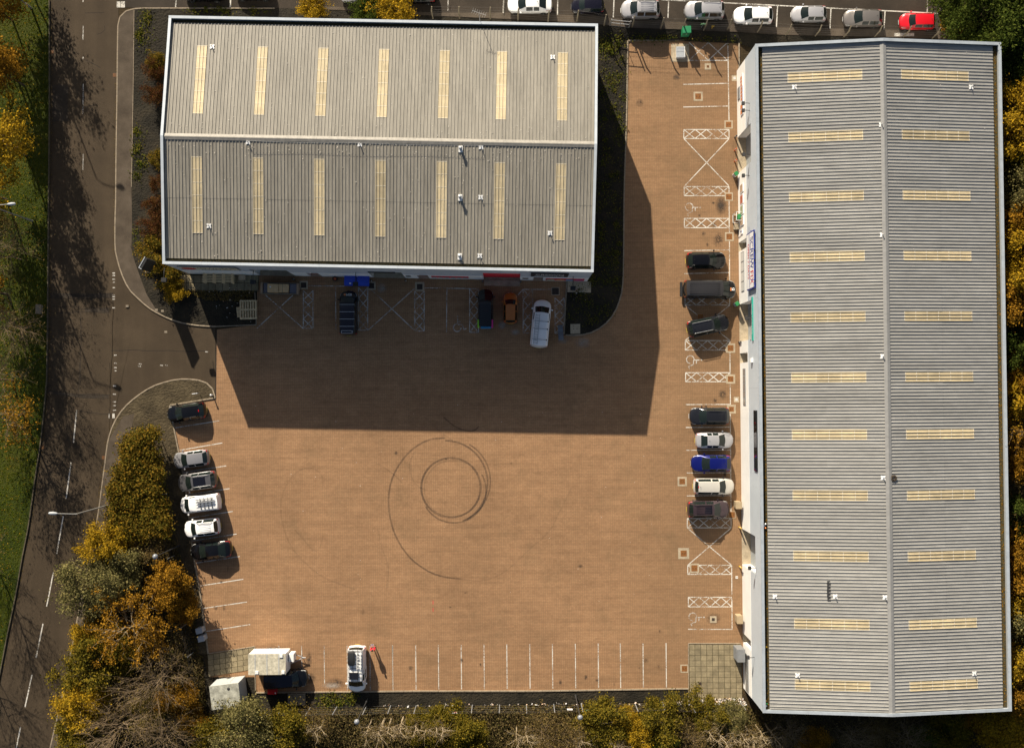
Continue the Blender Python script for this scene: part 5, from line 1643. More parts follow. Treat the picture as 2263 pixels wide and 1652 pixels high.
# camper van, nose down the photograph
v_ = car('white camper van with roof box, ladder and solar panel on a rack', 'camper van', cp(W3, 1702, 690, 1.0), 270, 'van', 4.95, 1.92, 'car_white', ZY, ('grille',), True, None, 'camper_van', 1.0)
o = inst('roof_rack', None, v_)
for k in range(8):
    x = 1.05 - k * .46
    MB().box(x - .02, x + .02, -.74, .74, 2.0, 2.035).build('cross_bar', 'trim', o)
for y in (-.74, -.25, .25, .74):
    MB().box(-2.3, 1.1, y - .02, y + .02, 2.036, 2.065).build('rail', 'trim', o)
b = MB()
sec = [(-2.15, .30, .12), (-2.05, .36, .30), (-1.5, .38, .38), (-1.0, .37, .36), (-.72, .33, .26), (-.66, .28, .12)]
vs, fs = [], []
for x, w, h in sec:
    vs += [(x, -.40 - w, 2.07), (x, -.40 - w, 2.07 + h * .6), (x, -.40 - w * .75, 2.07 + h), (x, -.40 + w * .75, 2.07 + h), (x, -.40 + w, 2.07 + h * .6), (x, -.40 + w, 2.07)]
for i in range(len(sec) - 1):
    for k in range(5):
        fs.append((i * 6 + k, i * 6 + k + 1, i * 6 + 7 + k, i * 6 + 6 + k))
fs += [tuple(range(6)), tuple(range(len(vs) - 1, len(vs) - 7, -1))]
b.add(vs, fs).build('roof_box', 'black_matt', v_, smooth=35)
pn = MB().box(.08, .82, -.62, .35, 2.07, 2.11).build('solar_panel', 'trim', v_)
for i in range(4):
    for k in range(6):
        MB().box(.11 + i * .175, .11 + i * .175 + .155, -.59 + k * .155, -.59 + k * .155 + .135, 2.111, 2.116).build('solar_cell', 'solar', pn)
ladder(v_, -2.1, -.2, .20, .58, 2.07, 6, 'white_plastic')
dr = MB().box(-.2, 1.0, .96, .99, .3, 1.7).build('open_door', 'car_white', v_)
MB().box(-.1, .8, .995, 1.0, 1.1, 1.6).build('pane', 'glass_car', dr)
# black pickup by the trailer
v_ = car('black pickup with dark canopy parked under the white trailer', 'pickup truck', cp(W3, 990, 795, 1.0), 4, 'pickup', 4.75, 1.85, 'car_black', ZY, (), True, 'car_navy', 'parked_pickup', 1.0)
#@@PART5

# ------------------------------------------------------------------ trailer, container and other things in the yard
p00, p10, p01 = W3(622, 478), W3(1015, 474), W3(632, 665)
ang = math.atan2(p10[1] - p00[1], p10[0] - p00[0])
L, Wd, Ht = 3.9, 2.15, 2.95
c = W3(800, 642, Ht)
t = thing('box_trailer', 'white box trailer with stained roof and drawbar beside the black pickup', 'trailer', (c[0], c[1], ZY), ang)
MB().box(-L / 2, L / 2, -Wd / 2, Wd / 2, .55, Ht - .04, .02).build('body', 'trailer_white', t)
MB().box(-L / 2 - .02, L / 2 + .02, -Wd / 2 - .02, Wd / 2 + .02, Ht - .04, Ht).build('roof', 'trailer_roof', t)
for k in range(1, 4):
    x = -L / 2 + L * (.18 + .32 * (k - 1))
    MB().box(x - .035, x + .035, -Wd / 2, Wd / 2, Ht, Ht + .02).build('roof_seam', 'cabinet', t)
for x, y in ((-L / 2 + .9, -Wd / 2 + .25), (L / 2 - .45, Wd / 2 - .2), (L / 2 - .25, -Wd / 2 + .25)):
    MB().box(x - .17, x + .17, y - .17, y + .17, Ht, Ht + .10, .03).build('roof_vent', 'trailer_white', t)
tm, rm = wheel_meshes(.33)
for sy in (-1, 1):
    for x in (-.35, .40):
        w = inst('wheel', tm, t, (x, sy * (Wd / 2 - .02), .33), 0 if sy > 0 else math.pi)
        inst('rim', rm, w)
MB().box(L / 2 + .08, L / 2 + .62, -.10, .78, .55, 1.75, .04).build('gas_locker', 'trailer_white', t)
MB().tube([(L / 2, .6, .5), (L / 2 + 1.3, .1, .5)], .05, 6).build('drawbar', 'galv', t)
MB().tube([(L / 2, -.6, .5), (L / 2 + 1.3, .0, .5)], .05, 6).build('drawbar', 'galv', t)
MB().tube([(L / 2 + 1.2, .05, .5), (L / 2 + 1.65, .05, .5)], [.09, .06], 8).build('coupling', 'galv', t)
MB().tube([(L / 2 + 1.15, .25, .04), (L / 2 + 1.15, .25, .75)], .04, 6).build('jockey_stand', 'galv', t)

Ht = 3.05
c = W3(378, 965, Ht)
t = thing('storage_container', 'stained pale grey storage container beside the trees', 'container', (c[0], c[1], 0.02), R(7.0))
hx, hy = 1.52, 1.22
MB().box(-hx, hx, -hy, hy, .12, Ht - .05).build('body', 'grp_side', t)
MB().box(-hx - .02, hx + .02, -hy - .02, hy + .02, Ht - .05, Ht).build('roof', 'grp', t)
for k in range(14):
    z = .35 + k * .185
    MB().box(hx, hx + .03, -hy + .12, hy - .12, z, z + .10).build('slat', 'grp_side', t)
for x in (-hx + .2, hx - .2):
    MB().box(x - .1, x + .1, -hy, hy, 0, .12).build('skid', 'dark_metal', t)
MB().lathe((.45, .75, Ht), [(.16, 0), (.16, .02), (.10, .05), (.02, .05)], 12).build('roof_vent', 'dark_metal', t)
MB().box(-.45, .45, hy + .0, hy + .03, .2, 2.3).build('door', 'grp_side', t)

# red crate and weathered board on the soil
c = W3(851, 918, .6)
t = thing('red_crate', 'red plastic crate behind the black pickup', 'crate', (c[0], c[1], 0.06), 0)
MB().box(-.46, .46, -.26, .26, 0, .55, .03).build('body', 'car_red', t)
MB().box(-.48, .48, -.28, .28, .55, .62, .02).build('lid', 'car_red', t)
MB().box(.30, .42, -.20, -.05, .621, .626).build('sticker', 'sign_white', t)
c = W3(1097, 995, .2)
t = thing('pallet', 'weathered grey pallet lying on the soil below the pickup', 'pallet', (c[0], c[1], 0.065), R(1))
for k in range(7):
    MB().box(-.95, .95, -.62 + k * .18, -.62 + k * .18 + .15, .12, .145).build('board', 'timber_grey', t)
for x in (-.88, 0, .88):
    MB().box(x - .05, x + .05, -.62, .62, 0, .12).build('bearer', 'timber_grey', t)
# two grey cabinets on the left kerb
for (x, y), w in (((118, 305), 'upper'), ((138, 385), 'lower')):
    c = W3(x, y, 1.2)
    t = thing('utility_cabinet', '%s of two pale grey utility cabinets beside the kerb' % w, 'cabinet', (c[0], c[1], 0.1), R(14), 'grey cabinets by the kerb')
    MB().box(-.32, .32, -.27, .27, 0, 1.15).build('body', 'cabinet', t)
    MB().box(-.36, .36, -.31, .31, 1.15, 1.23, .03).build('lid', 'cabinet', t)
    MB().box(.325, .345, -.22, .22, .1, 1.05).build('door', 'cabinet', t)

# pallets by the beige roofed warehouse
def pallet_stack(label, c, rz, n, lean=0.0, z=0.12, w=1.2, d=1.0):
    t = thing('pallet_stack', label, 'pallets', (c[0], c[1], z), rz)
    for i in range(n):
        o = inst('pallet', None, t, (rnd.uniform(-.05, .05), rnd.uniform(-.05, .05), i * .145), rnd.uniform(-.04, .04))
        for k in range(7):
            yy = -d / 2 + k * (d - .1) / 6
            MB().box(-w / 2, w / 2, yy, yy + .09, .10, .122).build('board', 'timber', o)
        for x in (-w / 2, -.05, w / 2 - .1):
            MB().box(x, x + .1, -d / 2, d / 2, 0, .10).build('bearer', 'timber', o)
    return t
c = V5(2040, 1025, .7)
pallet_stack('stack of pale timber pallets on the black soil corner', c, R(92), 5, w=2.0, d=1.75)
c = V5(1965, 1045, .3)
pallet_stack('single pallet leaning beside the pallet stack on black soil', c, R(95), 1, w=1.1, d=.5)
c = V5(1795, 762, 1.0)
t = thing('timber_rack', 'slatted timber crate under the cream warehouse sign', 'crate', (c[0], c[1], 0.16), FA.rz)
for k in range(7):
    MB().box(-1.6, 1.6, -.55 + k * .17, -.55 + k * .17 + .07, 1.3 - k * .04, 1.33 - k * .04).build('slat', 'timber', t)
for x in (-1.5, -.5, .5, 1.5):
    MB().box(x - .04, x + .04, -.58, .6, .0, 1.30 - .25).build('upright', 'timber', t)
    MB().box(x - .03, x + .03, -.58, .62, 1.05, 1.10).build('bearer', 'timber', t)
c = V5(1990, 758, .6)
t = thing('concrete_bollard_block', 'low grey concrete block beside the timber crate', 'concrete block', (c[0], c[1], .15), FA.rz)
MB().box(-.33, .33, -.30, .30, 0, .6, .03).build('block', 'concrete', t)
MB().box(-.25, .25, -.22, .22, .6, .63, .01).build('lid', 'concrete', t)
# flat trolley loaded with cardboard
c = V6(346, 520, .9)
t = thing('loaded_skip', 'long open skip loaded with brown cardboard boxes', 'skip', (c[0], c[1], ZY), FA.rz)
L, Wd = 4.1, 1.2
MB().box(-L / 2, L / 2, -Wd / 2, Wd / 2, .12, .25).build('floor', 'dark_metal', t)
for y in (-Wd / 2, Wd / 2 - .05):
    MB().box(-L / 2, L / 2, y, y + .05, .25, .85).build('side_wall', 'timber_grey', t)
for x in (-L / 2, L / 2 - .22):
    MB().box(x, x + .22, -Wd / 2 + .052, Wd / 2 - .052, .25, .9).build('end_wall', 'card_dark', t)
MB().box(L / 2 - .98, L / 2 - .24, -.50, .50, .25, .80, .02).build('wrapped_bundle', 'film_grey', t)
MB().box(-L / 2 + .30, -L / 2 + .75, -.5, .5, .25, .76).build('tray', 'film_grey', t)
bx = thing('cardboard_box', 'large flat cardboard box lying in the skip', 'cardboard box', (c[0], c[1], ZY + .26), FA.rz)
MB().box(-1.28, -.1, -.48, .45, 0, .72, .01).build('carton', 'card', bx)
MB().box(-1.05, -.9, .05, .18, .721, .724).build('sticker', 'sign_white', bx)
bx2 = thing('cardboard_box', 'second cardboard box lying in the skip beside the grey bundle', 'cardboard box', (c[0], c[1], ZY + .26), FA.rz)
MB().box(-.06, .98, -.46, .46, 0, .68, .01).build('carton', 'card', bx2)
MB().box(.3, .36, -.46, .46, .681, .684).build('tape', 'card_dark', bx2)
# blue bins
def big_bin(label, c, rz, m, group, w=1.26, d=.98, h=1.25, z=ZY, sticker=False):
    t = thing('wheelie_bin', label, 'bin', (c[0], c[1], z), rz, group)
    b = MB()
    lo, hi = (w / 2 - .1, d / 2 - .12), (w / 2, d / 2)
    b.add([(-lo[0], -lo[1], .18), (lo[0], -lo[1], .18), (lo[0], lo[1], .18), (-lo[0], lo[1], .18), (-hi[0], -hi[1], h - .12), (hi[0], -hi[1], h - .12), (hi[0], hi[1], h - .12), (-hi[0], hi[1], h - .12)],
          [(3, 2, 1, 0), (0, 1, 5, 4), (1, 2, 6, 5), (2, 3, 7, 6), (3, 0, 4, 7), (4, 5, 6, 7)]).build('body', m, t)
    vs, fs = [], []
    for i in range(6):
        a = math.pi * i / 5
        vs += [(-w / 2 - .02, -d / 2 - .03 + (d + .06) * i / 5, h - .11 + .16 * math.sin(a)), (w / 2 + .02, -d / 2 - .03 + (d + .06) * i / 5, h - .11 + .16 * math.sin(a))]
    fs = [(2 * i, 2 * i + 1, 2 * i + 3, 2 * i + 2) for i in range(5)] + [(0, 2, 4, 6, 8, 10), (11, 9, 7, 5, 3, 1), (1, 0, 10, 11)]
    lid = MB().add(vs, fs).build('lid', m, t, smooth=40)
    MB().tube([(-w / 2, -d / 2 - .06, h - .12), (w / 2, -d / 2 - .06, h - .12)], .025, 6).build('handle', m, t)
    for sx in (-1, 1):
        for sy in (-1, 1):
            MB().tube([(sx * lo[0] - .03, sy * lo[1], .09), (sx * lo[0] + .03, sy * lo[1], .09)], .09, 10).build('castor', 'tyre', t)
    if sticker:
        MB().box(-.10, .10, -d / 2 + .12, -d / 2 + .24, h + .02, h + .03).build('sticker', 'sign_white', t)
    return t
big_bin('large blue wheeled bin with white sticker by the warehouse wall', V6(930, 458, 1.1), FA.rz, 'bin_blue', 'blue bins by the warehouse', sticker=True)
big_bin('large blue wheeled bin without sticker, nearer the black van', V6(1036, 460, 1.1), FA.rz, 'bin_blue', 'blue bins by the warehouse')
t = thing('heater_barrel', 'small round black tub with orange inside by the red door', 'tub', at(V6(803, 443, .4), ZY))
MB().lathe((0, 0, 0), [(.22, 0), (.27, .5), (.24, .52), (.21, .40)], 14).build('tub', 'black_matt', t)
MB().lathe((0, 0, .38), [(.20, 0), (.12, .10), (.03, .13)], 12).build('contents', 'orange_paint', t)
for (x, y), w in (((908, 852), 'upper'), ((912, 915), 'lower')):
    big_bin('%s of two small grey wheeled bins by the white panel van' % w, V7(x, y, .9), R(4), 'bin_grey', 'grey bins by the kerb', .50, .72, 1.05)
# bollards
def bollard(label, p, m, z=ZY, h=1.0, r=.08, group='bollards at the shutter doors'):
    t = thing('bollard', label, 'bollard', (p[0], p[1], z), 0, group)
    MB().lathe((0, 0, 0), [(r, 0), (r, h - .03), (r * .8, h), (r * .2, h + .01)], 12).build('post', m, t, smooth=40)
    MB().lathe((0, 0, .62 * h), [(r + .004, 0), (r + .004, .14 * h)], 12).build('band', 'sign_white', t)
for (v, x, y), m, w in (((V3, 1932, 1135), 'dark_metal', 'black bollard at the first shutter door, uppermost'), ((V3, 1930, 1242), 'orange_paint', 'orange bollard below the black one at the first shutter'), ((V3, 1930, 1332), 'orange_paint', 'lower orange bollard at the first shutter'),
                        ((W5, 938, 1352), 'yellow_paint', 'upper yellow black bollard at the lowest shutter'), ((W6, 735, 150), 'yellow_paint', 'lower yellow black bollard at the lowest shutter'), ((V8, 730, 1375), 'dark_metal', 'brown bollard below the teal signed shutter')):
    bollard(w, v(x, y), m)
for (x, y), w in (((470, 450), 'left of the skip opening'), ((1105, 462), 'right of the blue bins'), ((1388, 462), 'left of the second opening corner')):
    bollard('short dark bollard ' + w, V6(x, y), 'dark_metal', h=.9)
for (x, y), w in (((270, 465), 'left'), ((580, 470), 'right')):
    bollard('dark bollard on the %s of the red shutter' % w, V7(x, y), 'dark_metal', h=.9)
# planters / boxes along the right facade
def wall_box(name, label, cat, v, x, y, z, sx, sy, h, m, lid=True):
    c = v(x, y, h)
    t = thing(name, label, cat, (c[0], c[1], z), FB.rz)
    MB().box(-sx, sx, -sy, sy, 0, h - .06, .02).build('body', m, t)
    MB().box(-sx - .03, sx + .03, -sy - .03, sy + .03, h - .06, h, .015).build('lid', m, t)
    MB().box(-sx - .012, -sx, -sy * .7, sy * .7, .1, h - .2).build('door', m, t)
    return t
wall_box('meter_box', 'brown meter box on the wall beside the plum off-roader', 'meter box', W5, 937, 1173, ZY, .30, .36, 1.3, 'beige_box')
wall_box('meter_box', 'beige meter box on the wall near the lowest disabled bay', 'meter box', W6, 740, 590, ZY, .30, .40, 1.3, 'beige_box')
c = W6(750, 885, 2.0)
t = thing('air_conditioner', 'tall grey air conditioning cabinet on the slab patio', 'cabinet', (c[0], c[1], ZY + .05), FB.rz)
MB().box(-.42, .42, -.68, .68, 0, 2.0, .02).build('body', 'ac_grey', t)
for k in range(8):
    MB().box(-.45, -.42, -.60, .60, .3 + k * .18, .38 + k * .18).build('louvre', 'ac_grey', t)
MB().box(-.46, -.44, -.66, .66, 1.86, 1.9).build('trim', 'galv', t)
# cage with green bin
c = V8(713, 362)
t = thing('bin_cage', 'white metal frame cage against the warehouse wall', 'cage', (c[0], c[1], ZY), FB.rz)
for sx in (-.44, .44):
    for sy in (-.46, .46):
        MB().box(sx - .025, sx + .025, sy - .025, sy + .025, 0, 1.9).build('upright', 'galv', t)
for z in (.1, 1.88):
    for sy in (-.46, .46):
        MB().box(-.41, .41, sy - .022, sy + .022, z, z + .05).build('rail', 'white_plastic', t)
    for sx in (-.44, .44):
        MB().box(sx - .022, sx + .022, -.43, .43, z, z + .05).build('rail', 'white_plastic', t)
big_bin('green domed bin standing inside the white cage', (c[0] + .12, c[1]), FB.rz + R(-90), 'bin_green', None, .55, .58, 1.5)
t = thing('step_block', 'pale concrete steps below the white cage', 'steps', at(V8(712, 430), ZY), FB.rz)
MB().box(-.35, .35, -.3, .3, 0, .25, .02).build('tread', 'concrete', t)
MB().box(-.05, .35, -.3, .3, .252, .5, .02).build('tread', 'concrete', t)
for v, x, y, w in ((V3, 1942, 1432, 'white and green litter bin at the corner of the first shutter'), (V8, 715, 1060, 'grey and green litter bin beside the long black van')):
    c = v(x, y, .8)
    t = thing('litter_bin', w, 'bin', (c[0], c[1], ZY), R(35))
    MB().box(-.2, .2, -.2, .2, 0, .95, .04).build('body', 'white_plastic' if v is V3 else 'cabinet', t)
    MB().box(-.22, .22, -.22, .22, .95, 1.05, .04).build('hood', 'bin_green', t)
# green cabinet and white lidded box at the top of the yard
c = V3(1535, 250, 1.5)
t = thing('electrical_cabinet', 'bright green electrical cabinet at the top of the yard', 'cabinet', (c[0], c[1], 0.25), R(2))
MB().box(-.42, .42, -.34, .34, 0, 1.42, .02).build('body', 'green_box', t)
MB().box(-.46, .46, -.38, .38, 1.42, 1.5, .02).build('lid', 'green_box', t)
MB().box(-.34, -.02, -.36, -.34, .15, 1.3).build('door', 'green_box', t)
MB().box(.02, .34, -.36, -.34, .15, 1.3).build('door', 'green_box', t)
MB().box(-.05, .06, -.375, -.36, .95, 1.1).build('warning_label', 'sign_white', t)
c = V3(1486, 430, .5)
t = thing('white_cabinet', 'white low cabinet with two lids on a concrete base', 'cabinet', (c[0], c[1], ZY), R(1))
MB().box(-.44, .44, -.58, .58, 0, .45, .02).build('body', 'white_plastic', t)
for y0, y1 in ((-.60, -.01), (.01, .60)):
    MB().box(-.47, .40, y0, y1, .45, .52, .02).build('lid', 'cabinet', t)
MB().box(.41, .47, -.58, .58, .45, .54).build('hinge', 'white_plastic', t)
# traffic sign board and post by the fence
c = V3(1665, 215, 1.2)
t = thing('fence_sign', 'small green and white sign hung on the fence', 'sign', (c[0], c[1], Z1))
MB().box(-.27, .27, -.02, .0, .9, 1.35).build('board', 'sign_green', t)
MB().box(-.22, .22, -.026, -.021, 1.15, 1.3).build('printed_face', 'sign_white', t)
MB().box(-.03, .03, .0, .06, 0, 1.3).build('post', 'galv', t)
c = V3(1737, 245, .3)
t = thing('hydrant_marker', 'yellow hydrant marker post below the fence', 'marker post', (c[0], c[1], 0.3))
MB().box(-.05, .05, -.04, .04, 0, .9).build('post', 'yellow_paint', t)
MB().box(-.15, .15, -.05, .05, .9, 1.15, .01).build('plate', 'yellow_paint', t)

# ------------------------------------------------------------------ fences
def cranked_post(root, p, z, h, lean=(0, 0), m='post_wood'):
    MB().tube([(p[0], p[1], z), (p[0], p[1], z + h * .8), (p[0] + lean[0], p[1] + lean[1], z + h)], [.085, .08, .065], 6).build('post', m, root)
t = thing('fence', 'wire fence on cranked posts between upper car park and warehouses', 'fence')
bases = [(V2, 1505, 150), (V2, 1725, 150), (V2, 1978, 155), (V2, 2205, 165), (V3, 395, 180), (V3, 632, 180), (V3, 855, 215), (V3, 1085, 228), (V3, 1320, 240), (V3, 1497, 250), (V3, 1672, 255), (V3, 1866, 252), (V3, 2115, 268),
         (V4, 65, 270), (V4, 300, 293), (V4, 542, 300), (V4, 778, 308), (V4, 1030, 305), (V4, 1265, 308), (V4, 1502, 320), (V4, 1700, 325)]
tops = []
zf = 0.45
for v, x, y in bases:
    p = v(x, y, zf)
    cranked_post(t, p, zf - .2, 2.55, (0.05, .38))
    tops.append(p)
for hz, off in ((.6, 0), (1.2, 0), (1.8, 0), (2.1, .12), (2.3, .36)):
    MB().tube([(p[0], p[1] + off, zf + hz) for p in tops], .007, 4).build('wire', 'wire', t)
# open metal gate
g = thing('metal_gate', 'tubular metal gate in the fence beside the beige roofed warehouse', 'gate')
a, c = V3(905, 215, zf), V3(1060, 230, zf)
for p in (a, c):
    MB().tube([(p[0], p[1], 0.1), (p[0], p[1], zf + 2.0)], .07, 8).build('gate_post', 'lamp_post', g)
for hz in (.15, .95, 1.8):
    MB().tube([(a[0], a[1], zf + hz), (c[0], c[1], zf + hz)], .035, 6).build('rail', 'galv', g)
m_ = ((a[0] + c[0]) / 2, (a[1] + c[1]) / 2)
MB().tube([(m_[0], m_[1], zf + .15), (m_[0], m_[1], zf + 1.8)], .03, 6).build('upright', 'galv', g)
# bottom fence
t = thing('fence', 'thin wire fence on grey posts along the bottom tree belt', 'fence')
bases = [(W3, 690, 1072), (W3, 965, 1070), (W3, 1240, 1070), (W3, 1505, 1064), (W3, 1800, 1062), (W4, 120, 790), (W4, 312, 790), (W4, 528, 790), (W4, 735, 786), (W4, 940, 785), (W4, 1142, 787), (W4, 1348, 780), (W4, 1555, 776), (W4, 1760, 775), (W4, 1960, 773), (W4, 2155, 765), (W6, 95, 1258), (W6, 335, 1283), (W6, 560, 1268), (W6, 740, 1262)]
tops = [v(x, y) for v, x, y in bases]
for p in tops:
    MB().tube([(p[0], p[1], 0), (p[0], p[1], 2.9)], .045, 6).build('post', 'galv', t)
for hz in (.3, 1.0, 1.7, 2.3, 2.85):
    MB().tube([(p[0], p[1], hz) for p in tops], .006, 4).build('wire', 'wire', t)
# side fence along the hedge
t = thing('fence', 'thin wire fence between hedge and angled parking bays', 'fence')
tops = [W1(1290, 600), W1(1310, 790), W1(1345, 985), W1(1370, 1175), W1(1390, 1350), W2(1440, 60), W2(1520, 300), W2(1540, 620), W2(1600, 850), W2(1660, 1330)]
for p in tops:
    MB().tube([(p[0], p[1], 0), (p[0], p[1], 2.4)], .04, 6).build('post', 'galv', t)
for hz in (.4, 1.2, 1.9, 2.35):
    MB().tube([(p[0], p[1], hz) for p in tops], .006, 4).build('wire', 'wire', t)

# ------------------------------------------------------------------ lamp posts and signs
def street_lamp(label, base, h, arm, cat='street lamp', z=0.1):
    t = thing('street_lamp', label, cat, (base[0], base[1], z), 0, 'street lamps along the road')
    MB().tube([(0, 0, 0), (0, 0, 1.4)], .11, 10).build('base', 'lamp_post', t, smooth=40)
    MB().tube([(0, 0, 1.4), (0, 0, h - .3), (arm[0] * .25, arm[1] * .25, h), (arm[0], arm[1], h + .25)], [.075, .06, .05, .04], 8).build('column', 'lamp_post', t, smooth=40)
    hd = MB()
    L = math.hypot(*arm)
    ux, uy = arm[0] / L, arm[1] / L
    a0 = Vector((arm[0], arm[1], h + .25))
    U = Vector((ux, uy, .1))
    hd.tube([a0 - U * .05, a0 + U * .1, a0 + U * .4, a0 + U * .72, a0 + U * .82], [.06, .13, .17, .13, .04], 10)
    hd.build('lantern', 'cabinet', t, smooth=50)
    MB().tube([a0 + U * .25 - Vector((0, 0, .13)), a0 + U * .62 - Vector((0, 0, .11))], .10, 8).build('lens', 'lens_clear', t, smooth=50)
street_lamp('tall grey street lamp beside the hedge, arm over the road', W1(942, 1158), 10.0, (-1.7, .1))
street_lamp('street lamp on the grass verge at the top corner', V1(262, 72), 10.0, (1.9, 0))
street_lamp('street lamp on the grass verge level with the beige roofed warehouse front', V5(270, 298), 9.2, (1.9, .1))
def globe_lamp(label, base, h):
    t = thing('globe_lamp', label, 'lamp post', (base[0], base[1], 0), 0, 'globe lamps round the yard')
    MB().tube([(0, 0, 0), (0, 0, 1.1)], .09, 8).build('base', 'dark_metal', t, smooth=40)
    MB().tube([(0, 0, 1.1), (0, 0, h - .4)], [.06, .045], 8).build('column', 'dark_metal', t, smooth=40)
    MB().lathe((0, 0, h - .4), [(.08, 0), (.18, .05), (.25, .15), (.28, .26), (.25, .37), (.17, .47), (.05, .52)], 14).build('globe', 'globe', t, smooth=60)
globe_lamp('globe lamp post in the scrub below the camper van', W3(1812, 990), 8.0)
globe_lamp('globe lamp post by the fence below the right bottom bays', W4(1512, 712), 8.0)
globe_lamp('globe lamp post among the trees beside the angled bays', D(398, 1204), 8.0)
# double posted site sign by the entrance
a = V5(1320, 692)
t = thing('site_sign', 'dark two post site sign standing on the soil by the entrance', 'sign', (a[0], a[1], .12), R(61))
MB().tube([(-.42, 0, 0), (-.42, 0, 3.0)], .07, 8).build('post', 'dark_metal', t)
MB().tube([(.42, 0, 0), (.42, 0, 3.0)], .07, 8).build('post', 'dark_metal', t)
MB().box(-.62, .62, -.16, .16, 2.5, 5.2).build('board', 'black_matt', t)
MB().box(-.66, .66, .10, .17, 5.2, 5.25).build('trim', 'cabinet', t)
MB().box(-.66, -.60, -.17, .09, 5.2, 5.25).build('trim', 'cabinet', t)
MB().box(-.66, -.62, -.17, .17, 2.5, 5.2).build('trim', 'black_matt', t)
p = V5(1225, 708)
o = MB().box(-.28, .28, -.24, .24, 0, .25, .03).box(-.2, .2, -.16, .16, .25, .32).build('plinth', 'concrete', t)
o.parent = None
o.location = (p[0], p[1], .12)
o.name = 'concrete_plinth'
tag(o, 'small pale concrete plinth at the foot of the site sign', 'plinth')
p = V5(338, 1025)
t = thing('utility_box', 'small brown utility box on the verge by the road', 'utility box', (p[0], p[1], .11), R(-2))
MB().box(-.26, .26, -.48, .48, 0, .55, .03).build('body', 'timber_grey', t)
MB().box(-.29, .29, -.51, .51, .55, .62, .02).build('lid', 'timber_grey', t)
p = W1(1640, 255)
t = thing('fallen_sign', 'white sign board lying tilted on the soil island', 'sign', (p[0], p[1], .12), R(8))
MB().tube([(.1, 0, 0), (.1, 0, 1.6)], .03, 6).build('post', 'galv', t)
MB().box(-.28, .3, -.02, .04, 1.2, 1.6).build('board', 'sign_white', t)
MB().box(-.2, .2, -.03, -.021, 1.3, 1.45).build('printed_face', 'sign_ink', t)
p = W1(1752, 266)
t = thing('marker_post', 'short white marker post at the tip of the soil island', 'marker post', (p[0], p[1], .12))
MB().lathe((0, 0, 0), [(.06, 0), (.06, .6), (.10, .62), (.10, .72), (.03, .75)], 10).build('post', 'white_plastic', t)
for v, x, y, w in ((W1, 1347, 1080, 'white red notice on the fence beside the hedge'), (W4, 600, 848, 'white notice on the bottom fence above the green shrubs'), (W4, 1470, 824, 'white notice on the bottom fence by the globe lamp'), (W4, 1605, 830, 'mint green notice on the bottom fence right of the globe lamp')):
    p = v(x, y, 1.8)
    t = thing('fence_notice', w, 'sign', (p[0], p[1], 0), 0, 'notices on the fences')
    MB().box(-.28, .28, .0, .02, 1.45, 1.95).build('board', 'sign_green' if 'mint' in w else 'sign_white', t)
    MB().box(-.18, .18, .021, .026, 1.6, 1.75).build('printed_face', 'sign_red' if 'mint' not in w else 'sign_white', t)

# ------------------------------------------------------------------ person with papers beside the camper van
def skin_obj(name, verts, edges, radii, material, parent, levels=1, root=0):
    me = bpy.data.meshes.new(name)
    me.from_pydata(verts, edges, [])
    o = inst(name, me, parent)
    md = o.modifiers.new('skin', 'SKIN')
    for i, r in enumerate(radii):
        sv = me.skin_vertices[0].data[i]
        sv.radius = (r, r) if not isinstance(r, tuple) else r
        sv.use_root = (i == root)
    ss = o.modifiers.new('sub', 'SUBSURF')
    ss.levels = ss.render_levels = levels
    me.materials.append(MATS[material])
    me2 = bpy.data.meshes.new_from_object(o.evaluated_get(bpy.context.evaluated_depsgraph_get()))
    o.modifiers.clear()
    o.data = me2
    me2.polygons.foreach_set('use_smooth', [True] * len(me2.polygons))
    return o
hp = W3(1860, 505, 1.62)
person = thing('person', 'person in red jacket and dark trousers reading a white sheet beside the camper van', 'person', (hp[0], hp[1] + .02, ZY), R(8))
# body: pelvis, spine, neck, head, arms bent forward, legs
v = [(0, 0, .95), (0, -.01, 1.15), (0, -.02, 1.36), (0, 0, 1.48), (0, .02, 1.56), (0, .045, 1.64), (0, .03, 1.72),
     (.19, -.01, 1.40), (.25, .06, 1.14), (.13, .30, 1.16), (.10, .37, 1.18), (-.19, -.01, 1.40), (-.25, .06, 1.14), (-.13, .30, 1.16), (-.10, .37, 1.18),
     (.10, 0, .90), (.11, .03, .50), (.11, -.01, .09), (.12, .13, .04), (-.10, 0, .90), (-.12, .02, .50), (-.13, -.02, .09), (-.14, .12, .04)]
e = [(0, 1), (1, 2), (2, 3), (3, 4), (4, 5), (5, 6), (2, 7), (7, 8), (8, 9), (9, 10), (2, 11), (11, 12), (12, 13), (13, 14), (0, 15), (15, 16), (16, 17), (17, 18), (0, 19), (19, 20), (20, 21), (21, 22)]
r = [.13, .125, .14, .055, .085, .105, .07, .065, .048, .034, .038, .065, .048, .034, .038, .085, .058, .042, .04, .085, .058, .042, .04]
body = skin_obj('body', v, e, r, 'skin', person, 2)
for s in (1, -1):
    for k in range(4):
        x = s * (.075 + .022 * k)
        skin_obj('finger', [(x, .37, 1.185), (x - s * .004, .415, 1.19), (x - s * .012, .44 - .006 * abs(k - 1.5), 1.175)], [(0, 1), (1, 2)], [.010, .009, .007], 'skin', body, 1)
    skin_obj('thumb', [(s * .075, .35, 1.19), (s * .05, .375, 1.205), (s * .04, .40, 1.21)], [(0, 1), (1, 2)], [.012, .010, .008], 'skin', body, 1)
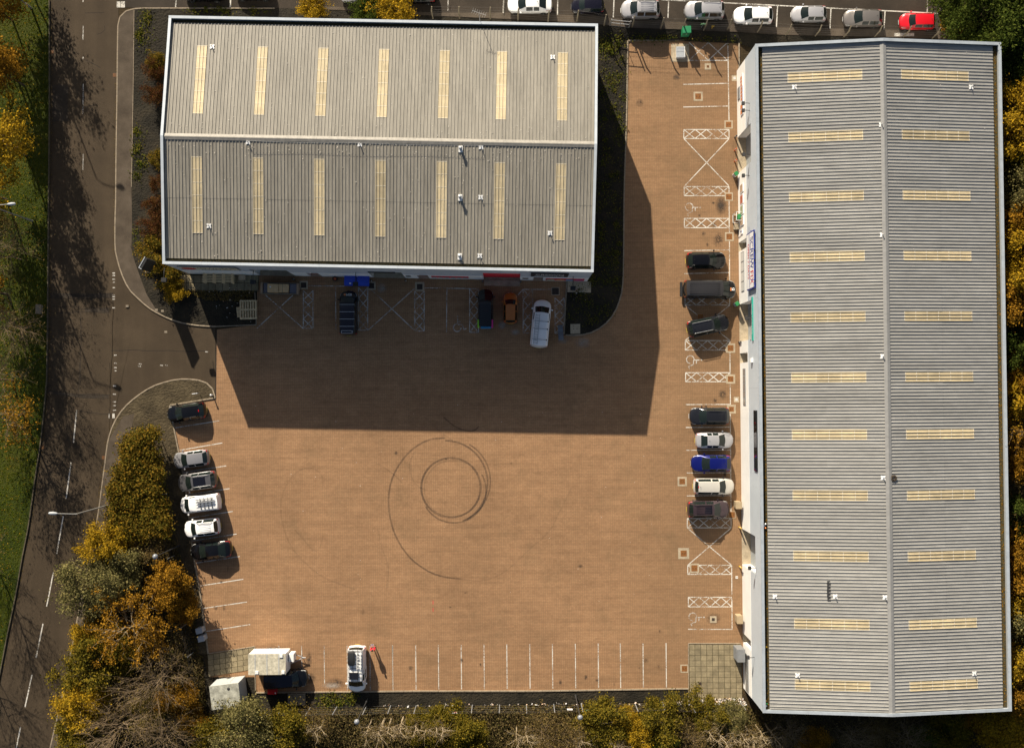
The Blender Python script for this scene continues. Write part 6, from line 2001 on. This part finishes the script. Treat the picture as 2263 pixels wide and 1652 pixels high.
jk = skin_obj('jacket', [(0, 0, .93), (0, -.01, 1.15), (0, -.02, 1.37), (0, 0, 1.46), (.19, -.01, 1.41), (.25, .06, 1.15), (.14, .28, 1.16), (-.19, -.01, 1.41), (-.25, .06, 1.15), (-.14, .28, 1.16)],
              [(0, 1), (1, 2), (2, 3), (2, 4), (4, 5), (5, 6), (2, 7), (7, 8), (8, 9)], [(.20, .15), (.19, .145), (.20, .155), .09, .10, .075, .058, .10, .075, .058], 'jacket', person, 2)
skin_obj('trousers', [(0, 0, .98), (.10, 0, .90), (.11, .03, .50), (.11, -.01, .12), (-.10, 0, .90), (-.12, .02, .50), (-.13, -.02, .12)], [(0, 1), (1, 2), (2, 3), (0, 4), (4, 5), (5, 6)], [(.17, .13), .105, .078, .062, .105, .078, .062], 'trousers', person, 2)
for s, x in ((1, .115), (-1, -.135)):
    MB().box(x - .05, x + .05, -.09, .19, 0, .09, .03).build('shoe', 'trim', person)
b = MB()
vs, fs = [], []
for i in range(6):
    ph = math.pi / 2 * (1 - i / 5 * 1.12)
    for k in range(14):
        a = 2 * math.pi * k / 14
        drop = .05 if math.sin(a) < -.2 else 0
        vs.append((.112 * math.cos(ph) * math.cos(a), -.01 + .125 * math.cos(ph) * math.sin(a) + .02, 1.68 + .12 * math.sin(ph) - (drop if i > 3 else 0)))
for i in range(5):
    for k in range(14):
        fs.append((i * 14 + k, (i + 1) * 14 + k, (i + 1) * 14 + (k + 1) % 14, i * 14 + (k + 1) % 14))
b.add(vs, fs).build('hair', 'hair', person, smooth=60)
MB().tube([(0, .135, 1.66), (0, .165, 1.63)], [.012, .018], 6).build('nose', 'skin', person)
for s in (1, -1):
    MB().lathe((s * .038, .128, 1.665), [(.004, -.010), (.013, 0), (.004, .010)], 8).build('eye', 'sign_ink', person)
    MB().lathe((s * .108, .03, 1.64), [(.004, -.03), (.016, 0), (.004, .03)], 8).build('ear', 'skin', person)
MB().box(-.03, .03, .138, .148, 1.595, 1.605).build('mouth', 'lens_red', person)
pp = inst('paper', None, None, (0, 0, 0))
bpy.data.objects.remove(pp)
c_ = Matrix.Rotation(R(8), 4, 'Z') @ Vector((0, .46, 0))
pp = thing('paper_sheet', 'white paper sheet held in front of the red jacket', 'paper', (person.location.x + c_.x, person.location.y + c_.y, ZY + 1.20), R(8))
o = MB().box(-.15, .15, -.12, .14, 0, .012).build('clipboard', 'sign_white', pp)
o.rotation_euler = (R(20), 0, 0)
o = MB().box(-.05, .05, .11, .15, .012, .025).build('clip', 'galv', pp)
o.rotation_euler = (R(20), 0, 0)
#@@PART6

# ------------------------------------------------------------------ vegetation
def leaf_mesh(name, pts, size, material, flat_=0.5, rg=rng, jitter=.6):
    """one small bent leaf (two triangles) at every point"""
    n = len(pts)
    nr = rg.normal(size=(n, 3))
    nr[:, 2] = np.abs(nr[:, 2]) + flat_
    nr /= np.linalg.norm(nr, axis=1)[:, None]
    t = np.cross(nr, rg.normal(size=(n, 3)))
    t /= np.linalg.norm(t, axis=1)[:, None] + 1e-9
    b = np.cross(nr, t)
    s = size * (1 - jitter + 2 * jitter * rg.random((n, 1)))
    v = np.empty((n, 4, 3))
    v[:, 0] = pts - t * s
    v[:, 1] = pts - b * s * .55 + nr * s * .15
    v[:, 2] = pts + t * s
    v[:, 3] = pts + b * s * .55 + nr * s * .15
    me = bpy.data.meshes.new(name)
    me.vertices.add(n * 4)
    me.vertices.foreach_set('co', v.reshape(-1).astype(np.float32))
    me.loops.add(n * 4)
    me.loops.foreach_set('vertex_index', np.arange(n * 4, dtype=np.int32))
    me.polygons.add(n)
    me.polygons.foreach_set('loop_start', np.arange(0, n * 4, 4, dtype=np.int32))
    me.materials.append(MATS[material])
    me.update(calc_edges=True)
    return me
def limb_system(rg, h, r, n1, n2, n3, start, up, wob=.06, tr=.12):
    mb = MB()
    tips = []
    def path(a, b, k, w):
        a, b = np.array(a), np.array(b)
        L = np.linalg.norm(b - a)
        return [tuple(a + (b - a) * t + rg.normal(size=3) * L * w * math.sin(math.pi * t)) for t in np.linspace(0, 1, k)]
    top = (rg.normal() * r * .12, rg.normal() * r * .12, h * .93)
    tp = path((0, 0, 0), top, 6, wob * .4)
    mb.tube(tp, [tr * (1 - .75 * i / 5) for i in range(6)], 6, False)
    tips.append(top)
    for i in range(n1):
        f = start + (0.9 - start) * (i + rg.random() * .6) / n1
        p0 = np.array(tp[min(5, int(f * 5))]) * (1 - (f * 5) % 1) + np.array(tp[min(5, int(f * 5) + 1)]) * ((f * 5) % 1)
        a = i * 2.4 + rg.random()
        rr = r * (1 - abs(f - .45) * .75) * (.75 + .35 * rg.random())
        p1 = p0 + np.array((math.cos(a) * rr, math.sin(a) * rr, rr * up * (.6 + .7 * rg.random())))
        p1[2] = min(p1[2], h * (1.0 + .04 * rg.random()))
        lp = path(p0, p1, 5, wob)
        mb.tube(lp, [tr * .5 * (1 - .8 * k / 4) * (1 - f * .4) for k in range(5)], 5, False)
        tips.append(tuple(p1))
        for j in range(n2):
            g = .3 + .65 * rg.random()
            q0 = np.array(lp[int(g * 4)])
            dv = p1 - p0
            q1 = q0 + dv * (.25 + .3 * rg.random()) + rg.normal(size=3) * rr * .24
            sp = path(q0, q1, 3, wob)
            mb.tube(sp, [tr * .2, tr * .13, tr * .05], 4, False)
            tips.append(tuple(q1))
            for k in range(n3):
                s0 = np.array(sp[1 + k % 2])
                s1 = s0 + (q1 - q0) * .45 + rg.normal(size=3) * rr * .13
                mb.tube([tuple(s0), tuple((s0 + s1) / 2 + rg.normal(size=3) * .04), tuple(s1)], [tr * .11, tr * .08, tr * .035], 3, False)
                tips.append(tuple(s1))
    return mb, np.array(tips)
SPECIES = {  # h, r, n1, n2, n3, start, up, leaves, size, spread, leaf, bark, trunk radius
    'orange': (7, 2.6, 13, 5, 0, .25, .5, 7500, .17, .42, 'leaf_orange', 'bark', .14),
    'yellow': (7, 2.5, 13, 5, 0, .25, .5, 7500, .16, .42, 'leaf_yellow', 'bark', .14),
    'thin_orange': (8, 1.9, 13, 6, 2, .30, .65, 2600, .15, .34, 'leaf_orange', 'bark', .11),
    'thin_yellow': (8, 1.9, 13, 6, 2, .30, .65, 3000, .15, .34, 'leaf_yellow', 'bark', .11),
    'olive': (5, 2.3, 12, 5, 0, .12, .5, 7000, .15, .38, 'leaf_olive', 'bark', .10),
    'green': (8, 3.2, 15, 6, 0, .15, .5, 11000, .17, .46, 'leaf_green', 'bark', .16),
    'willow': (5.5, 2.6, 14, 6, 1, .12, .55, 8000, .13, .40, 'leaf_willow', 'bark_grey', .10),
    'brown': (4.2, 2.2, 14, 8, 4, .12, .6, 2000, .11, .40, 'leaf_brown', 'bark_grey', .055),
    'birch': (7, 3.2, 16, 7, 2, .25, .35, 5200, .13, .22, 'leaf_orange', 'bark_pale', .10),
    'red': (2.6, 1.5, 12, 5, 1, .10, .7, 2600, .11, .25, 'leaf_red', 'bark', .05),
    'bare': (8.5, 3.0, 16, 10, 5, .22, .75, 700, .10, .35, 'leaf_brown', 'bark_grey', .085),
    'bare_orange': (8, 2.8, 14, 7, 3, .25, .7, 1500, .14, .30, 'leaf_orange', 'bark_grey', .12),
    'sapling': (6.8, 1.15, 8, 4, 2, .42, 1.3, 160, .09, .25, 'leaf_brown', 'bark_pale', .095),
    'shrub': (2.2, 1.7, 12, 5, 0, .08, .6, 4200, .13, .30, 'leaf_hedge', 'bark', .06),
}
PROTO = {}
def species(kind, var):
    if (kind, var) not in PROTO:
        h, r, n1, n2, n3, start, up, nl, sz, spread, lm, bk, tr = SPECIES[kind]
        rg = np.random.default_rng(abs(hash(kind)) % 1 + sum(map(ord, kind)) * 7 + var * 131)
        nl, sz = int(nl * 1.9), sz * .69
        mb, tips = limb_system(rg, h, r, n1, n2, n3, start, up, .035 if kind == 'sapling' else .07, tr)
        tm = mb.mesh('trunk', bk)
        w = rg.random(len(tips)) ** 1.3 + .12
        idx = rg.choice(len(tips), nl, p=w / w.sum())
        pts = tips[idx] + rg.normal(size=(nl, 3)) * spread * np.array((1, 1, .75))
        pts[:, 2] = np.maximum(pts[:, 2], .12)
        PROTO[(kind, var)] = (tm, leaf_mesh('crown', pts, sz, lm, .45, rg))
    return PROTO[(kind, var)]
NVAR = {'orange': 2, 'yellow': 2, 'olive': 2, 'sapling': 3, 'bare': 2, 'shrub': 2}
def plant(label, kind, crown, s=1.0, cat='tree', name='tree', group=None, var=None, z=0.05, at_base=False, sz=None):
    """crown = where the crown stands in the survey, taken at 60 % of its height"""
    h = SPECIES[kind][0] * s * (sz or 1)
    p = crown(z) if callable(crown) else (P(*crown, z) if at_base else P(crown[0], crown[1], z + h * .58))
    var = rnd.randrange(NVAR.get(kind, 1)) if var is None else var
    tm, cm = species(kind, var)
    t = thing(name, label, cat, (p[0], p[1], z), rnd.uniform(0, 6.28), group)
    t.scale = (s, s, s * (sz or 1))
    inst('trunk', tm, t)
    inst('crown', cm, t)
    return t
# verge trees on the left
G = 'trees on the grass verge'
plant('dense orange brown tree at the top of the grass verge', 'thin_orange', (-22, 118), 1.1, group=G)
plant('orange tree below the dense orange brown one on the verge', 'thin_orange', (4, 158), 1.1, group=G)
plant('bright yellow tree on the upper grass verge', 'thin_yellow', (6, 318), 1.15, group=G)
plant('tree cut by the top left corner above the verge lamp', 'thin_orange', (-18, 12), 1.0, group=G)
plant('large leafy tree off the top left corner shading the road', 'thin_orange', (62, -45), 1.1, group=G, at_base=True)
plant('brown twiggy tree beside the verge street lamp', 'brown', (-16, 500), .85, sz=1.8, group=G)
plant('leafless grey tree below the verge street lamp', 'bare', (-2, 560), 1.0, group=G)
plant('orange leaved tree half out of frame above the utility box', 'thin_orange', (-35, 640), 1.1, group=G)
plant('yellow tree half out of frame beside the verge lamp shadow', 'thin_yellow', (-40, 420), 1.15, group=G)
plant('bare pale brown tree opposite the entrance', 'bare', (25, 712), .95, group=G)
plant('thinly leaved orange tree opposite the soil island', 'bare_orange', (8, 915), .95, group=G)
plant('bare tree out of frame casting a fan shadow on the lower road', 'bare', (-22, 1195), 1.0, group=G, at_base=True)
plant('bare tree out of frame casting a fan shadow in the bottom corner', 'bare', (-48, 1410), 1.0, group=G, at_base=True)
plant('bare tree out of frame casting thin shadows opposite the hedge', 'bare', (30, 840), 1.05, group=G, at_base=True)
# the belt between road and angled bays
G = 'trees between the road and the angled bays'
plant('golden orange tree at the lower end of the hedge', 'yellow', (232, 1196), .75, group=G, var=1)
plant('brown twiggy bush beside the black saloon', 'brown', (338, 1200), .75, group=G)
plant('grey green round tree overhanging the road', 'willow', (200, 1285), 1.05, group=G)
plant('second grey green tree behind the round one', 'willow', (262, 1262), .85, group=G)
plant('orange brown tree against the angled bays', 'orange', (378, 1298), .72, group=G)
plant('orange leaved bush above the grey cabinets', 'orange', (404, 1345), .5, group=G)
plant('spreading birch with drooping orange twigs', 'birch', (300, 1378), 1.0, group=G)
plant('small yellow tree at the roadside beside the birch', 'yellow', (200, 1395), .65, group=G)
plant('olive green roadside tree below the birch', 'olive', (200, 1470), 1.1, group=G)
plant('olive yellow bush beside the slabs', 'olive', (260, 1440), .9, group=G)
plant('large bare tree leaning beside the slabs', 'bare', (345, 1500), 1.05, group=G)
plant('golden roadside tree near the bottom frame', 'yellow', (190, 1548), .85, group=G)
plant('orange bush left of the storage container', 'orange', (402, 1545), .6, group=G)
plant('second orange bush below the storage container', 'orange', (425, 1585), .5, group=G)
plant('large bare tree in the bottom left belt', 'bare', (285, 1598), 1.1, group=G, var=1)
plant('bare tree with brown twigs at the bottom frame', 'bare', (370, 1628), .95, group=G)
plant('yellow green shrub at the bottom left corner of the belt', 'olive', (165, 1630), .8, group=G)
plant('brown leaved tree between the two bare ones', 'brown', (245, 1545), .85, group=G)
plant('olive bush between the bare trees', 'olive', (330, 1560), .7, group=G)
plant('pale grey green willow below the storage container', 'willow', (535, 1608), 1.05, group=G)
plant('dark olive bush right of the pale willow', 'olive', (625, 1606), .9, group=G)
plant('olive bush at the bottom frame below the container', 'olive', (470, 1640), .9, group=G)
# hedge
hp_ = [W1(1100, 560, 1.5), W1(1290, 560, 1.5), W1(1330, 800, 1.5), W1(1370, 1100, 1.5), W1(1400, 1400, 1.5), W1(960, 1420, 1.5), W1(950, 1150, 1.5), W1(1000, 850, 1.5), W1(1050, 680, 1.5)]
def in_poly(x, y, poly):
    ins = np.zeros(len(x), bool)
    n = len(poly)
    for i in range(n):
        x0, y0 = poly[i]
        x1, y1 = poly[(i + 1) % n]
        c = ((y0 > y) != (y1 > y)) & (x < (x1 - x0) * (y - y0) / (y1 - y0 + 1e-12) + x0)
        ins ^= c
    return ins
def scatter(poly, n, rg=rng):
    a = np.array(poly)
    lo, hi = a.min(0), a.max(0)
    out = np.empty((0, 2))
    while len(out) < n:
        q = lo + (hi - lo) * rg.random((n * 2, 2))
        out = np.vstack([out, q[in_poly(q[:, 0], q[:, 1], poly)]])
    return out[:n]
cl = scatter(hp_, 260)
cz = 1.0 + 2.2 * rng.random(260) ** .6
hz_n = 52000
ii = rng.integers(0, 260, hz_n)
pts = np.column_stack([cl[ii], cz[ii]]) + rng.normal(size=(hz_n, 3)) * np.array((.42, .42, .35))
pts[:, 2] = np.maximum(pts[:, 2], .15)
hd = thing('hedge', 'tall olive and gold hedge along the footpath by the angled bays', 'hedge', (0, 0, .1))
inst('foliage', leaf_mesh('foliage', pts, .10, 'leaf_hedge'), hd)
b = MB()
for q in scatter(hp_, 40):
    b.tube([(q[0], q[1], 0), (q[0] + rnd.uniform(-.4, .4), q[1] + rnd.uniform(-.4, .4), 2.2)], [.05, .02], 5)
b.build('stems', 'bark', hd)
# bottom belt
G = 'saplings in the bottom belt'
sap = [(W3, 1390, 1185, 1.0), (W3, 1850, 1195, .9), (W3, 1985, 1190, 1.0), (W3, 2055, 1175, .95), (W3, 2175, 1170, .9), (W4, 70, 890, .9), (W4, 215, 875, .95), (W4, 335, 872, 1.0), (W4, 420, 880, .9), (W4, 480, 880, 1.0), (W4, 535, 872, 1.1),
       (W4, 1068, 950, .9), (W4, 1135, 945, .95), (W4, 1535, 965, .9), (W4, 1785, 1000, .85), (W4, 1835, 1022, .9), (W6, 430, 1430, 1.0), (W6, 525, 1455, 1.1), (W6, 640, 1470, .9), (W6, 705, 1450, 1.0), (W6, 775, 1450, 1.0), (W6, 865, 1450, .95), (W6, 945, 1440, 1.05)]
ordn = ['first', 'second', 'third', 'fourth', 'fifth', 'sixth', 'seventh', 'eighth', 'ninth', 'tenth', 'eleventh', 'twelfth', 'thirteenth', 'fourteenth', 'fifteenth', 'sixteenth', 'seventeenth', 'eighteenth', 'nineteenth', 'twentieth', 'twenty-first', 'twenty-second', 'twenty-third']
for i, (v, x, y, s) in enumerate(sap):
    plant('bare pale stemmed sapling below the bottom fence, %s counting from the left' % ordn[i], 'sapling', (lambda z, v=v, x=x, y=y: v(x, y, z)), s, group=G, var=i % 3)
G = 'shrubs in the bottom belt'
shr = [((985, 1605), 'olive', .85, 'olive green shrub under the middle of the bottom fence'), ((1030, 1632), 'olive', .8, 'olive shrub at the bottom frame below the parking lines'), ((1330, 1600), 'olive', .9, 'golden olive shrub right of the lower globe lamp'), ((1385, 1590), 'yellow', .5, 'small yellow tree under the right end of the bottom fence'),
       ((1420, 1625), 'yellow', .6, 'yellow green tree at the bottom frame left of the grey warehouse'), ((1462, 1588), 'olive', .85, 'olive shrub below the litter strewn fence'), ((1455, 1640), 'green', .42, 'dark green shrub at the bottom frame beside yellow ones'), ((1560, 1572), 'olive', .7, 'dull green shrub below the slab patio'),
       ((1610, 1585), 'willow', .6, 'grey green shrub by the warehouse bottom corner'), ((700, 1600), 'brown', .8, 'brown twiggy shrub below the camper van'), ((1200, 1610), 'brown', .95, 'brown twiggy shrub left of the lower globe lamp'),
       ((1260, 1635), 'brown', .9, 'brown thicket at the bottom frame under the lower globe lamp'), ((930, 1600), 'olive', .6, 'small olive shrub behind the pale saplings'), ((1520, 1625), 'brown', .9, 'brown thicket below the slab patio')]
for c, k, s, l in shr:
    plant(l, k, c, s, 'shrub', 'shrub', G)
# below and right of the grey warehouse
G = 'trees round the grey warehouse'
for c, k, s, l in (((1740, 1625), 'bare', .6, 'bare brown tree below the left end of the grey warehouse'), ((1800, 1642), 'orange', .5, 'low orange tree below the grey warehouse'), ((1885, 1638), 'bare', .65, 'bare tree below the grey roof ridge'), ((2003, 1640), 'bare', .7, 'bare tree below the right slope of the grey roof'),
                   ((2100, 1612), 'olive', .8, 'olive tree below the right slope of the grey roof'), ((2150, 1585), 'orange', .55, 'orange tree at the bottom right corner of the grey warehouse'), ((2215, 1600), 'yellow', .8, 'yellow tree in the bottom right corner'), ((2245, 1645), 'yellow', .7, 'yellow tree at the bottom right frame'), ((2060, 1642), 'green', .5, 'dark green tree below the grey warehouse'), ((1940, 1620), 'brown', .7, 'brown thicket below the grey roof ridge'), ((1660, 1640), 'brown', .8, 'brown thicket left of the bare tree below the grey warehouse')):
    plant(l, k, c, s, group=G)
row = [(2252, 232, 'yellow', .85), (2258, 300, 'yellow', .9), (2250, 360, 'olive', 1.0), (2256, 425, 'willow', .9), (2254, 490, 'orange', .8), (2250, 560, 'yellow', .8), (2256, 620, 'yellow', .85), (2254, 685, 'orange', .85), (2258, 755, 'green', .65), (2255, 820, 'orange', .75),
       (2260, 880, 'yellow', .85), (2258, 950, 'bare_orange', .7), (2256, 1015, 'orange', .7), (2258, 1080, 'brown', 1.0), (2254, 1145, 'green', .6), (2252, 1210, 'orange', .8), (2256, 1275, 'orange', .8), (2252, 1335, 'yellow', .75), (2258, 1395, 'willow', .9), (2254, 1450, 'yellow', .8), (2268, 1515, 'orange', .7)]
kd = {'yellow': 'yellow leaved', 'orange': 'orange leaved', 'olive': 'olive green', 'willow': 'grey green', 'green': 'dark green', 'bare_orange': 'half bare orange', 'brown': 'brown twiggy'}
for i, (x, y, k, s) in enumerate(row):
    plant('%s tree along the right side of the grey warehouse, %s from the top' % (kd[k], ordn[i]), k, (x - 2, y), s * 1.08, group='tree row right of the grey warehouse', sz=1.4)
G = 'trees at the top right corner'
for c, k, s, l in (((2168, 40), 'green', 1.0, 'large dark green tree at the end of the upper car park'), ((2235, 60), 'green', 1.1, 'large dark green tree in the top right corner'), ((2205, -10), 'green', 1.0, 'dark green tree cut by the top frame at the right'), ((2200, 110), 'green', .7, 'dark green tree beside the grey warehouse top corner'), ((2255, 150), 'green', .8, 'dark green tree at the right frame above the yellow ones')):
    plant(l, k, c, s, group=G)
# shrubs round the beige roofed warehouse
G = 'shrubs round the beige roofed warehouse'
for c, k, s, l in (((345, 160), 'red', .62, 'reddish shrub against the left wall, uppermost'), ((345, 210), 'red', .62, 'reddish shrub against the left wall, second from the top'), ((346, 408), 'red', .5, 'small red shrub by the left wall below the ridge'), ((341, 455), 'red', .65, 'red shrub by the left wall halfway down the lower slope'), ((342, 500), 'red', .7, 'dark red shrub by the left wall near the site sign'),
                   ((345, 550), 'shrub', .8, 'yellow green shrub above the site sign'), ((372, 600), 'shrub', .8, 'yellow brown shrub behind the site sign post'), ((388, 640), 'shrub', .55, 'low golden shrub beside the grey slabs'), ((869, 20), 'shrub', 1.0, 'bright golden bush behind the beige roof beside black car'), ((690, 18), 'shrub', .75, 'small golden bush behind the beige roof'), ((810, 26), 'shrub', .8, 'dark green bush behind the beige roof'), ((345, 140), 'shrub', .5, 'small yellow shrub above the reddish ones at the left wall'), ((352, 350), 'shrub', .45, 'tiny yellow shrub at the left wall beside the ridge end')):
    o = plant(l, k, c, s, 'shrub', 'shrub', G)
    if 'golden' in l or 'dark green' in l:
        cr = [q for q in o.children if q.name.startswith('crown')][0]
        cr.data = cr.data.copy()
        cr.data.materials[0] = MATS['leaf_yellow' if 'golden' in l else 'leaf_green']
# ground cover that nobody could count
def cover_stuff(name, label, polys, n, size, material, z0, z1, flat_=.8, clump=0):
    out = []
    ar = []
    for p in polys:
        a = np.array(p)
        ar.append(abs(np.dot(a[:, 0], np.roll(a[:, 1], 1)) - np.dot(a[:, 1], np.roll(a[:, 0], 1))))
    for p, w in zip(polys, np.array(ar) / sum(ar)):
        m = max(1, int(n * w))
        q = scatter(p, m)
        if clump:
            cc = scatter(p, max(2, int(m / clump)))
            k = rng.integers(0, len(cc), m)
            q2 = cc[k] + rng.normal(size=(m, 2)) * (.16 + .30 * rng.random((len(cc), 1))[k])
            q = np.where(rng.random((m, 1)) < .85, q2, q)
        out.append(np.column_stack([q, z0 + (z1 - z0) * rng.random(len(q)) ** 2]))
    o = inst(name, leaf_mesh(name, np.vstack(out), size, material, flat_))
    struct(o, 'stuff', label)
    return o
belt = [D(240, 1180), D(375, 1165), W2(1590, 300), W2(1650, 870), W3(160, 560), W3(200, 1190), W3(690, 1090), W3(690, 1700), D(100, 1720), W2(560, 1450), W2(640, 900), W2(700, 500)]
bot = [W3(690, 1080), W3(2263, 1070), W4(600, 792), W4(1555, 780), W4(2263, 775), W6(340, 1250), W6(800, 1290), W6(900, 1400), D(1690, 1740), D(640, 1740)]
right = [D(2135, 60), D(2400, 60), D(2400, 1760), D(1660, 1760), D(1650, 1560), D(2140, 1545)]
cover_stuff('undergrowth', 'brown scrub and fallen twigs under the left tree belt', [belt], 52000, .10, 'scrub', .02, .7)
cover_stuff('undergrowth', 'brown scrub and bracken under the bottom tree belt', [bot], 85000, .095, 'scrub', .02, .8)
cover_stuff('undergrowth', 'dark undergrowth behind the grey warehouse', [right], 45000, .12, 'scrub', .02, .7)
cover_stuff('weeds', 'low green weeds on the dark bed right of the beige roofed warehouse', [[V3(830, 280), V3(1040, 350), V3(1030, 1000), V3(1010, 1600), V7(1400, 500), V7(1250, 800), V7(1000, 890), V7(980, 480), V7(1190, 400), V3(815, 900)]], 4200, .075, 'weed', .13, .30, clump=55)
cover_stuff('weeds', 'green and yellow weeds on the bank below the fence', [[V3(830, 240), V3(1950, 280), V3(1950, 320), V3(1060, 330), V3(830, 520)]], 1800, .09, 'weed', .25, .5, clump=40)
cover_stuff('weeds', 'grass tufts on the soil bed beside the footpath', [[V1(1130, 100), V1(1250, 90), V1(1240, 430), V1(1130, 480)], [V1(1110, 1000), V1(1220, 1050), V1(1180, 1500), V1(1100, 1500)], [V5(1095, 330), V5(1150, 330), V5(1140, 500), V5(1100, 500)], [V1(1500, 78), V1(2263, 78), V1(2263, 118), V1(1500, 108)]], 1700, .085, 'weed', .12, .35, clump=60)
cover_stuff('weeds', 'ivy and weeds along the bottom kerb by the camper van', [[W3(1290, 935), W3(1690, 930), W3(1690, 1050), W3(1300, 1060)]], 900, .09, 'weed', .07, .3, clump=40)
cover_stuff('fallen_leaves', 'yellow fallen leaves scattered on the grass verge', [[D(-30, 0), D(104, 0), D(100, 800), D(80, 1000), D(0, 1450), D(-30, 1450)]], 2000, .06, 'leaf_yellow', .115, .14, 3.0)
kerb_l = [D(x + 1, y) for x, y in road_l[1:14]]
cover_stuff('fallen_leaves', 'brown leaves swept along the road kerbs', [[D(x + .5, y) for x, y in road_l[1:14]] + [D(x + 7, y) for x, y in reversed(road_l[1:14])], [D(x - 1, y) for x, y in road_r[9:18]] + [D(x - 7, y) for x, y in reversed(road_r[9:18])], [D(x - 1, y) for x, y in road_r[2:6]] + [D(x - 5, y) for x, y in reversed(road_r[2:6])]], 1500, .05, 'leaf_brown', ZR + .005, ZR + .02, 4.0)
cover_stuff('fallen_leaves', 'orange leaves below the dark trees at the end of the upper car park', [[V4(1560, 60, Z1), V4(1760, 60, Z1), V4(1800, 320, Z1), V4(1580, 320, Z1)]], 1300, .10, 'leaf_orange', Z1 + .02, Z1 + .06, 3.0)
cover_stuff('fallen_leaves', 'brown leaves gathered on the shaded soil by the pallets', [[V5(1500, 860), V5(2090, 870), V5(2085, 960), V5(1700, 950)]], 900, .09, 'leaf_brown', .13, .17, 3.0)
# grass blades give the verge its nap
cover_stuff('grass_blades', 'short grass blades on the verge', [[D(-60, -20), D(107, -20), D(103, 800), D(85, 1000), D(0, 1480), D(-60, 1480)]], 34000, .07, 'weed', .112, .135, 1.6).data.materials[0] = leaf_mat('blade', [(0.028, 0.042, 0.003), (0.06, 0.08, 0.005), (0.10, 0.105, 0.010), (0.042, 0.06, 0.004)])
lit = cover_stuff('litter', 'white and pink litter blown against the bottom fence', [[W6(200, 1245), W6(500, 1235), W6(760, 1230), W6(810, 1290), W6(500, 1280), W6(210, 1290)]], 420, .13, 'litter', .05, .22, .6)
cover_stuff('litter', 'scraps of white litter along the bottom fence', [[W4(60, 785), W4(2200, 765), W4(2200, 785), W4(60, 800)]], 120, .11, 'litter', .05, .2, .6)
cover_stuff('litter', 'scraps of litter on the shaded soil by the pallets and bays', [[V5(1700, 830), V5(2090, 830), V5(2080, 1130), V5(1800, 1100)], [V7(980, 480), V7(1120, 480), V7(1120, 620), V7(980, 620)]], 60, .08, 'litter', .13, .2, .6)
cover_stuff('specks', 'tiny pale specks of litter and gum on the yard', [[W8(0, 0), W8(2263, 0), W8(2263, 1198), W8(100, 1198)]], 70, .04, 'litter', ZY + .004, ZY + .012, 5.0)
# leaf mould in the gutters and lichen on the roofs belong to the warehouses
def roof_dust(F, name, n, size, material, ylo, yhi, zfn):
    x = (rng.random(n) * 2 - 1) * (F.LX - .5)
    y = ylo + (yhi - ylo) * rng.random(n)
    z = np.array([zfn(q) for q in y])
    o = inst(name, leaf_mesh(name, np.column_stack([x, y, z]), size, material, 6.0), F.root)
    o['kind'] = 'stuff'
    return o
zroof = lambda F: (lambda y: F.zr0 + F.rise * (1 - abs(y) / F.eave_in) + .058)
roof_dust(FA, 'lichen', 900, .045, 'roof_specks', -FA.eave_in * .98, FA.eave_in * .95, zroof(FA))
roof_dust(FA, 'lichen', 500, .05, 'roof_specks', -1.8, 1.8, zroof(FA))
roof_dust(FB, 'lichen', 120, .04, 'roof_specks', -FB.eave_in * .98, FB.eave_in * .98, zroof(FB))
for F, n in ((FA, 500), (FB, 1500)):
    for s in (-1, 1):
        a, c = sorted((s * (F.eave_in + .02), s * (F.LY - F.cap_w - .02)))
        roof_dust(F, 'gutter_leaves', n, .055, 'leaf_orange' if F is FB else 'leaf_brown', a, c, lambda y: F.zr0 - .145)
